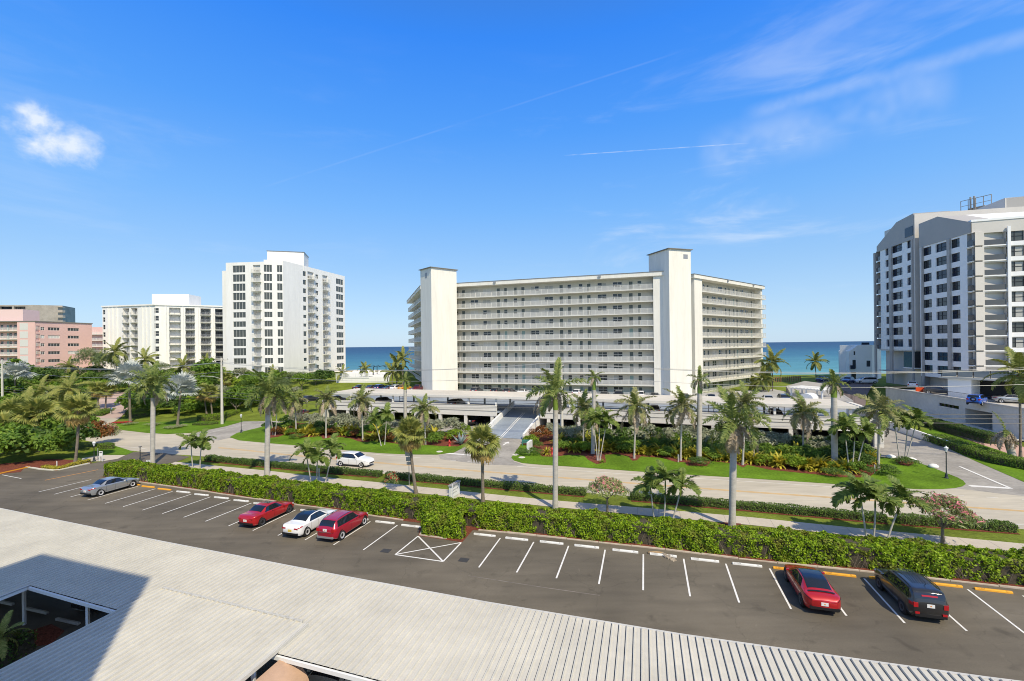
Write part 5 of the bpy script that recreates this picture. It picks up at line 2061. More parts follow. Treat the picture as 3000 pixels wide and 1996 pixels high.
SPEC = {
    # f from the rear (0) to the front (1): shoulder height, top height, half width, half width of the top, sill height
    'fastback': (4.70, 1.44, [(0, .84, .87, .60, .46, .42), (.016, .93, .97, .74, .56, .32), (.05, .99, 1.04, .86, .64, .25), (.10, 1.0, 1.08, .905, .64, .21), (.17, .97, 1.16, .92, .62, .19), (.30, .94, 1.37, .925, .60, .19), (.42, .92, 1.43, .925, .60, .19), (.53, .91, 1.42, .925, .61, .19),
                 (.64, .89, 1.22, .92, .65, .19), (.73, .86, .99, .915, .72, .19), (.86, .78, .86, .90, .72, .20), (.95, .68, .73, .80, .62, .22), (1, .60, .64, .56, .44, .30)]),
    'sedan': (4.85, 1.46, [(0, .84, .88, .62, .50, .42), (.014, .93, .97, .76, .60, .32), (.04, .99, 1.03, .87, .70, .26), (.08, 1.0, 1.06, .915, .72, .22), (.16, .98, 1.06, .925, .70, .19), (.21, .97, 1.13, .93, .66, .19), (.32, .95, 1.40, .93, .61, .19), (.44, .93, 1.46, .93, .60, .19), (.55, .92, 1.44, .93, .61, .19),
              (.65, .91, 1.22, .93, .66, .19), (.72, .90, 1.03, .925, .74, .19), (.86, .82, .92, .905, .74, .20), (.955, .72, .78, .82, .66, .22), (1, .62, .66, .58, .46, .30)]),
    'suv': (4.70, 1.68, [(0, .98, 1.04, .64, .54, .46), (.014, 1.05, 1.14, .78, .62, .38), (.04, 1.08, 1.32, .88, .66, .30), (.10, 1.07, 1.60, .925, .64, .24), (.22, 1.05, 1.66, .935, .64, .22), (.42, 1.02, 1.69, .935, .64, .22), (.54, 1.01, 1.64, .935, .65, .22),
            (.64, 1.01, 1.38, .935, .69, .22), (.71, 1.00, 1.16, .93, .76, .22), (.85, .95, 1.04, .91, .76, .23), (.955, .84, .90, .84, .68, .26), (1, .70, .75, .62, .50, .36)]),
    'boxy': (4.25, 1.70, [(0, 1.02, 1.10, .72, .64, .46), (.014, 1.07, 1.30, .82, .69, .38), (.034, 1.09, 1.56, .89, .71, .30), (.08, 1.09, 1.67, .905, .71, .26), (.22, 1.08, 1.70, .91, .71, .24), (.45, 1.06, 1.70, .91, .71, .24), (.60, 1.05, 1.62, .91, .72, .24),
             (.68, 1.05, 1.32, .91, .74, .24), (.735, 1.05, 1.15, .91, .80, .24), (.88, 1.02, 1.09, .90, .80, .25), (.965, .95, 1.00, .87, .76, .28), (1, .82, .88, .74, .62, .38)]),
    'van': (5.10, 1.75, [(0, 1.02, 1.10, .84, .72, .42), (.02, 1.06, 1.35, .93, .74, .34), (.05, 1.07, 1.64, .97, .76, .26), (.12, 1.06, 1.73, .985, .76, .22), (.40, 1.03, 1.76, .99, .76, .2), (.60, 1.02, 1.68, .99, .76, .2),
            (.72, 1.02, 1.36, .985, .78, .2), (.80, 1.0, 1.12, .97, .80, .2), (.90, .92, .98, .92, .74, .22), (.97, .80, .85, .84, .66, .26), (1, .66, .70, .64, .5, .34)]),
    'pickup': (5.70, 1.82, [(0, 1.10, 1.12, .90, .80, .55), (.02, 1.12, 1.14, .96, .84, .45), (.10, 1.12, 1.14, .98, .86, .40), (.36, 1.12, 1.15, .98, .86, .36), (.385, 1.12, 1.60, .98, .72, .36), (.44, 1.12, 1.80, .98, .72, .34), (.58, 1.11, 1.82, .98, .72, .34), (.66, 1.11, 1.58, .98, .76, .34),
               (.72, 1.12, 1.26, .98, .84, .34), (.88, 1.12, 1.18, .97, .84, .36), (.97, 1.04, 1.08, .93, .78, .40), (1, .90, .94, .80, .66, .5)]),
}


class Car:
    def __init__(s, kind):
        s.L, s.H, tab = SPEC[kind]
        f = np.array([r[0] for r in tab])
        g = np.linspace(0, 1, 65)
        s.g = g
        s.tab = []
        for c in range(1, 6):
            v = np.interp(g, f, [r[c] for r in tab])
            for _ in range(3):
                w = v.copy()
                w[1:-1] = (v[:-2] + 2 * v[1:-1] + v[2:]) / 4
                v = w
            s.tab.append(v)

    def sec(s, f):
        zs, zt, ws, wr, zb = [float(np.interp(f, s.g, v)) for v in s.tab]
        dz_ = zt - zs
        ze = zs + dz_ * (.55 + .34 * smooth01((dz_ - .06) / .36))
        return [(ws * .86, zb), (ws * .965, zb + .10), (ws, zb + .52 * (zs - zb)), (ws * .975, zs - .02), (ws * .935, zs + min(.035, (zt - zs) * .3)), (wr + (ws - wr) * .06, ze), (wr * .62, zt - .012), (0.0, zt)]

    def P(s, y, t, side=1):
        """surface point at length y (m, + to the front) and profile parameter t (0 sill .. 7 roof centre)"""
        k = s.sec(y / s.L + .5)
        t = min(max(t, 0), 7)
        i = min(int(t), 6)
        u = t - i
        p0, p1, p2, p3 = k[max(i - 1, 0)], k[i], k[i + 1], k[min(i + 2, 7)]
        if i == 4 or i == 3:
            r = tuple(p1[c] * (1 - u) + p2[c] * u for c in (0, 1))
        else:
            if i == 6:
                p3 = (-k[6][0], k[6][1])
            r = tuple(.5 * ((2 * p1[c]) + (-p0[c] + p2[c]) * u + (2 * p0[c] - 5 * p1[c] + 4 * p2[c] - p3[c]) * u * u + (-p0[c] + 3 * p1[c] - 3 * p2[c] + p3[c]) * u ** 3) for c in (0, 1))
        return Vector((r[0] * side, y, r[1]))

    def body(s):
        ts = [0, .5, 1, 1.5, 2, 2.5, 2.85, 3, 3.5, 4, 4.5, 5, 5.5, 6, 6.5, 7]
        ys = [(f - .5) * s.L for f in np.concatenate([[0, .006, .014], np.linspace(.025, .975, 58), [.985, .994, 1]])]
        n = 2 * len(ts) - 1
        vs = []
        for y in ys:
            row = [s.P(y, t, 1) for t in ts] + [s.P(y, t, -1) for t in reversed(ts[:-1])]
            vs += row
        fs = [(i * n + j, i * n + j + 1, (i + 1) * n + j + 1, (i + 1) * n + j) for i in range(len(ys) - 1) for j in range(n - 1)]
        fs = [tuple(reversed(f)) for f in fs]
        fs.append(tuple(range(n)))
        fs.append(tuple((len(ys) - 1) * n + j for j in range(n - 1, -1, -1)))
        fs += [(i * n, (i + 1) * n, (i + 1) * n + n - 1, i * n + n - 1) for i in range(len(ys) - 1)]
        return MB().add(vs, fs)

    def patch(s, c, off=.006, nu=8, nv=5, side=1, both=False):
        """panel that follows the body: c = four (y,t) corners; both=True spans the car from side to side"""
        mb = MB()
        (y0, t0), (y1, t1), (y2, t2), (y3, t3) = c

        def pt(a, b, sd):
            y = (y0 * (1 - a) + y1 * a) * (1 - b) + (y3 * (1 - a) + y2 * a) * b
            t = (t0 * (1 - a) + t1 * a) * (1 - b) + (t3 * (1 - a) + t2 * a) * b
            p = s.P(y, t, sd)
            e = .01
            dy = s.P(y + e, t, sd) - s.P(y - e, t, sd)
            if t > 6.93:
                dt = Vector((-sd, 0, 0))
            else:
                dt = s.P(y, t + .05, sd) - s.P(y, t - .05, sd)
            n = dy.cross(dt) * sd
            if n.length < 1e-9:
                n = Vector((0, 0, 1))
            n.normalize()
            if n.dot(Vector((p.x, 0, p.z - .6))) < 0:
                n = -n
            return p + n * off
        if both:
            # a runs along y, b from the right edge over the centre line to the left edge
            vs = []
            for i in range(nu + 1):
                a = i / nu
                half = [pt(a, j / nv, 1) for j in range(nv + 1)]
                vs += half + [Vector((-p.x, p.y, p.z)) for p in reversed(half[:-1])]
            n = 2 * nv + 1
            fs = [(i * n + j, i * n + j + 1, (i + 1) * n + j + 1, (i + 1) * n + j) for i in range(nu) for j in range(n - 1)]
            mb.add(vs, [tuple(reversed(f)) for f in fs])
        else:
            vs = [pt(i / nu, j / nv, side) for i in range(nu + 1) for j in range(nv + 1)]
            fs = [(i * (nv + 1) + j, i * (nv + 1) + j + 1, (i + 1) * (nv + 1) + j + 1, (i + 1) * (nv + 1) + j) for i in range(nu) for j in range(nv)]
            mb.add(vs, fs if side < 0 else [tuple(reversed(f)) for f in fs])
        return mb


def wheel_meshes(r, dark, spokes):
    mb = MB()
    mb.lathe([(r * .62, -.10), (r * .93, -.11), (r, -.07), (r, .07), (r * .93, .11), (r * .62, .10)], 24, axis='x')
    ty = mb.mesh('wheel', m_tyre, True)
    mb = MB()
    mb.lathe([(0.001, .055), (r * .12, .085), (r * .14, .06)], 12, axis='x', mi=0)
    mb.lathe([(r * .60, .10), (r * .655, .115), (r * .665, .10)], 24, axis='x', mi=0)
    mb.lathe([(0.001, .02), (r * .63, .02)], 20, axis='x', mi=1)
    for k in range(spokes):
        a = 2 * pi * k / spokes
        w = .30 / spokes + .018
        d, e = Vector((0, cos(a), sin(a))), Vector((0, -sin(a), cos(a)))
        c0, c1 = Vector((.075, 0, 0)) + d * r * .1, Vector((.10, 0, 0)) + d * r * .63
        mb.add([c0 - e * w, c0 + e * w, c1 + e * w * 1.3, c1 - e * w * 1.3], [(0, 1, 2, 3)])
        b0, b1 = c0 - Vector((.04, 0, 0)), c1 - Vector((.04, 0, 0))
        mb.add([c0 - e * w, c1 - e * w * 1.3, b1 - e * w * 1.3, b0 - e * w, c0 + e * w, c1 + e * w * 1.3, b1 + e * w * 1.3, b0 + e * w], [(0, 1, 2, 3), (7, 6, 5, 4)])
    ri = mb.mesh('rim', [m_rimk if dark else m_rim, m_black])
    return ty, ri


def make_car(kind, paint, label, group=None, r=.335, dark_rim=False, spokes=10, wheel_f=(.17, .81), roof_glass=False, lamps='wide', rails=False, plate='plain', roof_black=False, two_tone=False, name='parked_car', cat='car'):
    C_ = Car(kind)
    L = C_.L
    t = thing(name, label, cat, group=group)
    bo = C_.body().build('body', paint, t, smooth=True)
    y = lambda f: (f - .5) * L
    short = kind in ('suv', 'van', 'boxy')
    rg = {'fastback': (.165, .37), 'sedan': (.205, .335), 'suv': (.030, .105), 'boxy': (.016, .07), 'van': (.024, .075), 'pickup': (.378, .425)}[kind]
    wsd = {'fastback': (.56, .715), 'sedan': (.565, .705), 'suv': (.56, .695), 'boxy': (.615, .715), 'van': (.62, .775), 'pickup': (.605, .70)}[kind]
    # glass
    C_.patch([(y(rg[0]), 5.15), (y(rg[1]), 5.15), (y(rg[1]), 7), (y(rg[0]), 7)], .006, 8, 6, both=True).build('rear_window', m_cglass, t, smooth=True)
    C_.patch([(y(wsd[1]), 5.12), (y(wsd[0]), 5.12), (y(wsd[0]), 7), (y(wsd[1]), 7)], .006, 8, 6, both=True).build('windshield', m_cglass, t, smooth=True)
    if roof_glass:
        C_.patch([(y(rg[1] - .012), 5.2), (y(wsd[0] + .012), 5.2), (y(wsd[0] + .012), 7), (y(rg[1] - .012), 7)], .005, 10, 6, both=True).build('roof_glass', m_cglass, t, smooth=True)
    a0 = {'fastback': .235, 'sedan': .255, 'suv': .105, 'boxy': .085, 'van': .075, 'pickup': .40}[kind]
    a1 = wsd[1] - .035
    mid = {'fastback': .44, 'sedan': .445, 'suv': .42, 'boxy': .42, 'van': .40, 'pickup': .50}[kind]
    q_ = .235 if short else None
    cuts = [(a0, mid - .006), (mid + .006, a1)]
    if short:
        cuts = [(a0, .225), (.237, mid - .006), (mid + .006, a1)]
    for sd in (1, -1):
        C_.patch([(y(a0 - .012), 4.05), (y(a1 + .02), 4.05), (y(wsd[0] - .01), 4.96), (y(a0 + (.02 if short else .07)), 4.96)], .004, 14, 5, sd).build('window_trim', m_trim, t, smooth=True)
        for i, (u, v) in enumerate(cuts):
            tu, tv = u, v
            if i == 0:
                tu = a0 + (.025 if short else .085)
            if i == len(cuts) - 1:
                tv = wsd[0] - .03
            C_.patch([(y(u), 4.12), (y(v), 4.12), (y(tv), 4.88), (y(tu), 4.88)], .009, 8, 4, sd).build('side_window', m_cglass, t, smooth=True)
        for f in ((a0 + .02, mid, wsd[1] - .02) if kind != 'pickup' else (.40, .50, .68)):
            C_.patch([(y(f), .9), (y(f) + .014, .9), (y(f) + .014, 3.9), (y(f), 3.9)], .004, 1, 8, sd).build('door_seam', m_trim, t)
        for f in (mid - .05, mid + .13):
            C_.patch([(y(f), 2.95), (y(f) + .17, 2.95), (y(f) + .17, 3.1), (y(f), 3.1)], .02, 2, 1, sd).build('door_handle', paint if not dark_rim else m_trim, t)
        p = C_.P(y(wsd[1] - .045), 4.0, sd)
        mb = MB()
        mb.box(p.x + (.02 if sd > 0 else -.17), p.x + (.17 if sd > 0 else -.02), p.y - .05, p.y + .03, p.z + .02, p.z + .12)
        mb.build('mirror', paint, t)
        C_.patch([(y(wheel_f[0] + .085), 0.05), (y(wheel_f[1] - .085), 0.05), (y(wheel_f[1] - .085), .75), (y(wheel_f[0] + .085), .75)], .006, 8, 2, sd).build('sill_trim', m_trim, t)
    ty, ri = wheel_meshes(r, dark_rim, spokes)
    for f in wheel_f:
        for sd in (1, -1):
            yy = y(f)
            xx = abs(C_.P(yy, 1.6).x)
            mb = MB()
            mb.lathe([(r * 1.17, -.12), (r * 1.17, .004), (0.001, .004)], 22, axis='x')
            o = mb.build('wheel_arch', m_black, t)
            o.matrix_basis = Matrix.Translation((sd * (xx - .002), yy, r + .02)) @ Matrix.Rotation(0 if sd > 0 else pi, 4, 'Z')
            w = inst(ty, 'wheel', t)
            w.matrix_basis = Matrix.Translation((sd * (xx - .085), yy, r)) @ Matrix.Rotation(0 if sd > 0 else pi, 4, 'Z')
            inst(ri, 'rim', w)
    # rear end
    zt = {'fastback': .84, 'sedan': .84, 'suv': 1.0, 'boxy': .98, 'van': 1.05, 'pickup': .98}[kind]
    if lamps != 'none':
        for sd in (1, -1):
            if lamps == 'slim':
                C_.patch([(y(.10), 2.95), (y(.004), 2.85), (y(.004), 3.2), (y(.085), 3.3)], .008, 6, 2, sd).build('tail_light', m_trim, t, smooth=True)
                MB().box(min(sd * .30, sd * .60), max(sd * .30, sd * .60), y(0) - .006, y(0) + .05, zt - .06, zt - .02).build('tail_light', m_tail, t)
            elif lamps == 'wide':
                C_.patch([(y(.075), 2.72), (y(.004), 2.72), (y(.004), 3.25), (y(.09), 3.2)], .008, 5, 3, sd).build('tail_light', m_tail, t, smooth=True)
                MB().box(sd * .40 if sd > 0 else -.72, .72 if sd > 0 else -.40, y(0) - .012, y(0) + .02, zt - .055, zt + .045).build('tail_light', m_tail, t)
            else:
                MB().box(min(sd * .56, sd * .76), max(sd * .56, sd * .76), y(0) - .02, y(0) + .05, zt - .14, zt + .10).build('tail_light', m_tail, t)
                C_.patch([(y(.05), 2.5), (y(.004), 2.5), (y(.004), 3.2), (y(.05), 3.2)], .008, 4, 3, sd).build('tail_light', m_tail, t, smooth=True)
            C_.patch([(y(.90), 2.7), (y(.992), 2.5), (y(.985), 3.3), (y(.89), 3.5)], .008, 6, 3, sd).build('head_light', m_head, t, smooth=True)
    zp = zt - (.02 if lamps == 'box' else .17)
    MB().box(-.17, .17, y(0) - .018, y(0) + .01, zp - .09, zp + .09).build('license_plate', m_platey if plate == 'yellow' else m_plate, t)
    if plate == 'plain':
        MB().box(-.035, .035, y(0) - .022, y(0) - .0185, zp - .03, zp + .03).build('plate_emblem', M('orange_print', (0.75, 0.25, 0.05), .6), t)
    mb = MB()
    mb.box(-.70, .70, y(0) - .03, y(0) + .12, .36, .50)
    mb.build('bumper_trim', m_trim if kind != 'suv' else m_greym, t)
    mb = MB()
    mb.box(-.45, .45, y(1) - .10, y(1) + .012, .42, .58)
    mb.build('grille', m_trim, t)
    if rails:
        for sd in (1, -1):
            pts = [C_.P(y(f), 5.25, sd) + Vector((0, 0, .05 if .14 < f < .52 else .0)) for f in np.linspace(.12, .54, 9)]
            MB().tube(pts, .022, 6).build('roof_rail', m_chrome if rails == 'chrome' else m_trim, t)
    return t


def place(o, p, rz):
    o.location = p
    o.rotation_euler = (0, 0, rz)
    return o


STALL = math.atan2(LD.y, LD.x) - pi / 2       # heading of a car whose front points at the hedge


def park(o, px, py, e, L):
    """rear bumper seen at a pixel at height e"""
    p = G(px, py, e)
    c = Vector((p.x, p.y, 0)) + LD * (L / 2)
    place(o, (c.x, c.y, .021), STALL)


G_LOT = 'cars parked along the hedge'
c1 = make_car('fastback', PAINT['red'], 'red fastback car with black glass roof parked left of black SUV', G_LOT, .35, True, 10, (.185, .80), roof_glass=True, lamps='slim')
park(c1, 2417, 1788, .38, 4.70)
fb = Car('fastback')
fb.patch([(fb.L * -.40, 5.0), (fb.L * -.375, 5.0), (fb.L * -.375, 7), (fb.L * -.40, 7)], .03, 2, 6, both=True).build('spoiler', m_trim, c1, smooth=True)
c2 = make_car('boxy', PAINT['charcoal'], 'black compact SUV with roof rails parked at the right', G_LOT, .36, True, 10, (.20, .80), lamps='box', rails='black')
park(c2, 2728, 1808, .42, 4.25)
bx = Car('boxy')
for i in range(9):
    u = -.36 + .09 * i
    tt = 5.9 if abs(u) > .3 else 6.4
    MB().box(u - .012, u + .012, -1.2, .45, 1.708, 1.716).build('roof_rib', PAINT['black'], c2)
MB().tube([(.1, -1.35, 1.70), (.1, -1.5, 1.84)], .012, 5).build('antenna', m_black, c2)
bx.patch([(-2.02, 6.2), (-1.99, 6.2), (-1.99, 7), (-2.02, 7)], .02, 2, 5, both=True).build('brake_light', m_tail, c2)
for sd in (1, -1):
    MB().box(min(sd * .5, sd * .7), max(sd * .5, sd * .7), -2.16, -2.1, .5, .6).build('reflector', m_tail, c2)
c3 = make_car('suv', PAINT['crimson'], 'dark red SUV with silver roof rails parked beside the white sedan', G_LOT, .37, False, 10, (.18, .805), lamps='box', rails='chrome')
park(c3, 952, 1575, .45, 4.70)
su = Car('suv')
MB().box(-.55, .55, -2.375, -2.33, .80, .84).build('chrome_strip', m_chrome, c3)
c4 = make_car('sedan', PAINT['white'], 'white sedan with black panoramic roof parked beside red SUV', G_LOT, .35, False, 12, (.18, .81), roof_glass=True, lamps='wide', plate='yellow')
park(c4, 849, 1566, .40, 4.85)
c5 = make_car('sedan', PAINT['red'], 'bright red sedan with dark wheels parked alone in the left row', G_LOT, .35, True, 5, (.18, .81), lamps='wide')
park(c5, 718, 1537, .38, 4.85)
sd_ = Car('sedan')
sd_.patch([(-.35, 5.9), (.25, 5.9), (.25, 7), (-.35, 7)], .006, 4, 4, both=True).build('sunroof', m_cglass, c5)
c6 = make_car('sedan', PAINT['silver'], 'silver sedan parked at the left end beside yellow wheel stops', G_LOT, .345, False, 12, (.175, .80), lamps='wide')
park(c6, 249, 1449, .38, 4.85)

# plain cars further away: copies of five kinds, each with its own paint
protos = {}


def far_car(kind, paint, label, p, rz, group):
    if kind not in protos:
        o = make_car(kind, PAINT[paint], label, group, lamps='box' if kind != 'sedan' else 'wide', rails=False)
        protos[kind] = o
    else:
        o = copy_tree(protos[kind], None, 'parked_car')
        o['label'] = label
        o['group'] = group
    for ch in CH[o.name]:
        if ch.name.startswith(('body', 'mirror', 'door_handle')):
            ch.material_slots[0].link = 'OBJECT'
            ch.material_slots[0].material = PAINT[paint]
    return place(o, p, rz)


HEAD = math.atan2(GN.y, GN.x) - pi / 2
G_D, G_L = 'cars on the yard in front of the condominium', 'cars in the two level garage'


def yard_car(px, kind, paint, label, b=21.5, flip=False, dz=3.5, grp=G_D, rot=0.0):
    k = ray(px, 1140)[0]
    o = GF(0, b)
    a = (k * o.y - o.x) / (GE.x - k * GE.y)
    q = GF(a, b, dz)
    return far_car(kind, paint, label, q, HEAD + (pi if flip else 0) + rot, grp)


for a in ((1055, 'sedan', 'black', 'black sedan at the left end of the upper yard', 25), (1088, 'sedan', 'grey', 'dark grey sedan second from left in the upper yard', 25), (1115, 'suv', 'navy', 'dark blue SUV between grey sedans on the upper yard', 25),
          (1143, 'sedan', 'grey', 'grey sedan just left of the white SUV on the yard', 25), (1163, 'suv', 'white', 'white SUV left of the yellow off-roader on the yard', 25), (1186, 'boxy', 'yellow', 'yellow off-roader on the upper yard beside the lift tower', 25),
          (1224, 'pickup', 'wine', 'dark red pickup at the foot of the left lift tower', 24), (1397, 'suv', 'grey', 'dark SUV parked alone left of centre on the yard', 23), (1456, 'suv', 'black', 'black SUV above the ramp opening on the yard', 23),
          (1492, 'suv', 'brown', 'brown SUV right of the black one above the ramp', 23), (1533, 'sedan', 'white', 'white sedan above the ramp behind the garage roof', 23), (1692, 'suv', 'white', 'white SUV behind the garage roof near the round topped palm', 23)):
    yard_car(*a[:4], b=a[4])
for a in ((1770, 'sedan', 'grey', 'grey sedan with its front to the camera right of the tall palm'), (1812, 'boxy', 'black', 'black off-roader facing the road on the upper yard'), (1876, 'suv', 'white', 'white SUV facing the road right of the black off-roader'),
          (1918, 'sedan', 'brown', 'dark brown sedan left of the right lift tower'), (2006, 'sedan', 'black', 'black sedan at the foot of the right lift tower'), (2083, 'sedan', 'silver', 'silver sedan in front of the right wing'),
          (2122, 'suv', 'grey', 'grey SUV in front of the right wing'), (2250, 'sedan', 'white', 'white sedan left of the slatted pergola'), (2298, 'suv', 'grey', 'dark SUV next to the slatted pergola')):
    yard_car(*a, b=20.5, flip=True)
for a in ((905, 'sedan', 'black', 'black sedan under the left end of the garage roof'), (985, 'suv', 'black', 'black SUV in the second bay of the garage roof'), (1125, 'suv', 'black', 'black SUV beside the steel frame on the garage deck'),
          (1338, 'van', 'black', 'black minivan on the garage deck left of the ramp'), (1640, 'suv', 'black', 'black SUV on the garage deck right of the ramp'), (1917, 'suv', 'black', 'black SUV on the garage deck behind ragged palm'), (2268, 'suv', 'black', 'black SUV on the garage deck at the right')):
    yard_car(*a, b=3.6, dz=2.99, grp=G_L, rot=random.uniform(-.05, .05))
for a in ((1393, 'pickup', 'black', 'dark pickup with red tail lamps in the lower garage left of ramp'), (1978, 'sedan', 'navy', 'blue car in the lower garage behind the palms'), (2325, 'sedan', 'black', 'black sedan in the lower garage at the right'), (1640, 'suv', 'silver', 'silver SUV in the lower garage right of the ramp')):
    yard_car(*a, b=3.2, dz=.04, grp=G_L)
g_st = 'cars by the road and the right tower'
p = G(886, 1219)
far_car('sedan', 'maroon', 'maroon sedan in the open at the left end of the garage', (p.x, p.y, .03), HEAD + .4, g_st)
DK = math.atan2(PW.U.y, PW.U.x) - pi / 2


def deck_car(px, depth, kind, paint, label, rz, z=4.46):
    k = ray(px, 1140)[0]
    return far_car(kind, paint, label, (k * depth, depth, z), rz, g_st)


deck_car(2753, 89.5, 'suv', 'grey', 'dark grey SUV on the podium under the tower', DK + .9)
bj = deck_car(2862, 74.5, 'boxy', 'blue', 'bright blue four door off-roader on the podium edge', DK + 2.35)
deck_car(2968, 75.5, 'sedan', 'silver', 'silver sedan right of the blue off-roader', DK + 1.2)
ty, ri = wheel_meshes(.38, True, 6)
w = inst(ty, 'spare_wheel', bj)
w.matrix_basis = Matrix.Translation((0, -2.2, 1.0)) @ Matrix.Rotation(-pi / 2, 4, 'Z')
deck_car(2675, 101, 'suv', 'white', 'white SUV parked in the undercroft of the tower', DK + 2.6, 4.46)
for px, dp, kd, pt_, lb in ((2408, 128, 'sedan', 'navy', 'dark blue car at the far end of the brick court'), (2484, 122, 'suv', 'navy', 'dark blue SUV beside the white minivan'), (2536, 121, 'van', 'white', 'white minivan in front of the beach house')):
    k = ray(px, 1120)[0]
    far_car(kd, pt_, lb, (k * dp, dp, terrain(k * dp, dp) + .5), 2.2 if kd != 'van' else 1.35, g_st)
# white crossover driving on the road
rd_ = (G(1180, 1372) - G(980, 1356)).normalized()
q = G(1035, 1369)
wc = copy_tree(protos['suv'], None, 'moving_car')
for ch in CH[wc.name]:
    if ch.name.startswith(('body', 'mirror', 'door_handle')):
        ch.material_slots[0].link = 'OBJECT'
        ch.material_slots[0].material = PAINT['white']
tag(wc, 'white crossover driving to the right on the road', 'car', 'cars by the road and the right tower')
place(wc, (q.x, q.y + .9, .013), math.atan2(rd_.y, rd_.x) - pi / 2)
# two cars under the carport
bc = copy_tree(protos['suv'], None, 'parked_car')
for ch in CH[bc.name]:
    if ch.name.startswith(('body', 'mirror', 'door_handle')):
        ch.material_slots[0].link = 'OBJECT'
        ch.material_slots[0].material = PAINT['black']
tag(bc, 'black car in deep shade under the left carport', 'car', 'cars under the carport')
q = G(215, 1815) + LD * 2.6
place(bc, (q.x, q.y, .021), STALL + pi)
gc = copy_tree(protos['sedan'], None, 'parked_car')
for ch in CH[gc.name]:
    if ch.name.startswith(('body', 'mirror', 'door_handle')):
        ch.material_slots[0].link = 'OBJECT'
        ch.material_slots[0].material = PAINT['beige']
tag(gc, 'beige car half under the carport at the bottom edge', 'car', 'cars under the carport')
q = G(950, 1990, 1.0) + LD * 1.0
place(gc, (q.x, q.y, .021), STALL + pi)

# ================================================================== VEGETATION
L_HEDGE = LEAF('hedge_leaf', (0.040, 0.115, 0.005), (0.40, 0.56, 0.020), .30, patch=(1.1, (0.21, 0.21, 0.035)))
L_LOWH = LEAF('low_hedge_leaf', (0.055, 0.125, 0.020), (0.17, 0.25, 0.04), .28)
L_DARK = LEAF('dark_leaf', (0.035, 0.090, 0.016), (0.14, 0.22, 0.04), .28)
L_GREEN = LEAF('green_leaf', (0.060, 0.145, 0.015), (0.23, 0.34, 0.04), .3)
L_LIME = LEAF('lime_leaf', (0.12, 0.22, 0.015), (0.32, 0.43, 0.035), .3)
L_YEL = LEAF('croton_leaf', (0.20, 0.24, 0.02), (0.66, 0.55, 0.06), .32)
L_RED = LEAF('bronze_leaf', (0.10, 0.10, 0.02), (0.33, 0.10, 0.03), .3)
L_GREY = LEAF('grey_green_leaf', (0.19, 0.22, 0.12), (0.43, 0.44, 0.30), .25)
L_OLE = LEAF('oleander_leaf', (0.14, 0.20, 0.05), (0.44, 0.47, 0.20), .3)
L_PINK = LEAF('pink_flower', (0.70, 0.16, 0.22), (0.90, 0.42, 0.44), .35)
L_REDF = LEAF('red_flower', (0.45, 0.015, 0.03), (0.65, 0.05, 0.06), .3)
L_ROYAL = LEAF('royal_frond', (0.08, 0.145, 0.025), (0.33, 0.36, 0.10), .28)
L_RAG = LEAF('ragged_frond', (0.14, 0.165, 0.055), (0.42, 0.40, 0.18), .28)
L_DEAD = LEAF('dead_frond', (0.32, 0.25, 0.17), (0.60, 0.51, 0.39), .25)
L_ADON = LEAF('small_palm_frond', (0.065, 0.13, 0.018), (0.27, 0.33, 0.075), .28)
L_COCO = LEAF('coconut_frond', (0.13, 0.18, 0.03), (0.40, 0.39, 0.11), .3)
L_SABAL = LEAF('sabal_fan', (0.14, 0.19, 0.035), (0.40, 0.39, 0.10), .3)
L_SOLD = LEAF('old_sabal_fan', (0.38, 0.25, 0.07), (0.62, 0.44, 0.15), .28)
L_BISM = LEAF('silver_fan', (0.36, 0.40, 0.36), (0.58, 0.60, 0.55), .2)
L_AGAVE = LEAF('agave_blade', (0.22, 0.30, 0.30), (0.33, 0.40, 0.38), .1)
L_FEATH = LEAF('feathery_leaf', (0.10, 0.15, 0.055), (0.24, 0.29, 0.12), .28)
m_gtrunk = M('grey_palm_trunk', (0.45, 0.42, 0.37), .85, noise=(1.2, .12), noise2=(9, .12), stretch=(1, 1, 3), bump=(8, .4, .03))
m_btrunk = M('brown_palm_trunk', (0.20, 0.165, 0.125), .9, noise=(2, .2), noise2=(12, .25), stretch=(1, 1, 4), bump=(10, .6, .04))
m_shaft = M('crownshaft', (0.17, 0.25, 0.035), .5, noise=(3, .12))
m_twig = M('twig', (0.24, 0.19, 0.14), .9, noise=(3, .2))
m_husk = M('husk', (0.40, 0.27, 0.14), .9, noise=(6, .2))


def quads_mesh(name, V, mats, mi=None):
    """V: (n,4,3) array -> mesh of n separate quads"""
    n = len(V)
    me = bpy.data.meshes.new(name)
    me.vertices.add(n * 4)
    me.vertices.foreach_set('co', V.reshape(-1).astype(np.float32))
    me.loops.add(n * 4)
    me.loops.foreach_set('vertex_index', np.arange(n * 4, dtype=np.int32))
    me.polygons.add(n)
    me.polygons.foreach_set('loop_start', np.arange(0, n * 4, 4, dtype=np.int32))
    for m in mats:
        me.materials.append(m)
    if mi is not None:
        me.polygons.foreach_set('material_index', mi.astype(np.int32))
    me.update(calc_edges=True)
    me.validate()
    return me


def unit(a):
    return a / (np.linalg.norm(a, axis=-1, keepdims=True) + 1e-9)


def leaves(c, nrm, size, aspect=.55, jit=.8, r=rng, droop=0.0):
    """diamond leaves at points c facing roughly along nrm"""
    n = len(c)
    nn = unit(nrm + r.normal(0, jit, (n, 3)))
    t = unit(np.cross(nn, r.normal(0, 1, (n, 3))))
    b = np.cross(nn, t)
    L = (size * r.uniform(.65, 1.35, n))[:, None]
    W = L * aspect
    V = np.stack([c - t * L * .5, c + b * W * .5 + nn * L * .06, c + t * L * .5 - np.array([0, 0, 1]) * L * droop, c - b * W * .5 + nn * L * .06], 1)
    return V


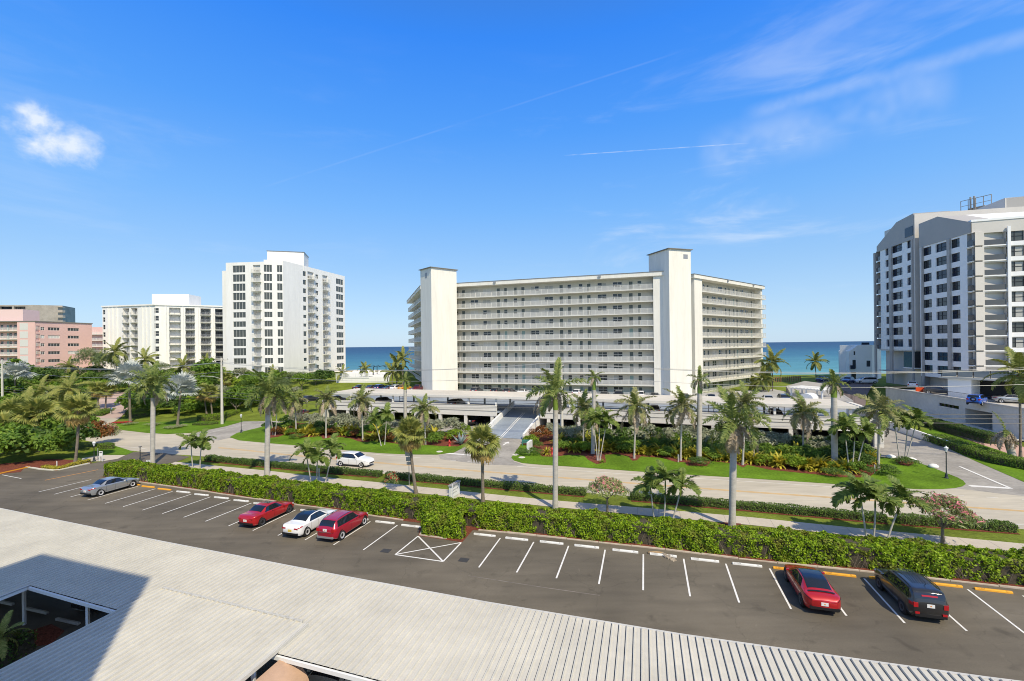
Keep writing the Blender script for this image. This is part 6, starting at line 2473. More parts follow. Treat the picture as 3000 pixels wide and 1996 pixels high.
class Line:
    def __init__(s, pts):
        s.p = np.array([(p[0], p[1]) for p in pts], float)
        d = np.linalg.norm(np.diff(s.p, axis=0), axis=1)
        s.c = np.concatenate([[0], np.cumsum(d)])
        s.L = s.c[-1]

    def at(s, u):
        x = np.interp(u, s.c, s.p[:, 0])
        y = np.interp(u, s.c, s.p[:, 1])
        e = .4
        dx = np.interp(u + e, s.c, s.p[:, 0]) - np.interp(u - e, s.c, s.p[:, 0])
        dy = np.interp(u + e, s.c, s.p[:, 1]) - np.interp(u - e, s.c, s.p[:, 1])
        t = unit(np.stack([dx, dy], 1))
        return np.stack([x, y], 1), t


def hedge(name, label, pts, depth, height, leaf, dens, mat, lump=.12, group=None, z=0.02, cat='hedge', twigs=0):
    """clipped hedge: near bottom edge along pts (left to right), leaves on a lumpy box"""
    ln = Line(smoothline(pts, 1))
    per = height + depth + height * .6
    n = int(ln.L * per * dens)
    u = rng.uniform(0, ln.L, n)
    v = rng.uniform(0, per, n)
    ph = rng.uniform(0, 6.28, 8)
    wob = lump * (np.sin(u * .9 + ph[0]) + .7 * np.sin(u * 2.3 + ph[1]) + .6 * np.sin(u * 4.7 + v * 3 + ph[2]) + .5 * np.sin(u * 9.1 - v * 6 + ph[3])) * .45
    front, top = v < height, (v >= height) & (v < height + depth)
    back = ~front & ~top
    a = np.where(front, 0, np.where(top, v - height, depth))
    hz = np.where(front, v, np.where(top, height, height - (v - height - depth)))
    rc = .22 * height
    # round the upper edges
    k = np.clip(hz - (height - rc), 0, None) / rc
    edge = np.minimum(a, depth - a)
    hz = hz - np.where(top, rc * np.clip(1 - edge / rc, 0, 1) ** 2 * .6, 0)
    a = a + np.where(front, k ** 2 * rc * .5, 0) - np.where(back, k ** 2 * rc * .5, 0)
    p, t = ln.at(u)
    nl = np.stack([-t[:, 1], t[:, 0]], 1)
    na = np.where(front, -1.0, np.where(back, 1.0, 0.0)) * 1.0
    nz = np.where(top, 1.0, .35)
    endk = np.where(u < .25, -1.0, np.where(u > ln.L - .25, 1.0, 0))
    inn = rng.exponential(.09, n) + .0
    a2 = a + na * (wob - inn)
    z2 = z + np.maximum(.05, hz + np.where(top, wob - inn, 0))
    c = np.concatenate([p + nl * a2[:, None] + t * (endk * .0)[:, None], z2[:, None]], 1)
    nrm = np.concatenate([nl * na[:, None] + t * endk[:, None], nz[:, None]], 1)
    V = leaves(c, nrm, leaf, .62, .75)
    # end caps
    for e, s_ in ((0.0, -1.0), (ln.L, 1.0)):
        m = int(depth * height * dens * 1.2)
        aa, zz_ = rng.uniform(.1, depth - .1, m), rng.uniform(.05, height * .95, m)
        p, t = ln.at(np.full(m, e))
        nl = np.stack([-t[:, 1], t[:, 0]], 1)
        c = np.concatenate([p + nl * aa[:, None] + t * (s_ * rng.normal(.05, .05, m))[:, None], (z + zz_)[:, None]], 1)
        V = np.concatenate([V, leaves(c, np.concatenate([t * s_, np.full((m, 1), .3)], 1), leaf, .62, .75)])
    t_ = thing(name, label, cat, (ln.p[:, 0].mean(), ln.p[:, 1].mean(), 0), 0, group)
    me = quads_mesh('foliage', V, [mat])
    o = inst(me, 'foliage', t_, world=True)
    o['kind'] = 'stuff'
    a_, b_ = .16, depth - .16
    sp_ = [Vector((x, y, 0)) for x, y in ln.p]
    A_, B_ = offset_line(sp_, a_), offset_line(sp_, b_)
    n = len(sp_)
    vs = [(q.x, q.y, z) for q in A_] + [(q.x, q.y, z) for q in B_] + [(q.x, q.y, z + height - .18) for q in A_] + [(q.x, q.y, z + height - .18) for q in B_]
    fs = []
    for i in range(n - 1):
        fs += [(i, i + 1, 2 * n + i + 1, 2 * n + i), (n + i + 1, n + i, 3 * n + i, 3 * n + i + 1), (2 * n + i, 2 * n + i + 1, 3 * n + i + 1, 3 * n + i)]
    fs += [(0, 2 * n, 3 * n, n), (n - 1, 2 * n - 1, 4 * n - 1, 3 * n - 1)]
    MB().add(vs, fs).build('shaded_core', m_hcore, t_, world=True)
    if twigs:
        mb = MB()
        for _ in range(int(ln.L * twigs)):
            uu = random.uniform(0, ln.L)
            p, t = ln.at(np.array([uu]))
            nl = Vector((-t[0, 1], t[0, 0], 0))
            q = Vector((p[0, 0], p[0, 1], z)) + nl * .10
            d = Vector((t[0, 0], t[0, 1], 0)) * random.uniform(-.5, .5)
            mb.tube([q, q + Vector((0, 0, .35)) + d * .4 - nl * .05, q + Vector((0, 0, random.uniform(.6, .95))) + d - nl * random.uniform(.02, .1)], [.018, .013, .008], 4, cap=False)
        o = mb.build('twigs', m_twig, t_, world=True)
        o['kind'] = 'stuff'
    return t_


m_hcore = M('hedge_inner_shade', (0.065, 0.055, 0.035), .9, noise=(6, .5))  # solid core: branch brown with the hedge's inner shade put into the colour

hl = offset_line(GP([(292, 1401)] + LOT_KERB_L[:-1] + [(1240, 1534), (1320, 1544), (1398, 1555.5)]), .42)
hedge('hedge', 'long clipped green hedge behind the left row of parked cars', hl, 2.05, 1.55, .165, 300, L_HEDGE, .30, twigs=3)
hr = offset_line(GP([(1395, 1555)] + LOT_KERB_R), .42)
hedge('hedge', 'long clipped green hedge behind the right row of parking spaces', hr, 2.05, 1.5, .165, 300, L_HEDGE, .30, twigs=3)
isl = GP([(1231, 1571), (1262, 1575.5), (1345, 1587.5), (1364, 1584)])
hedge('hedge', 'bulging hedge island that juts into the lot above the striped box', offset_line(isl, .28), 3.2, 1.42, .165, 300, L_HEDGE, .32)
LOWL = [(598, 1351), (700, 1362), (800, 1372), (974, 1389), (1108, 1400), (1176, 1407), (1350, 1423), (1600, 1446), (1900, 1472), (2200, 1498), (2500, 1526), (2649, 1539), (2848, 1554), (2984, 1564)]
lows = [LOWL[:5], [(1128, 1402), (1176, 1407), (1350, 1423)], [(1352, 1423), (1600, 1446), (1712, 1456)], [(1850, 1468), (1900, 1472), (2200, 1498), (2500, 1526), (2600, 1535)], [(2640, 1538), (2848, 1554), (2984, 1564)]]
for seg, lab in zip(lows, ('low dark green roadside hedge left of the small red-flowered shrub', 'low roadside hedge section in front of the sign board', 'low roadside hedge section left of the pink oleander', 'low roadside hedge section between the pink oleander and the right palms', 'low roadside hedge at the far right end by the side street')):
    hedge('low_hedge', lab, GP(seg), 1.0, .62, .11, 300, L_LOWH, .12, 'low hedges along the road')
    ln = GP(seg)
    sheet('mulch_bed', ln + list(reversed(offset_line(ln, 1.2))) if False else offset_line(ln, -.22) + list(reversed(offset_line(ln, 1.15))), .026, m_mulch)
# hedges on the far side
hedge('hedge', 'broad glossy green hedge along the side street on the right', GP([(2700, 1288), (2778, 1316), (2833, 1336), (2905, 1360), (2985, 1374), (3120, 1400)]), 2.6, 1.0, .13, 190, L_GREEN, .2)
hedge('hedge', 'dark clipped hedge in shade below the podium wall', [PW.p(4, 5.2), PW.p(14, 5.0), PW.p(25, 5.6), PW.p(36, 6.2)], 1.8, 1.5, .13, 160, L_DARK, .12)
hedge('hedge', 'bright green hedge on the left island beside the utility pole', GP([(576, 1235), (620, 1236), (665, 1228), (706, 1216)]), 2.4, 1.2, .13, 150, L_LIME, .15)
hedge('low_hedge', 'low clipped border hedge in front of the utility pole', GP([(562, 1247), (600, 1248), (640, 1243)]), 1.2, .5, .11, 200, L_GREEN, .08)
hedge('hedge', 'dark green hedge behind the big silver palm on the left island', GP([(368, 1228), (400, 1228), (440, 1224), (505, 1216)]), 2.0, 1.2, .13, 150, L_GREEN, .15)
hedge('hedge', 'green hedge round the little island by the convex mirror', GP([(276, 1226), (300, 1226), (325, 1219), (344, 1210)]), 3.0, 1.2, .13, 130, L_GREEN, .2)
hedge('low_hedge', 'short clipped hedge beside the small left driveway', GP([(283, 1317), (310, 1319), (334, 1316)]), 1.3, .8, .11, 200, L_GREEN, .1)
hedge('low_hedge', 'yellow-green border plants along the left kerb by the lone sabal palm', GP([(118, 1375), (150, 1378), (170, 1379), (212, 1369), (268, 1354)]), .7, .4, .10, 330, L_YEL, .12)
hedge('hedge', 'dark hedge in the courtyard beside the walkway roof', GP([(-40, 1985), (60, 1935), (110, 1905)]), 2.5, 1.0, .13, 120, L_DARK, .15)
sheet('mulch_bed', GP([(40, 1865), (150, 1830), (190, 1850), (150, 1890), (60, 1900)]), .03, m_mulch)


# ---------------------------------------------------------------- shrubs
def shrub_mesh(n, leaf, aspect, mat, seed, clumps=16, flat=.8, spread=.34, droop=.1, flowers=None, jit=.7, wood=True):
    """unit bush: radius 1, height about 2*flat, standing on z=0"""
    r = np.random.default_rng(seed)
    d = unit(r.normal(0, 1, (clumps, 3)))
    d[:, 2] = np.abs(d[:, 2]) * 1.15 - .22
    cc = d * r.uniform(.5, .8, (clumps, 1)) * np.array([1, 1, flat])
    cc[:, 2] += flat * .85
    k = r.integers(0, clumps, n)
    dd = unit(r.normal(0, 1, (n, 3)))
    dd[:, 2] = np.where(dd[:, 2] < -.4, -dd[:, 2], dd[:, 2])
    rad = spread * r.uniform(.75, 1.05, (n, 1)) * r.uniform(.8, 1.15, clumps)[k][:, None]
    c = cc[k] + dd * rad
    c[:, 2] = np.maximum(c[:, 2], .04)
    V = leaves(c, dd + np.array([0, 0, .25]), leaf, aspect, jit, r, droop)
    mi = np.zeros(n)
    mats = [mat]
    if flowers:
        fm, frac = flowers
        top = (dd[:, 2] > .1) & (c[:, 2] > flat) & (r.uniform(0, 1, n) < frac)
        mi[top] = 1
        mats.append(fm)
    me = quads_mesh('bush', V, mats, mi)
    return me


BUSH = {
    'dark': [shrub_mesh(1500, .16, .6, L_DARK, 10 + i, 18, .8) for i in range(3)],
    'green': [shrub_mesh(1500, .15, .6, L_GREEN, 20 + i, 18, .75) for i in range(3)],
    'lime': [shrub_mesh(1500, .14, .6, L_LIME, 30 + i, 18, .7) for i in range(2)],
    'grey': [shrub_mesh(2000, .13, .5, L_GREY, 40 + i, 20, .8) for i in range(3)],
    'bronze': [shrub_mesh(1300, .17, .5, L_RED, 50 + i, 16, .8) for i in range(2)],
    'ball': [shrub_mesh(1500, .10, .6, L_LOWH, 60 + i, 26, .55, .3) for i in range(2)],
    'oleander': [shrub_mesh(2700, .17, .24, L_OLE, 70 + i, 46, .85, .26, .25, (L_PINK, .24)) for i in range(2)],
    'redflower': [shrub_mesh(900, .14, .5, L_OLE, 80, 14, .9, .3, .1, (L_REDF, .3)), shrub_mesh(900, .14, .5, L_REDF, 81, 14, .3, .3)],
    'bigleaf': [shrub_mesh(1700, .20, .6, L_GREEN, 90 + i, 20, 1.0, .36) for i in range(2)] + [shrub_mesh(1700, .20, .6, L_DARK, 93, 20, 1.0, .36)],
    'feather': [shrub_mesh(2600, .16, .12, L_FEATH, 95 + i, 26, 1.0, .34, .3) for i in range(2)],
    'variegated': [shrub_mesh(1200, .20, .16, LEAF('variegated_blade', (0.24, 0.27, 0.12), (0.46, 0.46, 0.27), .25), 98, 16, .55, .36)],
}


def blade_mesh(n, L, w, mat, seed, up=.9, arch=1.0, segs=4, stiff=False):
    """tuft of arching blades"""
    r = random.Random(seed)
    mb = MB()
    for i in range(n):
        a = r.uniform(0, 2 * pi)
        e = r.uniform(.25, 1.35) * up
        l = L * r.uniform(.7, 1.1)
        d = Vector((cos(a), sin(a), 0))
        s_ = Vector((-sin(a), cos(a), 0))
        p = d * r.uniform(0, .12) + Vector((0, 0, r.uniform(0, .15)))
        vs = []
        for k in range(segs + 1):
            t = k / segs
            ww = w * (sin(pi * min(1, .18 + .82 * t)) if not stiff else (1 - t) ** .7 * 1.1) + .004
            vs += [p - s_ * ww / 2, p + s_ * ww / 2]
            ang = e - arch * t * 1.25
            p = p + (d * cos(ang) + Vector((0, 0, 1)) * sin(ang)) * (l / segs)
        mb.add(vs, [(2 * k, 2 * k + 1, 2 * k + 3, 2 * k + 2) for k in range(segs)])
    return mb.mesh('tuft', mat)


BUSH['croton'] = [blade_mesh(70, 1.15, .17, L_YEL, 3 + i, 1.0, 1.0) for i in range(3)]
BUSH['agave'] = [blade_mesh(46, 1.15, .16, L_AGAVE, 8, 1.0, .12, 3, True)]
BUSH['grassy'] = [blade_mesh(60, 1.0, .07, L_LIME, 12, 1.1, 1.1)]


def bush(kind, p, r, h, label, group=None, cat='shrub', name=None):
    me = random.choice(BUSH[kind])
    o = inst(me, name or {'croton': 'croton_bush', 'agave': 'agave', 'oleander': 'oleander_bush'}.get(kind, 'shrub'))
    o.location = p
    zs = {'ball': 1.0, 'croton': 1.0, 'agave': 1.0, 'grassy': 1.0}.get(kind, 1.7)
    o.scale = (r * random.uniform(.9, 1.1), r * random.uniform(.9, 1.1), h / zs)
    o.rotation_euler = (0, 0, random.uniform(0, 6.28))
    tag(o, label, cat, group)
    return o


COUNT = {}


def numbered(key, text):
    COUNT[key] = COUNT.get(key, 0) + 1
    k = COUNT[key] - 1
    return text.replace('#', ORD[k] if k < len(ORD) else 'another')


def bed_row(line, step, kinds, r, h, bed, group, jx=5, jy=1.5):
    """plants along a pixel polyline from left to right"""
    ln = Line(line)
    u = 0.0
    while u < ln.L:
        q, _ = ln.at(np.array([u]))
        k = random.choice(kinds)
        s_ = random.uniform(.8, 1.2)
        p = G(q[0, 0] + random.uniform(-jx, jx), q[0, 1] + random.uniform(-jy, jy))
        word = {'croton': 'yellow-green croton bush', 'dark': 'dark green shrub', 'green': 'green leafy shrub', 'lime': 'bright lime shrub', 'grey': 'grey-green sea shrub', 'bronze': 'bronze red-leaved shrub', 'ball': 'clipped round shrub', 'grassy': 'grassy tuft'}[k]
        bush(k, (p.x, p.y, .03), r * s_, h * random.uniform(.8, 1.2), numbered((k, bed), f'{word}, # of its kind from left, {bed}'), group)
        u += step * random.uniform(.8, 1.2)


gA, gB = 'shrubs in the bed left of the ramp', 'shrubs in the bed right of the ramp'
bed_row([(850, 1247), (1000, 1256), (1200, 1268), (1290, 1272)], 24, ['grey', 'dark', 'grey'], 1.9, 2.9, 'back row of left garage bed', gA)
bed_row([(795, 1263), (880, 1267), (1000, 1272), (1200, 1284), (1290, 1289)], 23, ['dark', 'green', 'dark', 'croton'], 1.55, 2.1, 'middle row of left garage bed', gA)
bed_row([(815, 1274), (880, 1275), (940, 1273), (1010, 1277), (1080, 1287), (1160, 1293), (1230, 1297)], 21, ['croton', 'croton', 'lime', 'green', 'croton', 'bronze', 'croton'], 1.35, 1.6, 'front row of left garage bed', gA)
bed_row([(1620, 1290), (1800, 1300), (2000, 1312), (2200, 1326), (2400, 1338), (2520, 1348)], 24, ['dark', 'dark', 'green', 'grey'], 1.9, 2.9, 'back row of right garage bed', gB)
bed_row([(1640, 1308), (1800, 1316), (2000, 1330), (2200, 1344), (2400, 1358), (2540, 1370)], 23, ['dark', 'green', 'croton', 'green', 'dark'], 1.6, 2.2, 'middle row of right garage bed', gB)
bed_row([(1650, 1322), (1700, 1324), (1800, 1322), (1900, 1331), (2000, 1342), (2100, 1348), (2200, 1357), (2300, 1369), (2400, 1378), (2520, 1390)], 21, ['croton', 'croton', 'croton', 'lime', 'green', 'croton', 'croton'], 1.4, 1.65, 'front row of right garage bed', gB)
for px, py, r, h, lab in ((934, 1262, 1.9, 3.0, 'big grey-green shrub behind the second palm left of the ramp'), (1023, 1268, 2.6, 3.2, 'big grey-green shrub behind the third palm left of the ramp'), (1316, 1276, 2.9, 3.4, 'wide grey-green shrub beside the agave'),
                          (1893, 1302, 3.6, 3.4, 'very wide grey-green shrub behind the ragged palm'), (2028, 1308, 3.0, 3.4, 'grey-green shrub behind the tall palm with round skirt'), (2080, 1316, 2.6, 3.3, 'grey-green shrub left of the shaggy royal palm'), (2232, 1326, 3.0, 3.4, 'wide grey-green shrub right of the shaggy royal palm'),
                          (2400, 1338, 2.8, 3.3, 'grey-green shrub left of the thick pale trunk'), (1692, 1300, 2.6, 3.2, 'grey-green shrub behind the three stemmed palm'), (1230, 1275, 1.8, 2.8, 'grey-green shrub behind the sabal palm')):
    p = G(px, py)
    bush('grey', (p.x, p.y, .03), r, h, lab, 'grey-green shrubs along the service lane')
for kind, px, py, r, h, lab in (('green', 1273, 1300, 1.7, 2.1, 'dense green shrub left of the red hydrant and agave'), ('lime', 1330, 1290, 1.9, 2.2, 'bright green shrub behind the agave'), ('lime', 1356, 1276, 1.5, 2.6, 'lime shrub at the foot of the ramp wall'),
                                ('agave', 1350, 1302, 1.55, 1.6, 'large blue agave beside the left hydrant'), ('bronze', 1585, 1292, 2.1, 2.8, 'round bronze-green shrub right of the ramp wall'), ('lime', 1558, 1300, 1.4, 1.7, 'lime shrub behind the little green bench'),
                                ('ball', 1573, 1316, 1.05, 1.1, 'clipped round bush behind the white sign stone'), ('ball', 1553, 1331, 1.9, .8, 'low clipped ring of shrub round the white sign stone'), ('croton', 1602, 1333, .8, 1.2, 'pale yellow croton beside the right hydrant'),
                                ('ball', 872, 1284, 1.4, .7, 'flat clipped bush at the foot of the first palm on the left lawn'), ('ball', 2048, 1363, 1.75, .85, 'flat clipped bush round the thick trunk of the tall palm'), ('ball', 2655, 1362, 1.6, .8, 'clipped bush round the three stemmed palm by the boulders'),
                                ('ball', 1190, 1306, 1.1, .7, 'small clipped bush under the leaning sabal palm'), ('ball', 2600, 1392, 1.6, 1.0, 'clipped dark bush at the right end of the bed'), ('ball', 2530, 1390, 1.3, .9, 'clipped dark bush behind the palm clump on the right lawn'), ('ball', 2440, 1395, 1.3, .9, 'clipped bush at the foot of the thick pale palm'),
                                ('croton', 2545, 1358, 1.5, 2.0, 'large golden croton left of the boulders'), ('grassy', 1765, 1356, .6, .6, 'small grassy tuft under the white stemmed palm'), ('variegated', 378, 1246, 1.6, .75, 'striped grass clump at the foot of the silver palm'),
                                ('variegated', 446, 1247, 1.6, .75, 'striped grass clump between the two silver palms'), ('variegated', 508, 1255, 1.7, .75, 'striped grass clump in front of the right silver palm'), ('variegated', 535, 1251, 1.3, .7, 'small striped grass clump near the border hedge')):
    p = G(px, py)
    bush(kind, (p.x, p.y, .03), r, h, lab, cat='shrub' if kind != 'agave' else 'agave')
o = inst(BUSH['redflower'][1], 'flower_bed')
p = G(352, 1241)
o.location, o.scale = (p.x, p.y, .03), (2.6, .9, .5)
tag(o, 'red flower patch at the tip of the left lawn', 'flowers')
o = inst(BUSH['redflower'][1], 'flower_bed')
p = G(165, 1222)
o.location, o.scale = (p.x, p.y, .03), (2.2, 1.2, .5)
tag(o, 'red flower patch in front of the little green gate on the left', 'flowers')


# ---------------------------------------------------------------- trees
def branchy(mb, base, top, r0, n, spread, seed):
    r = random.Random(seed)
    b, t = Vector(base), Vector(top)
    mb.tube([b, b.lerp(t, .5), t], [r0, r0 * .8, r0 * .6], 7, cap=False)
    for i in range(n):
        a = 2 * pi * i / n + r.uniform(-.4, .4)
        e = t + Vector((cos(a) * spread * r.uniform(.5, 1), sin(a) * spread * r.uniform(.5, 1), spread * r.uniform(.7, 1.1)))
        mb.tube([t, t.lerp(e, .5) + Vector((0, 0, -.1)), e], [r0 * .55, r0 * .35, r0 * .12], 5, cap=False)


def tree(px, py, crown_r, crown_h, clear, kind, label, group=None, name='tree', on_terrain=True, cat='tree'):
    p = T(px, py) if on_terrain else G(px, py)
    t = thing(name, label, cat, p, 0, group)
    mb = MB()
    branchy(mb, (0, 0, 0), (0, 0, clear + .2), max(.07, crown_r * .06), 6, crown_r * .6, int(px))
    mb.build('trunk', m_twig, t, smooth=True)
    o = inst(random.choice(BUSH[kind]), 'crown', t)
    o.location = (0, 0, clear)
    o.scale = (crown_r, crown_r, crown_h / 1.7)
    o.rotation_euler = (0, 0, random.uniform(0, 6))
    return t


tree(1779.5, 1500, 1.95, 2.6, .95, 'oleander', 'rounded pink flowering oleander by the sidewalk', 'oleanders by the sidewalk', 'oleander_tree', False)
tree(2762, 1592, 2.3, 3.0, .9, 'oleander', 'large pink flowering oleander at the right beside the palms', 'oleanders by the sidewalk', 'oleander_tree', False)
p = G(1150, 1437)
bush('redflower', (p.x, p.y, .03), .9, 2.0, 'small thin shrub with red flowers by the sidewalk', name='flowering_shrub')
for px, py, cr, ch, cl, kd, lab in ((692, 1212, 2.7, 5.0, 1.0, 'bigleaf', 'round dark green tree right of the utility pole'), (604, 1130, 4.0, 6.0, 1.5, 'bigleaf', 'bushy green tree in front of the ribbed white block'), (884, 1142, 2.8, 4.6, .8, 'green', 'green tree at the foot of the white tower'),
                                    (575, 1200, 2.4, 3.2, .6, 'bronze', 'bronze-green tree between the silver palm and hedge'), (262, 1120, 4.2, 8.5, 1.5, 'feather', 'feathery grey-green tree in front of the pink block'), (312, 1124, 4.2, 8.0, 1.5, 'feather', 'second feathery tree nearer the ribbed white block'),
                                    (150, 1140, 4.0, 5.0, 1.0, 'dark', 'dark tree in front of the pink block'), (40, 1130, 5.0, 6.5, 1.0, 'bigleaf', 'broad green tree at the far left in front of the pink block'), (205, 1160, 3.4, 4.2, 1.0, 'green', 'green tree behind the leaning coconut palms'),
                                    (465, 1152, 3.0, 4.0, .8, 'green', 'green tree behind the left silver palms'), (925, 1128, 2.2, 2.6, .5, 'dark', 'low dark tree beside the white tower foot'), (730, 1128, 3.0, 3.0, .6, 'green', 'green bush tree below the tower windows'),
                                    (790, 1130, 3.0, 2.6, .4, 'dark', 'dark bush tree at the corner of the tower'), (545, 1190, 2.4, 3.0, .5, 'green', 'green tree left of the sabal pair')):
    tree(px, py, cr, ch, cl, kd, lab, 'trees on the dune side')
# thicket on the left
TH = [(-30, 1352, 4.2, 6.2), (25, 1360, 3.0, 5.0), (70, 1358, 2.8, 4.8), (110, 1352, 2.6, 4.6), (150, 1350, 2.5, 4.6), (185, 1346, 2.3, 4.0), (0, 1318, 4.0, 6.0), (60, 1310, 3.5, 5.6), (120, 1312, 3.3, 5.6), (175, 1316, 3.2, 5.6), (225, 1320, 2.6, 4.6),
      (20, 1270, 4.0, 5.5), (90, 1262, 3.5, 4.6), (160, 1262, 3.0, 4.0), (215, 1275, 3.0, 4.0), (-60, 1290, 5.0, 7.0), (130, 1225, 3.0, 3.6), (40, 1225, 4.0, 5.0), (-20, 1235, 4.5, 6.0), (85, 1200, 3.0, 4.0), (215, 1205, 2.4, 2.6), (180, 1190, 3.0, 4.0), (30, 1180, 4.0, 5.0), (240, 1172, 2.6, 3.0)]
for px, py, r, h in TH:
    p = G(px, py) if py > 1240 else T(px, py)
    k = random.choice(['bigleaf', 'bigleaf', 'green', 'dark'])
    bush(k, (p.x, p.y, p.z), r, h, numbered('thicket', 'tall leafy bush, # one planted in the left thicket'), 'bushes of the left thicket', name='thicket_bush')
for px, py, r, h, lab in ((285, 1305, 2.2, 4.4, 'open shrub with dark red leaves beside the lone sabal palm'), (318, 1296, 1.8, 3.4, 'thin shrub with pink flowers leaning over the road')):
    p = G(px, py)
    bush('bronze' if px < 300 else 'oleander', (p.x, p.y, .02), r, h, lab, name='flowering_shrub')
for row, (y0, y1, x0, x1, st_) in enumerate(((1112, 1112, -20, 660, 34), (1132, 1128, -10, 640, 33), (1154, 1150, 0, 560, 36), (1178, 1172, 10, 250, 36), (1196, 1186, 430, 600, 38), (1122, 1124, 680, 960, 30), (1142, 1146, 640, 860, 42), (1168, 1168, 590, 740, 45), (1204, 1198, 565, 690, 34), (1186, 1180, 700, 800, 36), (1160, 1158, 770, 890, 36), (1214, 1212, 385, 560, 34), (1190, 1186, 620, 745, 30))):
    px = x0
    while px < x1:
        py = y0 + (y1 - y0) * (px - x0) / (x1 - x0) + random.uniform(-6, 6)
        p = T(px + random.uniform(-8, 8), py)
        k = random.choice(['bigleaf', 'green', 'dark', 'green', 'lime', 'feather', 'grey', 'bigleaf'])
        r_ = random.uniform(2.2, 3.6)
        bush(k, p, r_, r_ * random.uniform(.9, 1.5) + .6, numbered('dune', 'leafy dune bush, # one on the slope below the left buildings'), 'bushes on the dune slope at left', name='dune_bush')
        px += st_ * random.uniform(.75, 1.25)
# Norfolk pine
p = T(100, 1095)
t = thing('pine_tree', 'slim dark conical pine in front of the pink block', 'tree', p)
hh = 15.5
MB().tube([(0, 0, 0), (.15, 0, hh * .5), (.1, 0, hh)], [.25, .16, .04], 7).build('trunk', m_btrunk, t, smooth=True)
cs, ns = [], []
for k in range(26):
    z = hh * (.12 + .86 * k / 25)
    R = 2.3 * (1 - z / hh) + .15
    for j in range(7):
        a = 2 * pi * j / 7 + k * .5
        m = 26
        s_ = rng.uniform(.1, 1, m)
        c = np.stack([cos(a) * R * s_, sin(a) * R * s_, z + .18 * s_ * R + rng.normal(0, .05, m)], 1) + rng.normal(0, .09, (m, 3))
        cs.append(c)
        ns.append(np.tile([cos(a) * .3, sin(a) * .3, 1], (m, 1)))
V = leaves(np.concatenate(cs), np.concatenate(ns), .26, .25, .6)
inst(quads_mesh('crown', V, [L_DARK]), 'crown', t)


# ---------------------------------------------------------------- palms
def pinnate(L, droop, pairs, leaf, width, seed, plum=.35, hang=.35, v=.35, rach=.035):
    """feather frond along +y, starting level; leaflets on both sides"""
    r = random.Random(seed)
    mb = MB()
    N = 14
    pts, p, tang = [], Vector((0, 0, 0)), []
    for i in range(N + 1):
        s = i / N
        a = -droop * (s ** 1.4)
        d = Vector((r.uniform(-.02, .02), cos(a), sin(a)))
        pts.append(p.copy())
        tang.append(d.normalized())
        p = p + d * (L / N)

    def at(s):
        k = min(s * N, N - 1e-4)
        i = int(k)
        return pts[i].lerp(pts[i + 1], k - i), tang[i]
    mb.tube(pts[::2], [rach * (1 - .8 * i / 7) for i in range(8)], 4, cap=False)
    for k in range(pairs):
        s = .10 + .89 * (k + .5) / pairs
        q, t = at(s)
        up = Vector((1, 0, 0)).cross(t)
        l = leaf * (sin(pi * min(1, .16 + .80 * s)) ** .7) * r.uniform(.75, 1.1)
        for sd in (1, -1):
            lift = v + r.uniform(-plum, plum)
            fwd = .35 + .55 * s + r.uniform(-.12, .12)
            d = (Vector((sd, 0, 0)) * 1.0 + t * fwd + up * lift).normalized()
            w = width * r.uniform(.8, 1.2)
            side = d.cross(up).normalized() * w
            a = q
            b = q + d * l * .5
            d2 = (d + Vector((0, 0, -1)) * hang * r.uniform(.6, 1.5)).normalized()
            c = b + d2 * l * .5
            mb.add([a - side * .35, a + side * .35, b + side * .5, b - side * .5, c], [(0, 1, 2, 3), (3, 2, 4)])
    return mb


def fan(Lp, R, segs, seed, span=4.6, fold=.18, hang=.25):
    """fan leaf: stalk along +y with a folded round blade"""
    r = random.Random(seed)
    mb = MB()
    mb.tube([(0, 0, 0), (0, Lp * .5, -.02 * Lp), (0, Lp, -.08 * Lp)], [.025, .02, .015], 4, cap=False)
    o = Vector((0, Lp, -.08 * Lp))
    for i in range(segs):
        a = -span / 2 + span * (i + .5) / segs
        l = R * (1 - .12 * abs(a) / (span / 2)) * r.uniform(.88, 1.08)
        d = Vector((sin(a), cos(a), 0))
        s_ = Vector((cos(a), -sin(a), 0))
        w = R * span / segs * .42
        z1 = fold * (1 if i % 2 else -1) * .12 * R - .10 * R * abs(sin(a))
        m1 = o + d * l * .55 + Vector((0, 0, z1))
        e = o + d * l * .95 + Vector((0, 0, z1 - hang * R * r.uniform(.5, 1.3)))
        mb.add([o, m1 - s_ * w, m1 + s_ * w, e], [(0, 2, 1), (1, 2, 3)])
    return mb


FR = {}


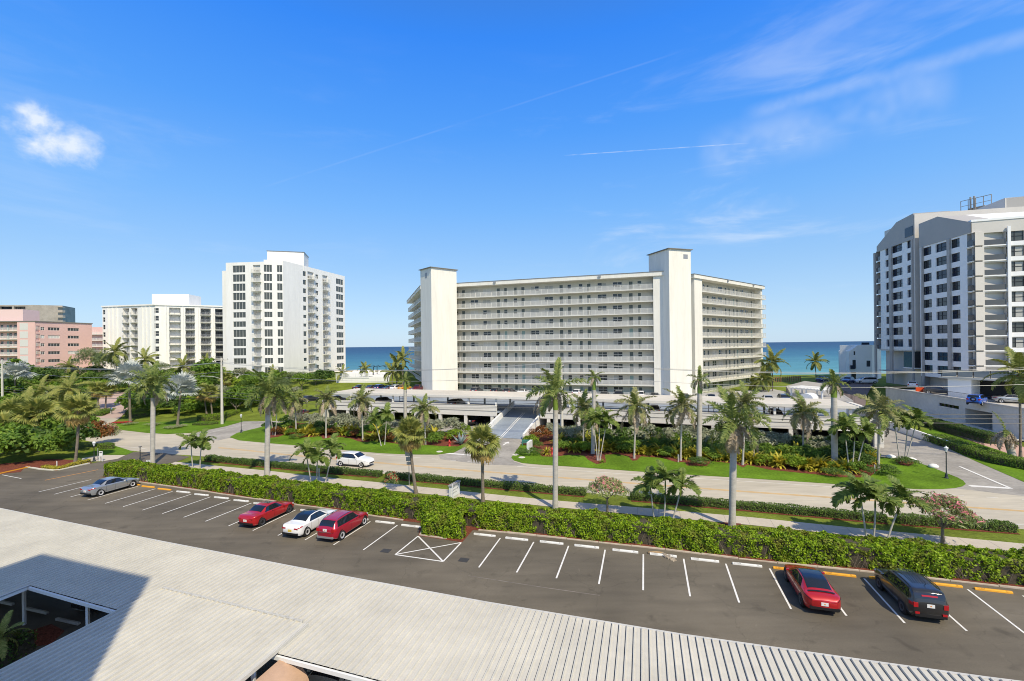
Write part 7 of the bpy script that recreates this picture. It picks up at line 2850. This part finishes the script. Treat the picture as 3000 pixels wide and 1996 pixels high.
def fronds(key):
    if key in FR:
        return FR[key]
    if key == 'royal':
        r = [pinnate(3.1, dr, 52, .66, .085, 100 + i, .75, .55, .25, .045).mesh('frond', L_ROYAL) for i, dr in enumerate((.7, 1.25, 1.7, 2.1))]
    elif key == 'royal_dead':
        r = [pinnate(2.9, dr, 38, .60, .08, 120 + i, .6, 1.2, .0, .045).mesh('frond', L_DEAD) for i, dr in enumerate((1.2, 1.9))]
    elif key == 'rag':
        r = [pinnate(2.5, dr, 46, .60, .08, 140 + i, .6, .7, .15, .04).mesh('frond', L_RAG if i % 2 else L_ROYAL) for i, dr in enumerate((.8, 1.2, 1.6, 2.0))]
    elif key == 'adon':
        r = [pinnate(1.65, dr, 32, .55, .10, 160 + i, .3, .65, .30, .03).mesh('frond', L_ADON) for i, dr in enumerate((1.1, 1.7, 2.1))]
    elif key == 'coco':
        r = [pinnate(3.4, dr, 48, .80, .095, 180 + i, .2, .75, .1, .045).mesh('frond', L_COCO) for i, dr in enumerate((.6, 1.1, 1.5, 1.9))]
    elif key == 'sabal':
        r = [fan(.95, .95, 22, 200 + i, 4.4, .2, h).mesh('fan_leaf', L_SABAL) for i, h in enumerate((.25, .45))]
    elif key == 'sabal_old':
        r = [fan(.85, .9, 20, 210 + i, 4.0, .2, .6).mesh('fan_leaf', L_SOLD) for i in range(2)]
    elif key == 'bism':
        r = [fan(1.3, 1.25, 24, 220 + i, 4.9, .25, h).mesh('fan_leaf', L_BISM) for i, h in enumerate((.15, .3))]
    FR[key] = r
    return r


def crown(t, top, keys, n, size, e_hi, e_lo, seed, dead=None, ndead=0, wind=(0, 0)):
    """fronds round a crown point: each its own part"""
    r = random.Random(seed)
    for i in range(n + ndead):
        is_dead = i >= n
        lst = fronds(dead if is_dead else keys)
        f = i / max(1, n - 1) if not is_dead else 1.0
        az = i * 2.39996 + r.uniform(-.25, .25)
        el = e_hi + (e_lo - e_hi) * (f ** .85) + r.uniform(-.12, .12) if not is_dead else e_lo - r.uniform(.15, .6)
        k = min(len(lst) - 1, int((f * .85 + r.uniform(0, .3)) * len(lst)))
        me = lst[k if not is_dead else r.randrange(len(lst))]
        o = inst(me, me.name.split('.')[0], t)
        d = Matrix.Rotation(az, 4, 'Z') @ Matrix.Rotation(el, 4, 'X') @ Matrix.Rotation(r.uniform(-.5, .5), 4, 'Y')
        if wind[0]:
            w_ = Matrix.Rotation(wind[0] * r.uniform(.5, 1.2), 4, Vector((cos(wind[1]), sin(wind[1]), 0)))
            d = w_ @ d
        s = size * r.uniform(.85, 1.12)
        o.matrix_basis = Matrix.Translation(top) @ d @ Matrix.Scale(s, 4)


PALMN = [0]


def palm(kind, base, cpx, label, group=None, on_terrain=False, size=None, n=None, trunk=None, bow=0.0, wind=None, ndead=None, parent=None, seed=None):
    """base pixel on the ground, cpx: crown pixel (x,y)"""
    PALMN[0] += 1
    sd = seed or PALMN[0] * 13
    r = random.Random(sd)
    B = T(*base) if on_terrain else G(*base)
    Ct = D(cpx[0], cpx[1], B.y)
    top = Ct - B
    if parent is None:
        t = thing({'royal': 'royal_palm', 'rag': 'feather_palm', 'adon': 'small_palm', 'coco': 'coconut_palm', 'sabal': 'sabal_palm', 'bism': 'silver_palm'}[kind], label, 'palm tree', B, 0, group)
        base0 = Vector((0, 0, 0))
    else:
        t = parent
        base0 = B - parent.location
        top = Ct - Vector(parent.location)
    H = (top - base0).length
    cfg = {'royal': ('royal', 18, 1.0, 1.35, -.35, .21, m_gtrunk), 'rag': ('rag', 14, 1.0, 1.3, -.30, .115, m_gtrunk), 'adon': ('adon', 9, 1.0, 1.3, .0, .065, m_gtrunk),
           'coco': ('coco', 17, 1.0, 1.4, -.55, .13, m_btrunk), 'sabal': ('sabal', 30, 1.0, 1.5, -.35, .16, m_btrunk), 'bism': ('bism', 20, 1.0, 1.45, -.2, .22, m_btrunk)}[kind]
    key, nn, sz, hi, lo, tr, tm = cfg
    nn, sz, tr = n or nn, size or sz, trunk or tr
    mid = base0.lerp(top, .5) + Vector((bow, 0, 0))
    shaft = {'royal': .17, 'rag': .10, 'adon': .20}.get(kind, 0)
    tz = 1 - shaft
    path, rad = [], []
    for i in range(9):
        s = i / 8 * tz
        q = base0 * (1 - s) ** 2 + mid * (2 * s * (1 - s)) + top * s ** 2
        path.append(q)
        if kind == 'royal':
            rad.append(tr * (1.25 - .55 * min(1, s * 8) + .30 * sin(pi * min(1, s * 1.25)) if s < .08 else 1.0 - .12 * s + .12 * sin(pi * s)))
        else:
            rad.append(tr * (1.5 if i == 0 else 1.05 - .2 * s))
    MB().tube(path, rad, 10, cap=False).build('trunk', tm, t, smooth=True)
    if shaft:
        p2 = []
        for i in range(4):
            s = tz + shaft * i / 3
            p2.append(base0 * (1 - s) ** 2 + mid * (2 * s * (1 - s)) + top * s ** 2)
        MB().tube(p2, [rad[-1] * 1.02, rad[-1] * 1.12, rad[-1] * .9, rad[-1] * .5], 10, cap=False).build('crownshaft', m_shaft, t, smooth=True)
    dd = {'royal': ('royal_dead', 4), 'rag': ('royal_dead', 3), 'sabal': ('sabal_old', 14)}.get(kind, (None, 0))
    nd = dd[1] if ndead is None else ndead
    crown(t, top, key, nn, sz, hi, lo, sd, dd[0], nd if dd[0] else 0, wind or (0, 0))
    if kind == 'coco':
        mb = MB()
        for j in range(6):
            a = r.uniform(0, 6.28)
            mb.lathe([(.001, -.14), (.10, -.06), (.11, .03), (.001, .13)], 7, c=(top.x + cos(a) * .22, top.y + sin(a) * .22, top.z - .25))
        mb.build('coconuts', m_husk, t, smooth=True)
    return t


gR, gF, gS, gC, gT = 'tall royal palms', 'feather palms in the garage beds', 'sabal palms', 'coconut palms', 'small palm clumps'
palm('royal', (447, 1362), (449, 1125), 'tall royal palm with dead skirt beside the left driveway', gR, size=1.12, trunk=.26, wind=(.25, .3))
palm('royal', (782, 1396), (786, 1150), 'tall shaggy royal palm behind the left hedge', gR, size=1.12, trunk=.27, n=17, ndead=6)
bp_ = palm('royal', (1627, 1491), (1628, 1142), 'tallest royal palm in the middle with one broken hanging frond', gR, size=.98, trunk=.235, n=11, ndead=5, wind=(.3, .2))
tp_ = D(1628, 1142, G(1627, 1491).y) - G(1627, 1491)
o = inst(fronds('royal_dead')[0], 'broken_frond', bp_)
o.matrix_basis = Matrix.Translation(tp_) @ Matrix.Rotation(1.45, 4, 'Z') @ Matrix.Rotation(-.35, 4, 'X') @ Matrix.Scale(1.1, 4)
palm('royal', (2145, 1545), (2150, 1236), 'royal palm with grey shaggy crown in the right foreground', gR, size=1.0, trunk=.25, n=15, ndead=8)
palm('royal', (1188, 1292), (1187, 1112), 'slim tall royal palm with small tuft left of the ramp', gR, size=.55, trunk=.26, n=9, ndead=2)
palm('royal', (1737, 1330), (1741, 1105), 'slim tall royal palm with small tuft before the right half of the condominium', gR, size=.5, trunk=.25, n=9, ndead=3)
palm('royal', (2048, 1354), (2051, 1112), 'tall royal palm with small tuft before the right lift tower', gR, size=.6, trunk=.30, n=9, ndead=3)
palm('royal', (2446, 1373), (2443, 1122), 'tall royal palm with thick pale trunk before the brick court', gR, size=.62, trunk=.33, n=11, ndead=4)
for b, c, lab in (((868, 1269), (865, 1172), 'feather palm nearest the left end of the garage'), ((955, 1284), (956, 1168), 'second feather palm in the left garage bed'), ((1063, 1291), (1060, 1174), 'third feather palm in the left garage bed'), ((1247, 1303), (1243, 1198), 'feather palm between the sabal palm and the agave'),
                  ((1710, 1322), (1709, 1196), 'feather palm behind the three stemmed white palm'), ((1858, 1344), (1863, 1192), 'ragged feather palm with bare trunk on the right lawn'), ((1994, 1350), (1998, 1190), 'ragged feather palm left of the tall tufted palm'),
                  ((2176, 1363), (2184, 1184), 'feather palm just behind the shaggy royal palm'), ((2353, 1345), (2354, 1207), 'spreading feather palm at the right end of the bed')):
    palm('rag', b, c, lab, gF, size=1.25 if c[0] > 1300 else 1.12, n=17, ndead=4, wind=(.15, .4))
palm('rag', (2573, 1375), (2578, 1202), 'wind blown feather palm by the side street', gF, size=1.25, trunk=.14, wind=(.3, .3))
palm('sabal', (220, 1358), (229, 1203), 'lone sabal palm with round golden crown by the left kerb', gS, size=1.28, bow=.3)
palm('sabal', (1219, 1446), (1199, 1272), 'leaning sabal palm with round crown by the sidewalk', gS, size=1.05, bow=-.1)
palm('sabal', (1415, 1473), (1413, 1300), 'sabal palm with round brown-edged crown in front of the ramp', gS, size=1.08)
for b, c, lab in (((622, 1218), (616, 1152), 'sabal palm left of the utility pole'), ((606, 1214), (596, 1150), 'sabal palm half hidden left of its neighbour by the utility pole'), ((309, 1200), (312, 1142), 'sabal palm on the little island by the convex mirror'), ((290, 1202), (284, 1142), 'leaning sabal palm on the little island'),
                  ((661, 1150), (661, 1110), 'small sabal palm in front of the white tower'), ((405, 1196), (407, 1152), 'sabal palm behind the paver drive'), ((200, 1150), (196, 1120), 'sabal palm in front of the pink block')):
    palm('sabal', b, c, lab, gS, on_terrain=True, size=1.2, n=22, ndead=10)
for b, c, sz, lab in (((40, 1182), (46, 1096), 1.5, 'big silver fan palm at the far left'), ((382, 1238), (378, 1108), 1.55, 'big silver fan palm by the paver drive'), ((520, 1247), (530, 1146), 1.5, 'big silver fan palm left of the utility pole')):
    palm('bism', b, c, lab, 'silver fan palms', on_terrain=True, size=sz, n=24)
for b, c, sz, lab in (((345, 1130), (337, 1032), 1.5, 'tall coconut palm in front of the ribbed white block'), ((430, 1140), (425, 1054), 1.35, 'coconut palm left of the middle of the ribbed block'), ((540, 1130), (538, 1074), 1.25, 'coconut palm in front of the balcony bays'), ((610, 1108), (606, 1062), 1.0, 'small coconut palm near the tower side bay'),
                      ((203, 1120), (202, 1072), 1.0, 'small coconut palm in front of the pink wall'), ((290, 1120), (290, 1054), .9, 'slim coconut palm beside the ribbed block edge'), ((800, 1112), (799, 1088), .6, 'small tufted palm in front of the tower wall'), ((1004, 1120), (1003, 1094), .95, 'coconut palm at the right foot of the tower'),
                      ((1070, 1116), (1070, 1082), .85, 'small coconut palm on the pool terrace'), ((1160, 1140), (1166, 1070), 1.15, 'coconut palm beside the left wing'), ((1148, 1150), (1150, 1090), 1.1, 'second coconut palm beside the left wing'), ((1180, 1152), (1180, 1050), 1.1, 'taller coconut palm behind the slim royal palm'),
                      ((2264, 1166), (2262, 1062), 1.35, 'tall coconut palm right of the condominium wing'), ((2236, 1168), (2236, 1112), 1.2, 'shorter coconut palm right of the condominium wing'), ((2391, 1106), (2388, 1060), 1.2, 'lone coconut palm against the sea'), ((2210, 1160), (2205, 1130), .9, 'small dark palm beside the wing'),
                      ((150, 1250), (170, 1165), 1.25, 'leaning coconut palm in the left thicket'), ((215, 1262), (205, 1140), 1.2, 'upright coconut palm behind the lone sabal'), ((95, 1215), (118, 1148), 1.3, 'arching coconut palm in the left thicket'), ((70, 1262), (85, 1190), 1.2, 'coconut palm with pale trunk in the left thicket')):
    palm('coco', b, c, lab, gC, on_terrain=True, size=sz, n=15, wind=(.2, .3))
palm('sabal', (110, 1325), (108, 1218), 'large fan palm in the left thicket', gS, size=1.7, n=26, ndead=4)
palm('sabal', (60, 1300), (40, 1215), 'fan palm behind the thicket bushes', gS, size=1.6, n=24, ndead=4)
palm('sabal', (5, 1330), (12, 1262), 'fan palm at the left picture edge', gS, size=1.6, n=22, ndead=3)
palm('coco', (2990, 1345), (2988, 1098), 'coconut palm cut by the right edge above the podium', gC, size=1.15, n=16)
palm('royal', (2968, 1342), (2945, 1262), 'dead shaggy palm with thick red-brown trunk at the right edge', None, size=.85, trunk=.38, n=3, ndead=16)
palm('coco', (-10, 1950), (2, 1868), 'dark green palm in the courtyard at lower left', None, size=.36, n=12)


def clump(bases, crowns, label, sz):
    B0 = G(*bases[0])
    t = thing('palm_clump', label, 'palm tree', B0, 0, gT)
    for b, c in zip(bases, crowns):
        palm('adon', b, c, None, parent=t, size=sz, bow=random.uniform(-.15, .15))
    return t


clump([(565, 1372), (586, 1376)], [(560, 1296), (592, 1296)], 'two stemmed small palm behind the left hedge end', 1.15)
clump([(912, 1416), (927, 1420), (953, 1414)], [(896, 1325), (930, 1340), (975, 1315)], 'three stemmed small palm in front of the moving white car', 1.2)
clump([(1917, 1525), (1944, 1531), (1967, 1534)], [(1906, 1428), (1949, 1404), (1997, 1426)], 'three stemmed small palm right of the pink oleander', 1.15)
clump([(2540, 1588), (2558, 1592), (2598, 1588)], [(2520, 1448), (2564, 1462), (2644, 1464)], 'three stemmed small palm left of the large right oleander', 1.3)
clump([(2637, 1354), (2650, 1354), (2653, 1357)], [(2620, 1226), (2660, 1236), (2686, 1230)], 'three stemmed small palm by the white boulders', 1.35)
clump([(2488, 1388), (2496, 1388), (2507, 1388)], [(2472, 1252), (2505, 1270), (2539, 1264)], 'three stemmed small palm in the bed beside the thick pale trunk', 1.3)
clump([(1750, 1350), (1754, 1350), (1758, 1350)], [(1738, 1238), (1757, 1230), (1779, 1233)], 'white stemmed triple palm on the right lawn near the ramp', 1.25)
clump([(1117, 1307), (1127, 1304)], [(1097, 1227), (1133, 1215)], 'two stemmed small palm on the left lawn', 1.2)
clump([(806, 1277), (800, 1275)], [(812, 1195), (792, 1200)], 'two stemmed small palm behind the shaggy royal palm', 1.1)

# ================================================================== STREET FURNITURE
m_iron = M('painted_iron', (0.045, 0.055, 0.06), .5, .3)
m_pole = M('concrete_pole', (0.58, 0.55, 0.48), .85, noise=(1, .08))
m_globe = M('frosted_lantern', (0.70, 0.72, 0.72), .25)
m_hyd = M('hydrant_red', (0.50, 0.03, 0.03), .45, noise=(4, .1))
m_sign = M('sign_white', (0.74, 0.74, 0.71), .6)
m_signback = M('sign_back', (0.42, 0.42, 0.40), .45, .5)


def lamp(px, py, h, label, lantern=True, tall=True):
    p = G(px, py)
    t = thing('street_lamp', label, 'street lamp', p, 0, 'lamp posts')
    MB().lathe([(.20, 0), (.20, .10), (.13, .16), (.15, .30), (.09, .50), (.055, .62), (.045, h - .75), (.08, h - .72), (.08, h - .66), (.03, h - .6)], 12).build('post', m_iron, t, smooth=True)
    if lantern:
        MB().lathe([(.06, h - .62), (.17, h - .25), (.18, h - .20)], 10).build('lantern', m_globe, t)
        MB().lathe([(.21, h - .20), (.20, h - .16), (.07, h - .05), (.05, h), (.001, h + .05)], 10).build('lantern_cap', m_globe, t)
    else:
        MB().lathe([(.04, h - .62), (.05, h - .2), (.20, h - .16), (.20, h - .12), (.001, h - .10)], 10).build('lamp_head', m_iron, t)
    return t


lamp(2773, 1402, 3.5, 'tall dark lamp post with white lantern on the right lawn')
lamp(707, 1268, 3.3, 'dark lamp post at the corner of the left lawn')
lamp(367, 1225, 3.0, 'lamp post beside the paver drive')
lamp(276, 1352, 2.7, 'lamp post by the left driveway hedge')
lamp(411, 1352, 2.1, 'short bollard lamp on the left driveway edge', False)
lamp(2728, 1216, 4.4, 'slim dark lamp in front of the podium wall', False)

# utility poles and wires
U1, U2 = G(651, 1243), G(1647, 1292)
U3 = U1 - (U2 - U1)
U4 = U2 + (U2 - U1)
POLES = []
for p, h, lab in ((U3, 13.0, 'pale utility pole among the trees at the far left'), (U1, 13.2, 'tall pale utility pole with cross-arm and street light at left'), (U2, 12.2, 'pale utility pole behind the tallest royal palm')):
    t = thing('utility_pole', lab, 'utility pole', p, 0, 'concrete utility poles')
    MB().tube([(0, 0, 0), (0, 0, h)], [.27, .16], 8).build('pole', m_pole, t)
    mb = MB().obox((0, 0), GE, GN, -.08, .08, -1.5, 1.5, h - .55, h - .40)
    mb.build('cross_arm', m_pole, t)
    for k in (-1.35, -.5, .5, 1.35):
        q = GN * k
        MB().lathe([(.05, 0), (.07, .06), (.04, .12), (.06, .18), (.02, .22)], 8, c=(q.x, q.y, h - .40)).build('insulator', m_greym, t)
    POLES.append((p, h))
    if p is U1:
        MB().tube([(0, 0, 9.0), (-1.2, -.6, 9.5), (-2.6, -1.4, 9.7)], [.05, .045, .04], 6).build('lamp_arm', m_greym, t)
        MB().box(-3.1, -2.5, -1.6, -1.25, 9.62, 9.76).build('lamp_head', m_greym, t)
m_wire = M('wire', (0.10, 0.10, 0.10), .5, .3)
m_wirel = M('bright_wire', (0.52, 0.52, 0.50), .4, .5)
wires = [(h_, off, r_, mt) for h_, off, r_, mt in ((12.6, -1.35, .02, m_wirel), (12.6, -.5, .02, m_wirel), (12.6, 1.35, .02, m_wirel), (10.4, 0, .025, m_wirel), (6.4, .1, .035, m_wire), (5.9, .1, .035, m_wire), (5.3, .1, .045, m_wire))]
for i, (h_, off, r_, mt) in enumerate(wires):
    pts = []
    for a, b in ((U3, U1), (U1, U2), (U2, U4)):
        for k in range(10):
            s_ = k / 10
            q = a.lerp(b, s_) + GN * off
            hh = h_ - (.3 if h_ > 11 else 0)
            sag = (1.5 if h_ > 9 else .9) * 4 * s_ * (1 - s_)
            pts.append(Vector((q.x, q.y, hh - (1.1 if b is not U1 and h_ > 9 else 0) * 0 - sag)))
    o = MB().tube(pts, r_, 4, cap=False).build('overhead_wire', mt)
    tag(o, f'overhead wire strung between the utility poles, {ORD[i]} from the top', 'wire', 'overhead wires')

# hydrants


def hydrant(px, py, label):
    p = G(px, py)
    t = thing('fire_hydrant', label, 'fire hydrant', (p.x, p.y, .03), 0, 'red fire hydrants')
    MB().lathe([(.20, 0), (.20, .06), (.14, .08), (.13, .62), (.17, .64), (.17, .70), (.14, .74), (.10, .86), (.04, .92), (.04, .98), (.001, .98)], 12).build('barrel', m_hyd, t, smooth=True)
    for a in (0, pi / 2, pi):
        d = Vector((cos(a), sin(a), 0))
        MB().tube([d * .1 + Vector((0, 0, .5)), d * .25 + Vector((0, 0, .5))], .075, 8).build('nozzle', m_hyd, t)


hydrant(1317, 1308, 'red fire hydrant left of the blue agave')
hydrant(1618, 1332, 'red fire hydrant beside the tallest royal palm trunk')

# white boulders
for k, (px, py) in enumerate(((2610, 1343), (2671, 1352), (2735, 1371))):
    p = G(px, py)
    mb = MB().lathe([(.001, -.05), (.38, 0), (.48, .14), (.42, .30), (.22, .42), (.001, .46)], 12)
    rr_ = random.Random(k)
    mb.v = [(x * (1.15 + .1 * sin(z * 9 + k)), y * .95, z) for x, y, z in mb.v]
    o = mb.build('boulder', m_white, None, True)
    o.location = (p.x, p.y, .03)
    tag(o, ('white painted boulder farthest up the side street edge', 'middle white boulder on the lawn edge beside the palm clump', 'white boulder nearest the right lamp post')[k], 'boulder', 'white boulders on the right lawn')

# sign stone, sign board, street sign, mirror, bench, small signs
p = G(1552, 1325)
t = thing('sign_stone', 'upright white sign stone standing in a clipped bush', 'sign', p)
MB().obox((0, 0), Vector((.30, .95, 0)).normalized(), Vector((-.95, .30, 0)).normalized(), -.95, .95, -.16, .16, 0, 1.55).build('slab', m_sign, t)
t = thing('sign_board', 'white sign board on the sidewalk edge above the hedge', 'sign', G(1332, 1462))
sU = (G(1342, 1440, 1.3) - G(1322, 1452, 1.3))
sU = Vector((sU.x, sU.y, 0)).normalized()
sN = Vector((sU.y, -sU.x, 0))
MB().obox((0, 0), sU, sN, -.85, .85, -.12, .12, .35, 1.45).build('board', m_sign, t)
MB().obox((0, 0), sU, sN, -.92, .92, -.2, .2, 1.45, 1.56).build('cap', M('sign_cap', (0.30, 0.29, 0.27), .7), t)
MB().obox((0, 0), sU, sN, -.85, .85, -.10, .10, 0, .35).build('plinth', m_conc, t)
for k in range(3):
    for j in range(6 - k):
        u0 = -.72 + j * .25
        MB().obox((0, 0), sU, sN, u0, u0 + .17 - .03 * (j % 2), .121, .126, 1.22 - .28 * k, 1.33 - .28 * k).build('letter', M('letter_grey', (0.28, 0.28, 0.27), .6), t)
p = G(1199, 1423)
t = thing('street_sign', 'grey backed street signs on a thin post beside the leaning sabal', 'sign', p)
MB().tube([(0, 0, 0), (0, 0, 4.1)], .04, 6).build('post', m_signback, t)
MB().box(-.38, .38, -.03, -.01, 3.2, 4.0).build('sign_panel', m_signback, t)
MB().box(-.3, .3, -.03, -.01, 2.65, 3.1).build('sign_panel', m_signback, t)
MB().box(-.25, .25, -.03, -.01, 2.25, 2.55).build('sign_panel', m_signback, t)
p = G(325, 1221)
t = thing('convex_mirror', 'round traffic mirror on a post by the paver drive', 'mirror', p)
MB().tube([(0, 0, 0), (0, 0, 1.3)], .05, 6).build('post', m_sign, t)
MB().lathe([(.001, -.06), (.3, -.03), (.46, .05), (.50, .05), (.50, .09), (.001, .09)], 18, (0, 0, 1.6), axis='x').build('mirror_disc', M('mirror_face', (0.5, 0.52, 0.53), .1, .9), t, smooth=True).rotation_euler = (0, 0, 1.2)
p = G(1541, 1306)
t = thing('bench', 'small green garden bench at the foot of the ramp wall', 'bench', p)
mgr = M('bench_green', (0.05, 0.20, 0.17), .5)
MB().box(-.6, .6, -.2, .2, .40, .45).build('seat', mgr, t)
MB().box(-.6, .6, .2, .24, .55, .85).build('backrest', mgr, t)
for x in (-.5, .5):
    MB().box(x - .04, x + .04, -.18, .24, 0, .40).build('leg', mgr, t)
for px, py, w, h, z, lab in ((296, 1352, .45, .62, .75, 'small white notice board by the left driveway lamp'), (435, 1366, .5, .28, .5, 'small white sign beside the left royal palm'), (183, 1245, .5, .5, .4, 'small white board by the left thicket')):
    p = G(px, py)
    t = thing('notice_board', lab, 'sign', p)
    MB().box(-w / 2, w / 2, -.03, .03, z, z + h).build('panel', m_sign, t)
    MB().box(-w * .35, w * .35, -.036, -.0305, z + h * .6, z + h * .8).build('print', M('letter_dark', (0.06, 0.06, 0.06), .6), t)
    for sx in (-1, 1):
        MB().box(sx * w * .42 - .025, sx * w * .42 + .025, -.025, .025, 0, z).build('post', m_sign, t)
for px, py, lab in ((287, 1350, 'grey post between the lamp and the notice board'), (167, 1374, 'thin white stake in the left mulch bed'), (1327, 1486, 'short white pole sticking out of the hedge island'), (1987, 1355, 'short white stake at the foot of ragged palm'), (2563, 1388, 'white stake in the mulch at the right end of bed'), (935, 1398, 'white marker post in the low hedge')):
    p = G(px, py)
    o = MB().tube([(0, 0, 0), (0, 0, 2.1 if px in (1327,) else 1.0 if px != 287 else 1.7)], .045, 6).build('marker_post', m_sign if px != 287 else m_greym)
    o.location = p
    tag(o, lab, 'post')
for px, py, lab in ((1510, 1333, 'round valve cover at the lawn corner near the apron'), (1529, 1341, 'second round valve cover on the lawn near the road'), (1288, 1324, 'round valve cover on the left lawn tip')):
    p = G(px, py)
    o = MB().lathe([(.001, .02), (.22, .03), (.42, .03), (.46, .0)], 14).build('valve_cover', m_conc, None)
    o.location = (p.x, p.y, .03)
    tag(o, lab, 'cover')
# fallen palm frond on the lot
t = thing('fallen_frond', 'fallen brown palm frond lying over a white wheel stop', 'palm frond', G(1948, 1634))
me = pinnate(1.7, .5, 26, .35, .05, 77, .4, .8, .0, .03).mesh('leaflets', L_DEAD)
o = inst(me, 'leaflets', t)
o.matrix_basis = Matrix.Translation((-.1, .35, .22)) @ Matrix.Rotation(-2.55, 4, 'Z') @ Matrix.Rotation(-.08, 4, 'X')
mb = MB().tube([(-1.0, .62, .08), (-.5, .55, .14), (0, .3, .22)], [.10, .07, .035], 6)
mb.build('leaf_base', m_stopy if False else m_husk, t, smooth=True)
# picket fence along the salmon path, barrier and cones on the podium
a, b = G(2700, 1247), G(2884, 1308)
pfn = Fac(a, b)
t = thing('picket_fence', 'low dark picket fence along the salmon paver path', 'fence', a.lerp(b, .5))
nf = int(pfn.L / .28)
for i in range(nf):
    u = pfn.L * (i + .5) / nf
    mb = MB()
    pfn.box(mb, u - .018, u + .018, -.018, .018, .05, 1.0)
    mb.build('picket', m_dark, t, world=True)
for z in (.25, .9):
    mb = MB()
    pfn.box(mb, 0, pfn.L, -.03, -.019, z, z + .05)
    mb.build('rail', m_dark, t, world=True)
morg = M('orange_plastic', (0.70, 0.09, 0.02), .5)
k = ray(2702, 1140)[0]
t = thing('barrier', 'orange plastic barrier beside the dark SUV on the podium', 'barrier', (k * 92, 92, 4.46))
MB().box(-1.3, 1.3, -.2, .2, 0, .35).build('base', morg, t)
MB().box(-1.3, 1.3, -.08, .08, .35, 1.1).build('panel', morg, t)
for px, dp, lab in ((2822, 82, 'orange traffic cone on the podium deck'), (2270, 76.5, 'orange cone behind the garage parapet')):
    k = ray(px, 1150)[0]
    t = thing('traffic_cone', lab, 'cone', (k * dp, dp, 4.46 if px > 2500 else 2.99), 0, 'orange cones')
    MB().box(-.2, .2, -.2, .2, 0, .04).build('base', morg, t)
    MB().lathe([(.15, .04), (.03, .75), (.001, .75)], 10).build('cone_body', morg, t)
# boardwalk rail on the right dune
t = thing('boardwalk_rail', 'brown timber boardwalk railing on the dune by the sea', 'railing', T(2330, 1117))
a, b = T(2262, 1120), T(2345, 1118)
bw = Fac(a, b)
mt_ = M('timber', (0.26, 0.13, 0.07), .85, noise=(2, .2))
for i in range(14):
    u = bw.L * i / 13
    q = bw.p(u)
    z = terrain(q.x, q.y)
    MB().box(q.x - .09, q.x + .09, q.y - .09, q.y + .09, z, z + 1.5).build('post', mt_, t, world=True)
z = max(a.z, b.z)
mb = MB()
bw.box(mb, 0, bw.L, -.05, .05, z + 1.1, z + 1.25)
mb.build('top_rail', mt_, t, world=True)
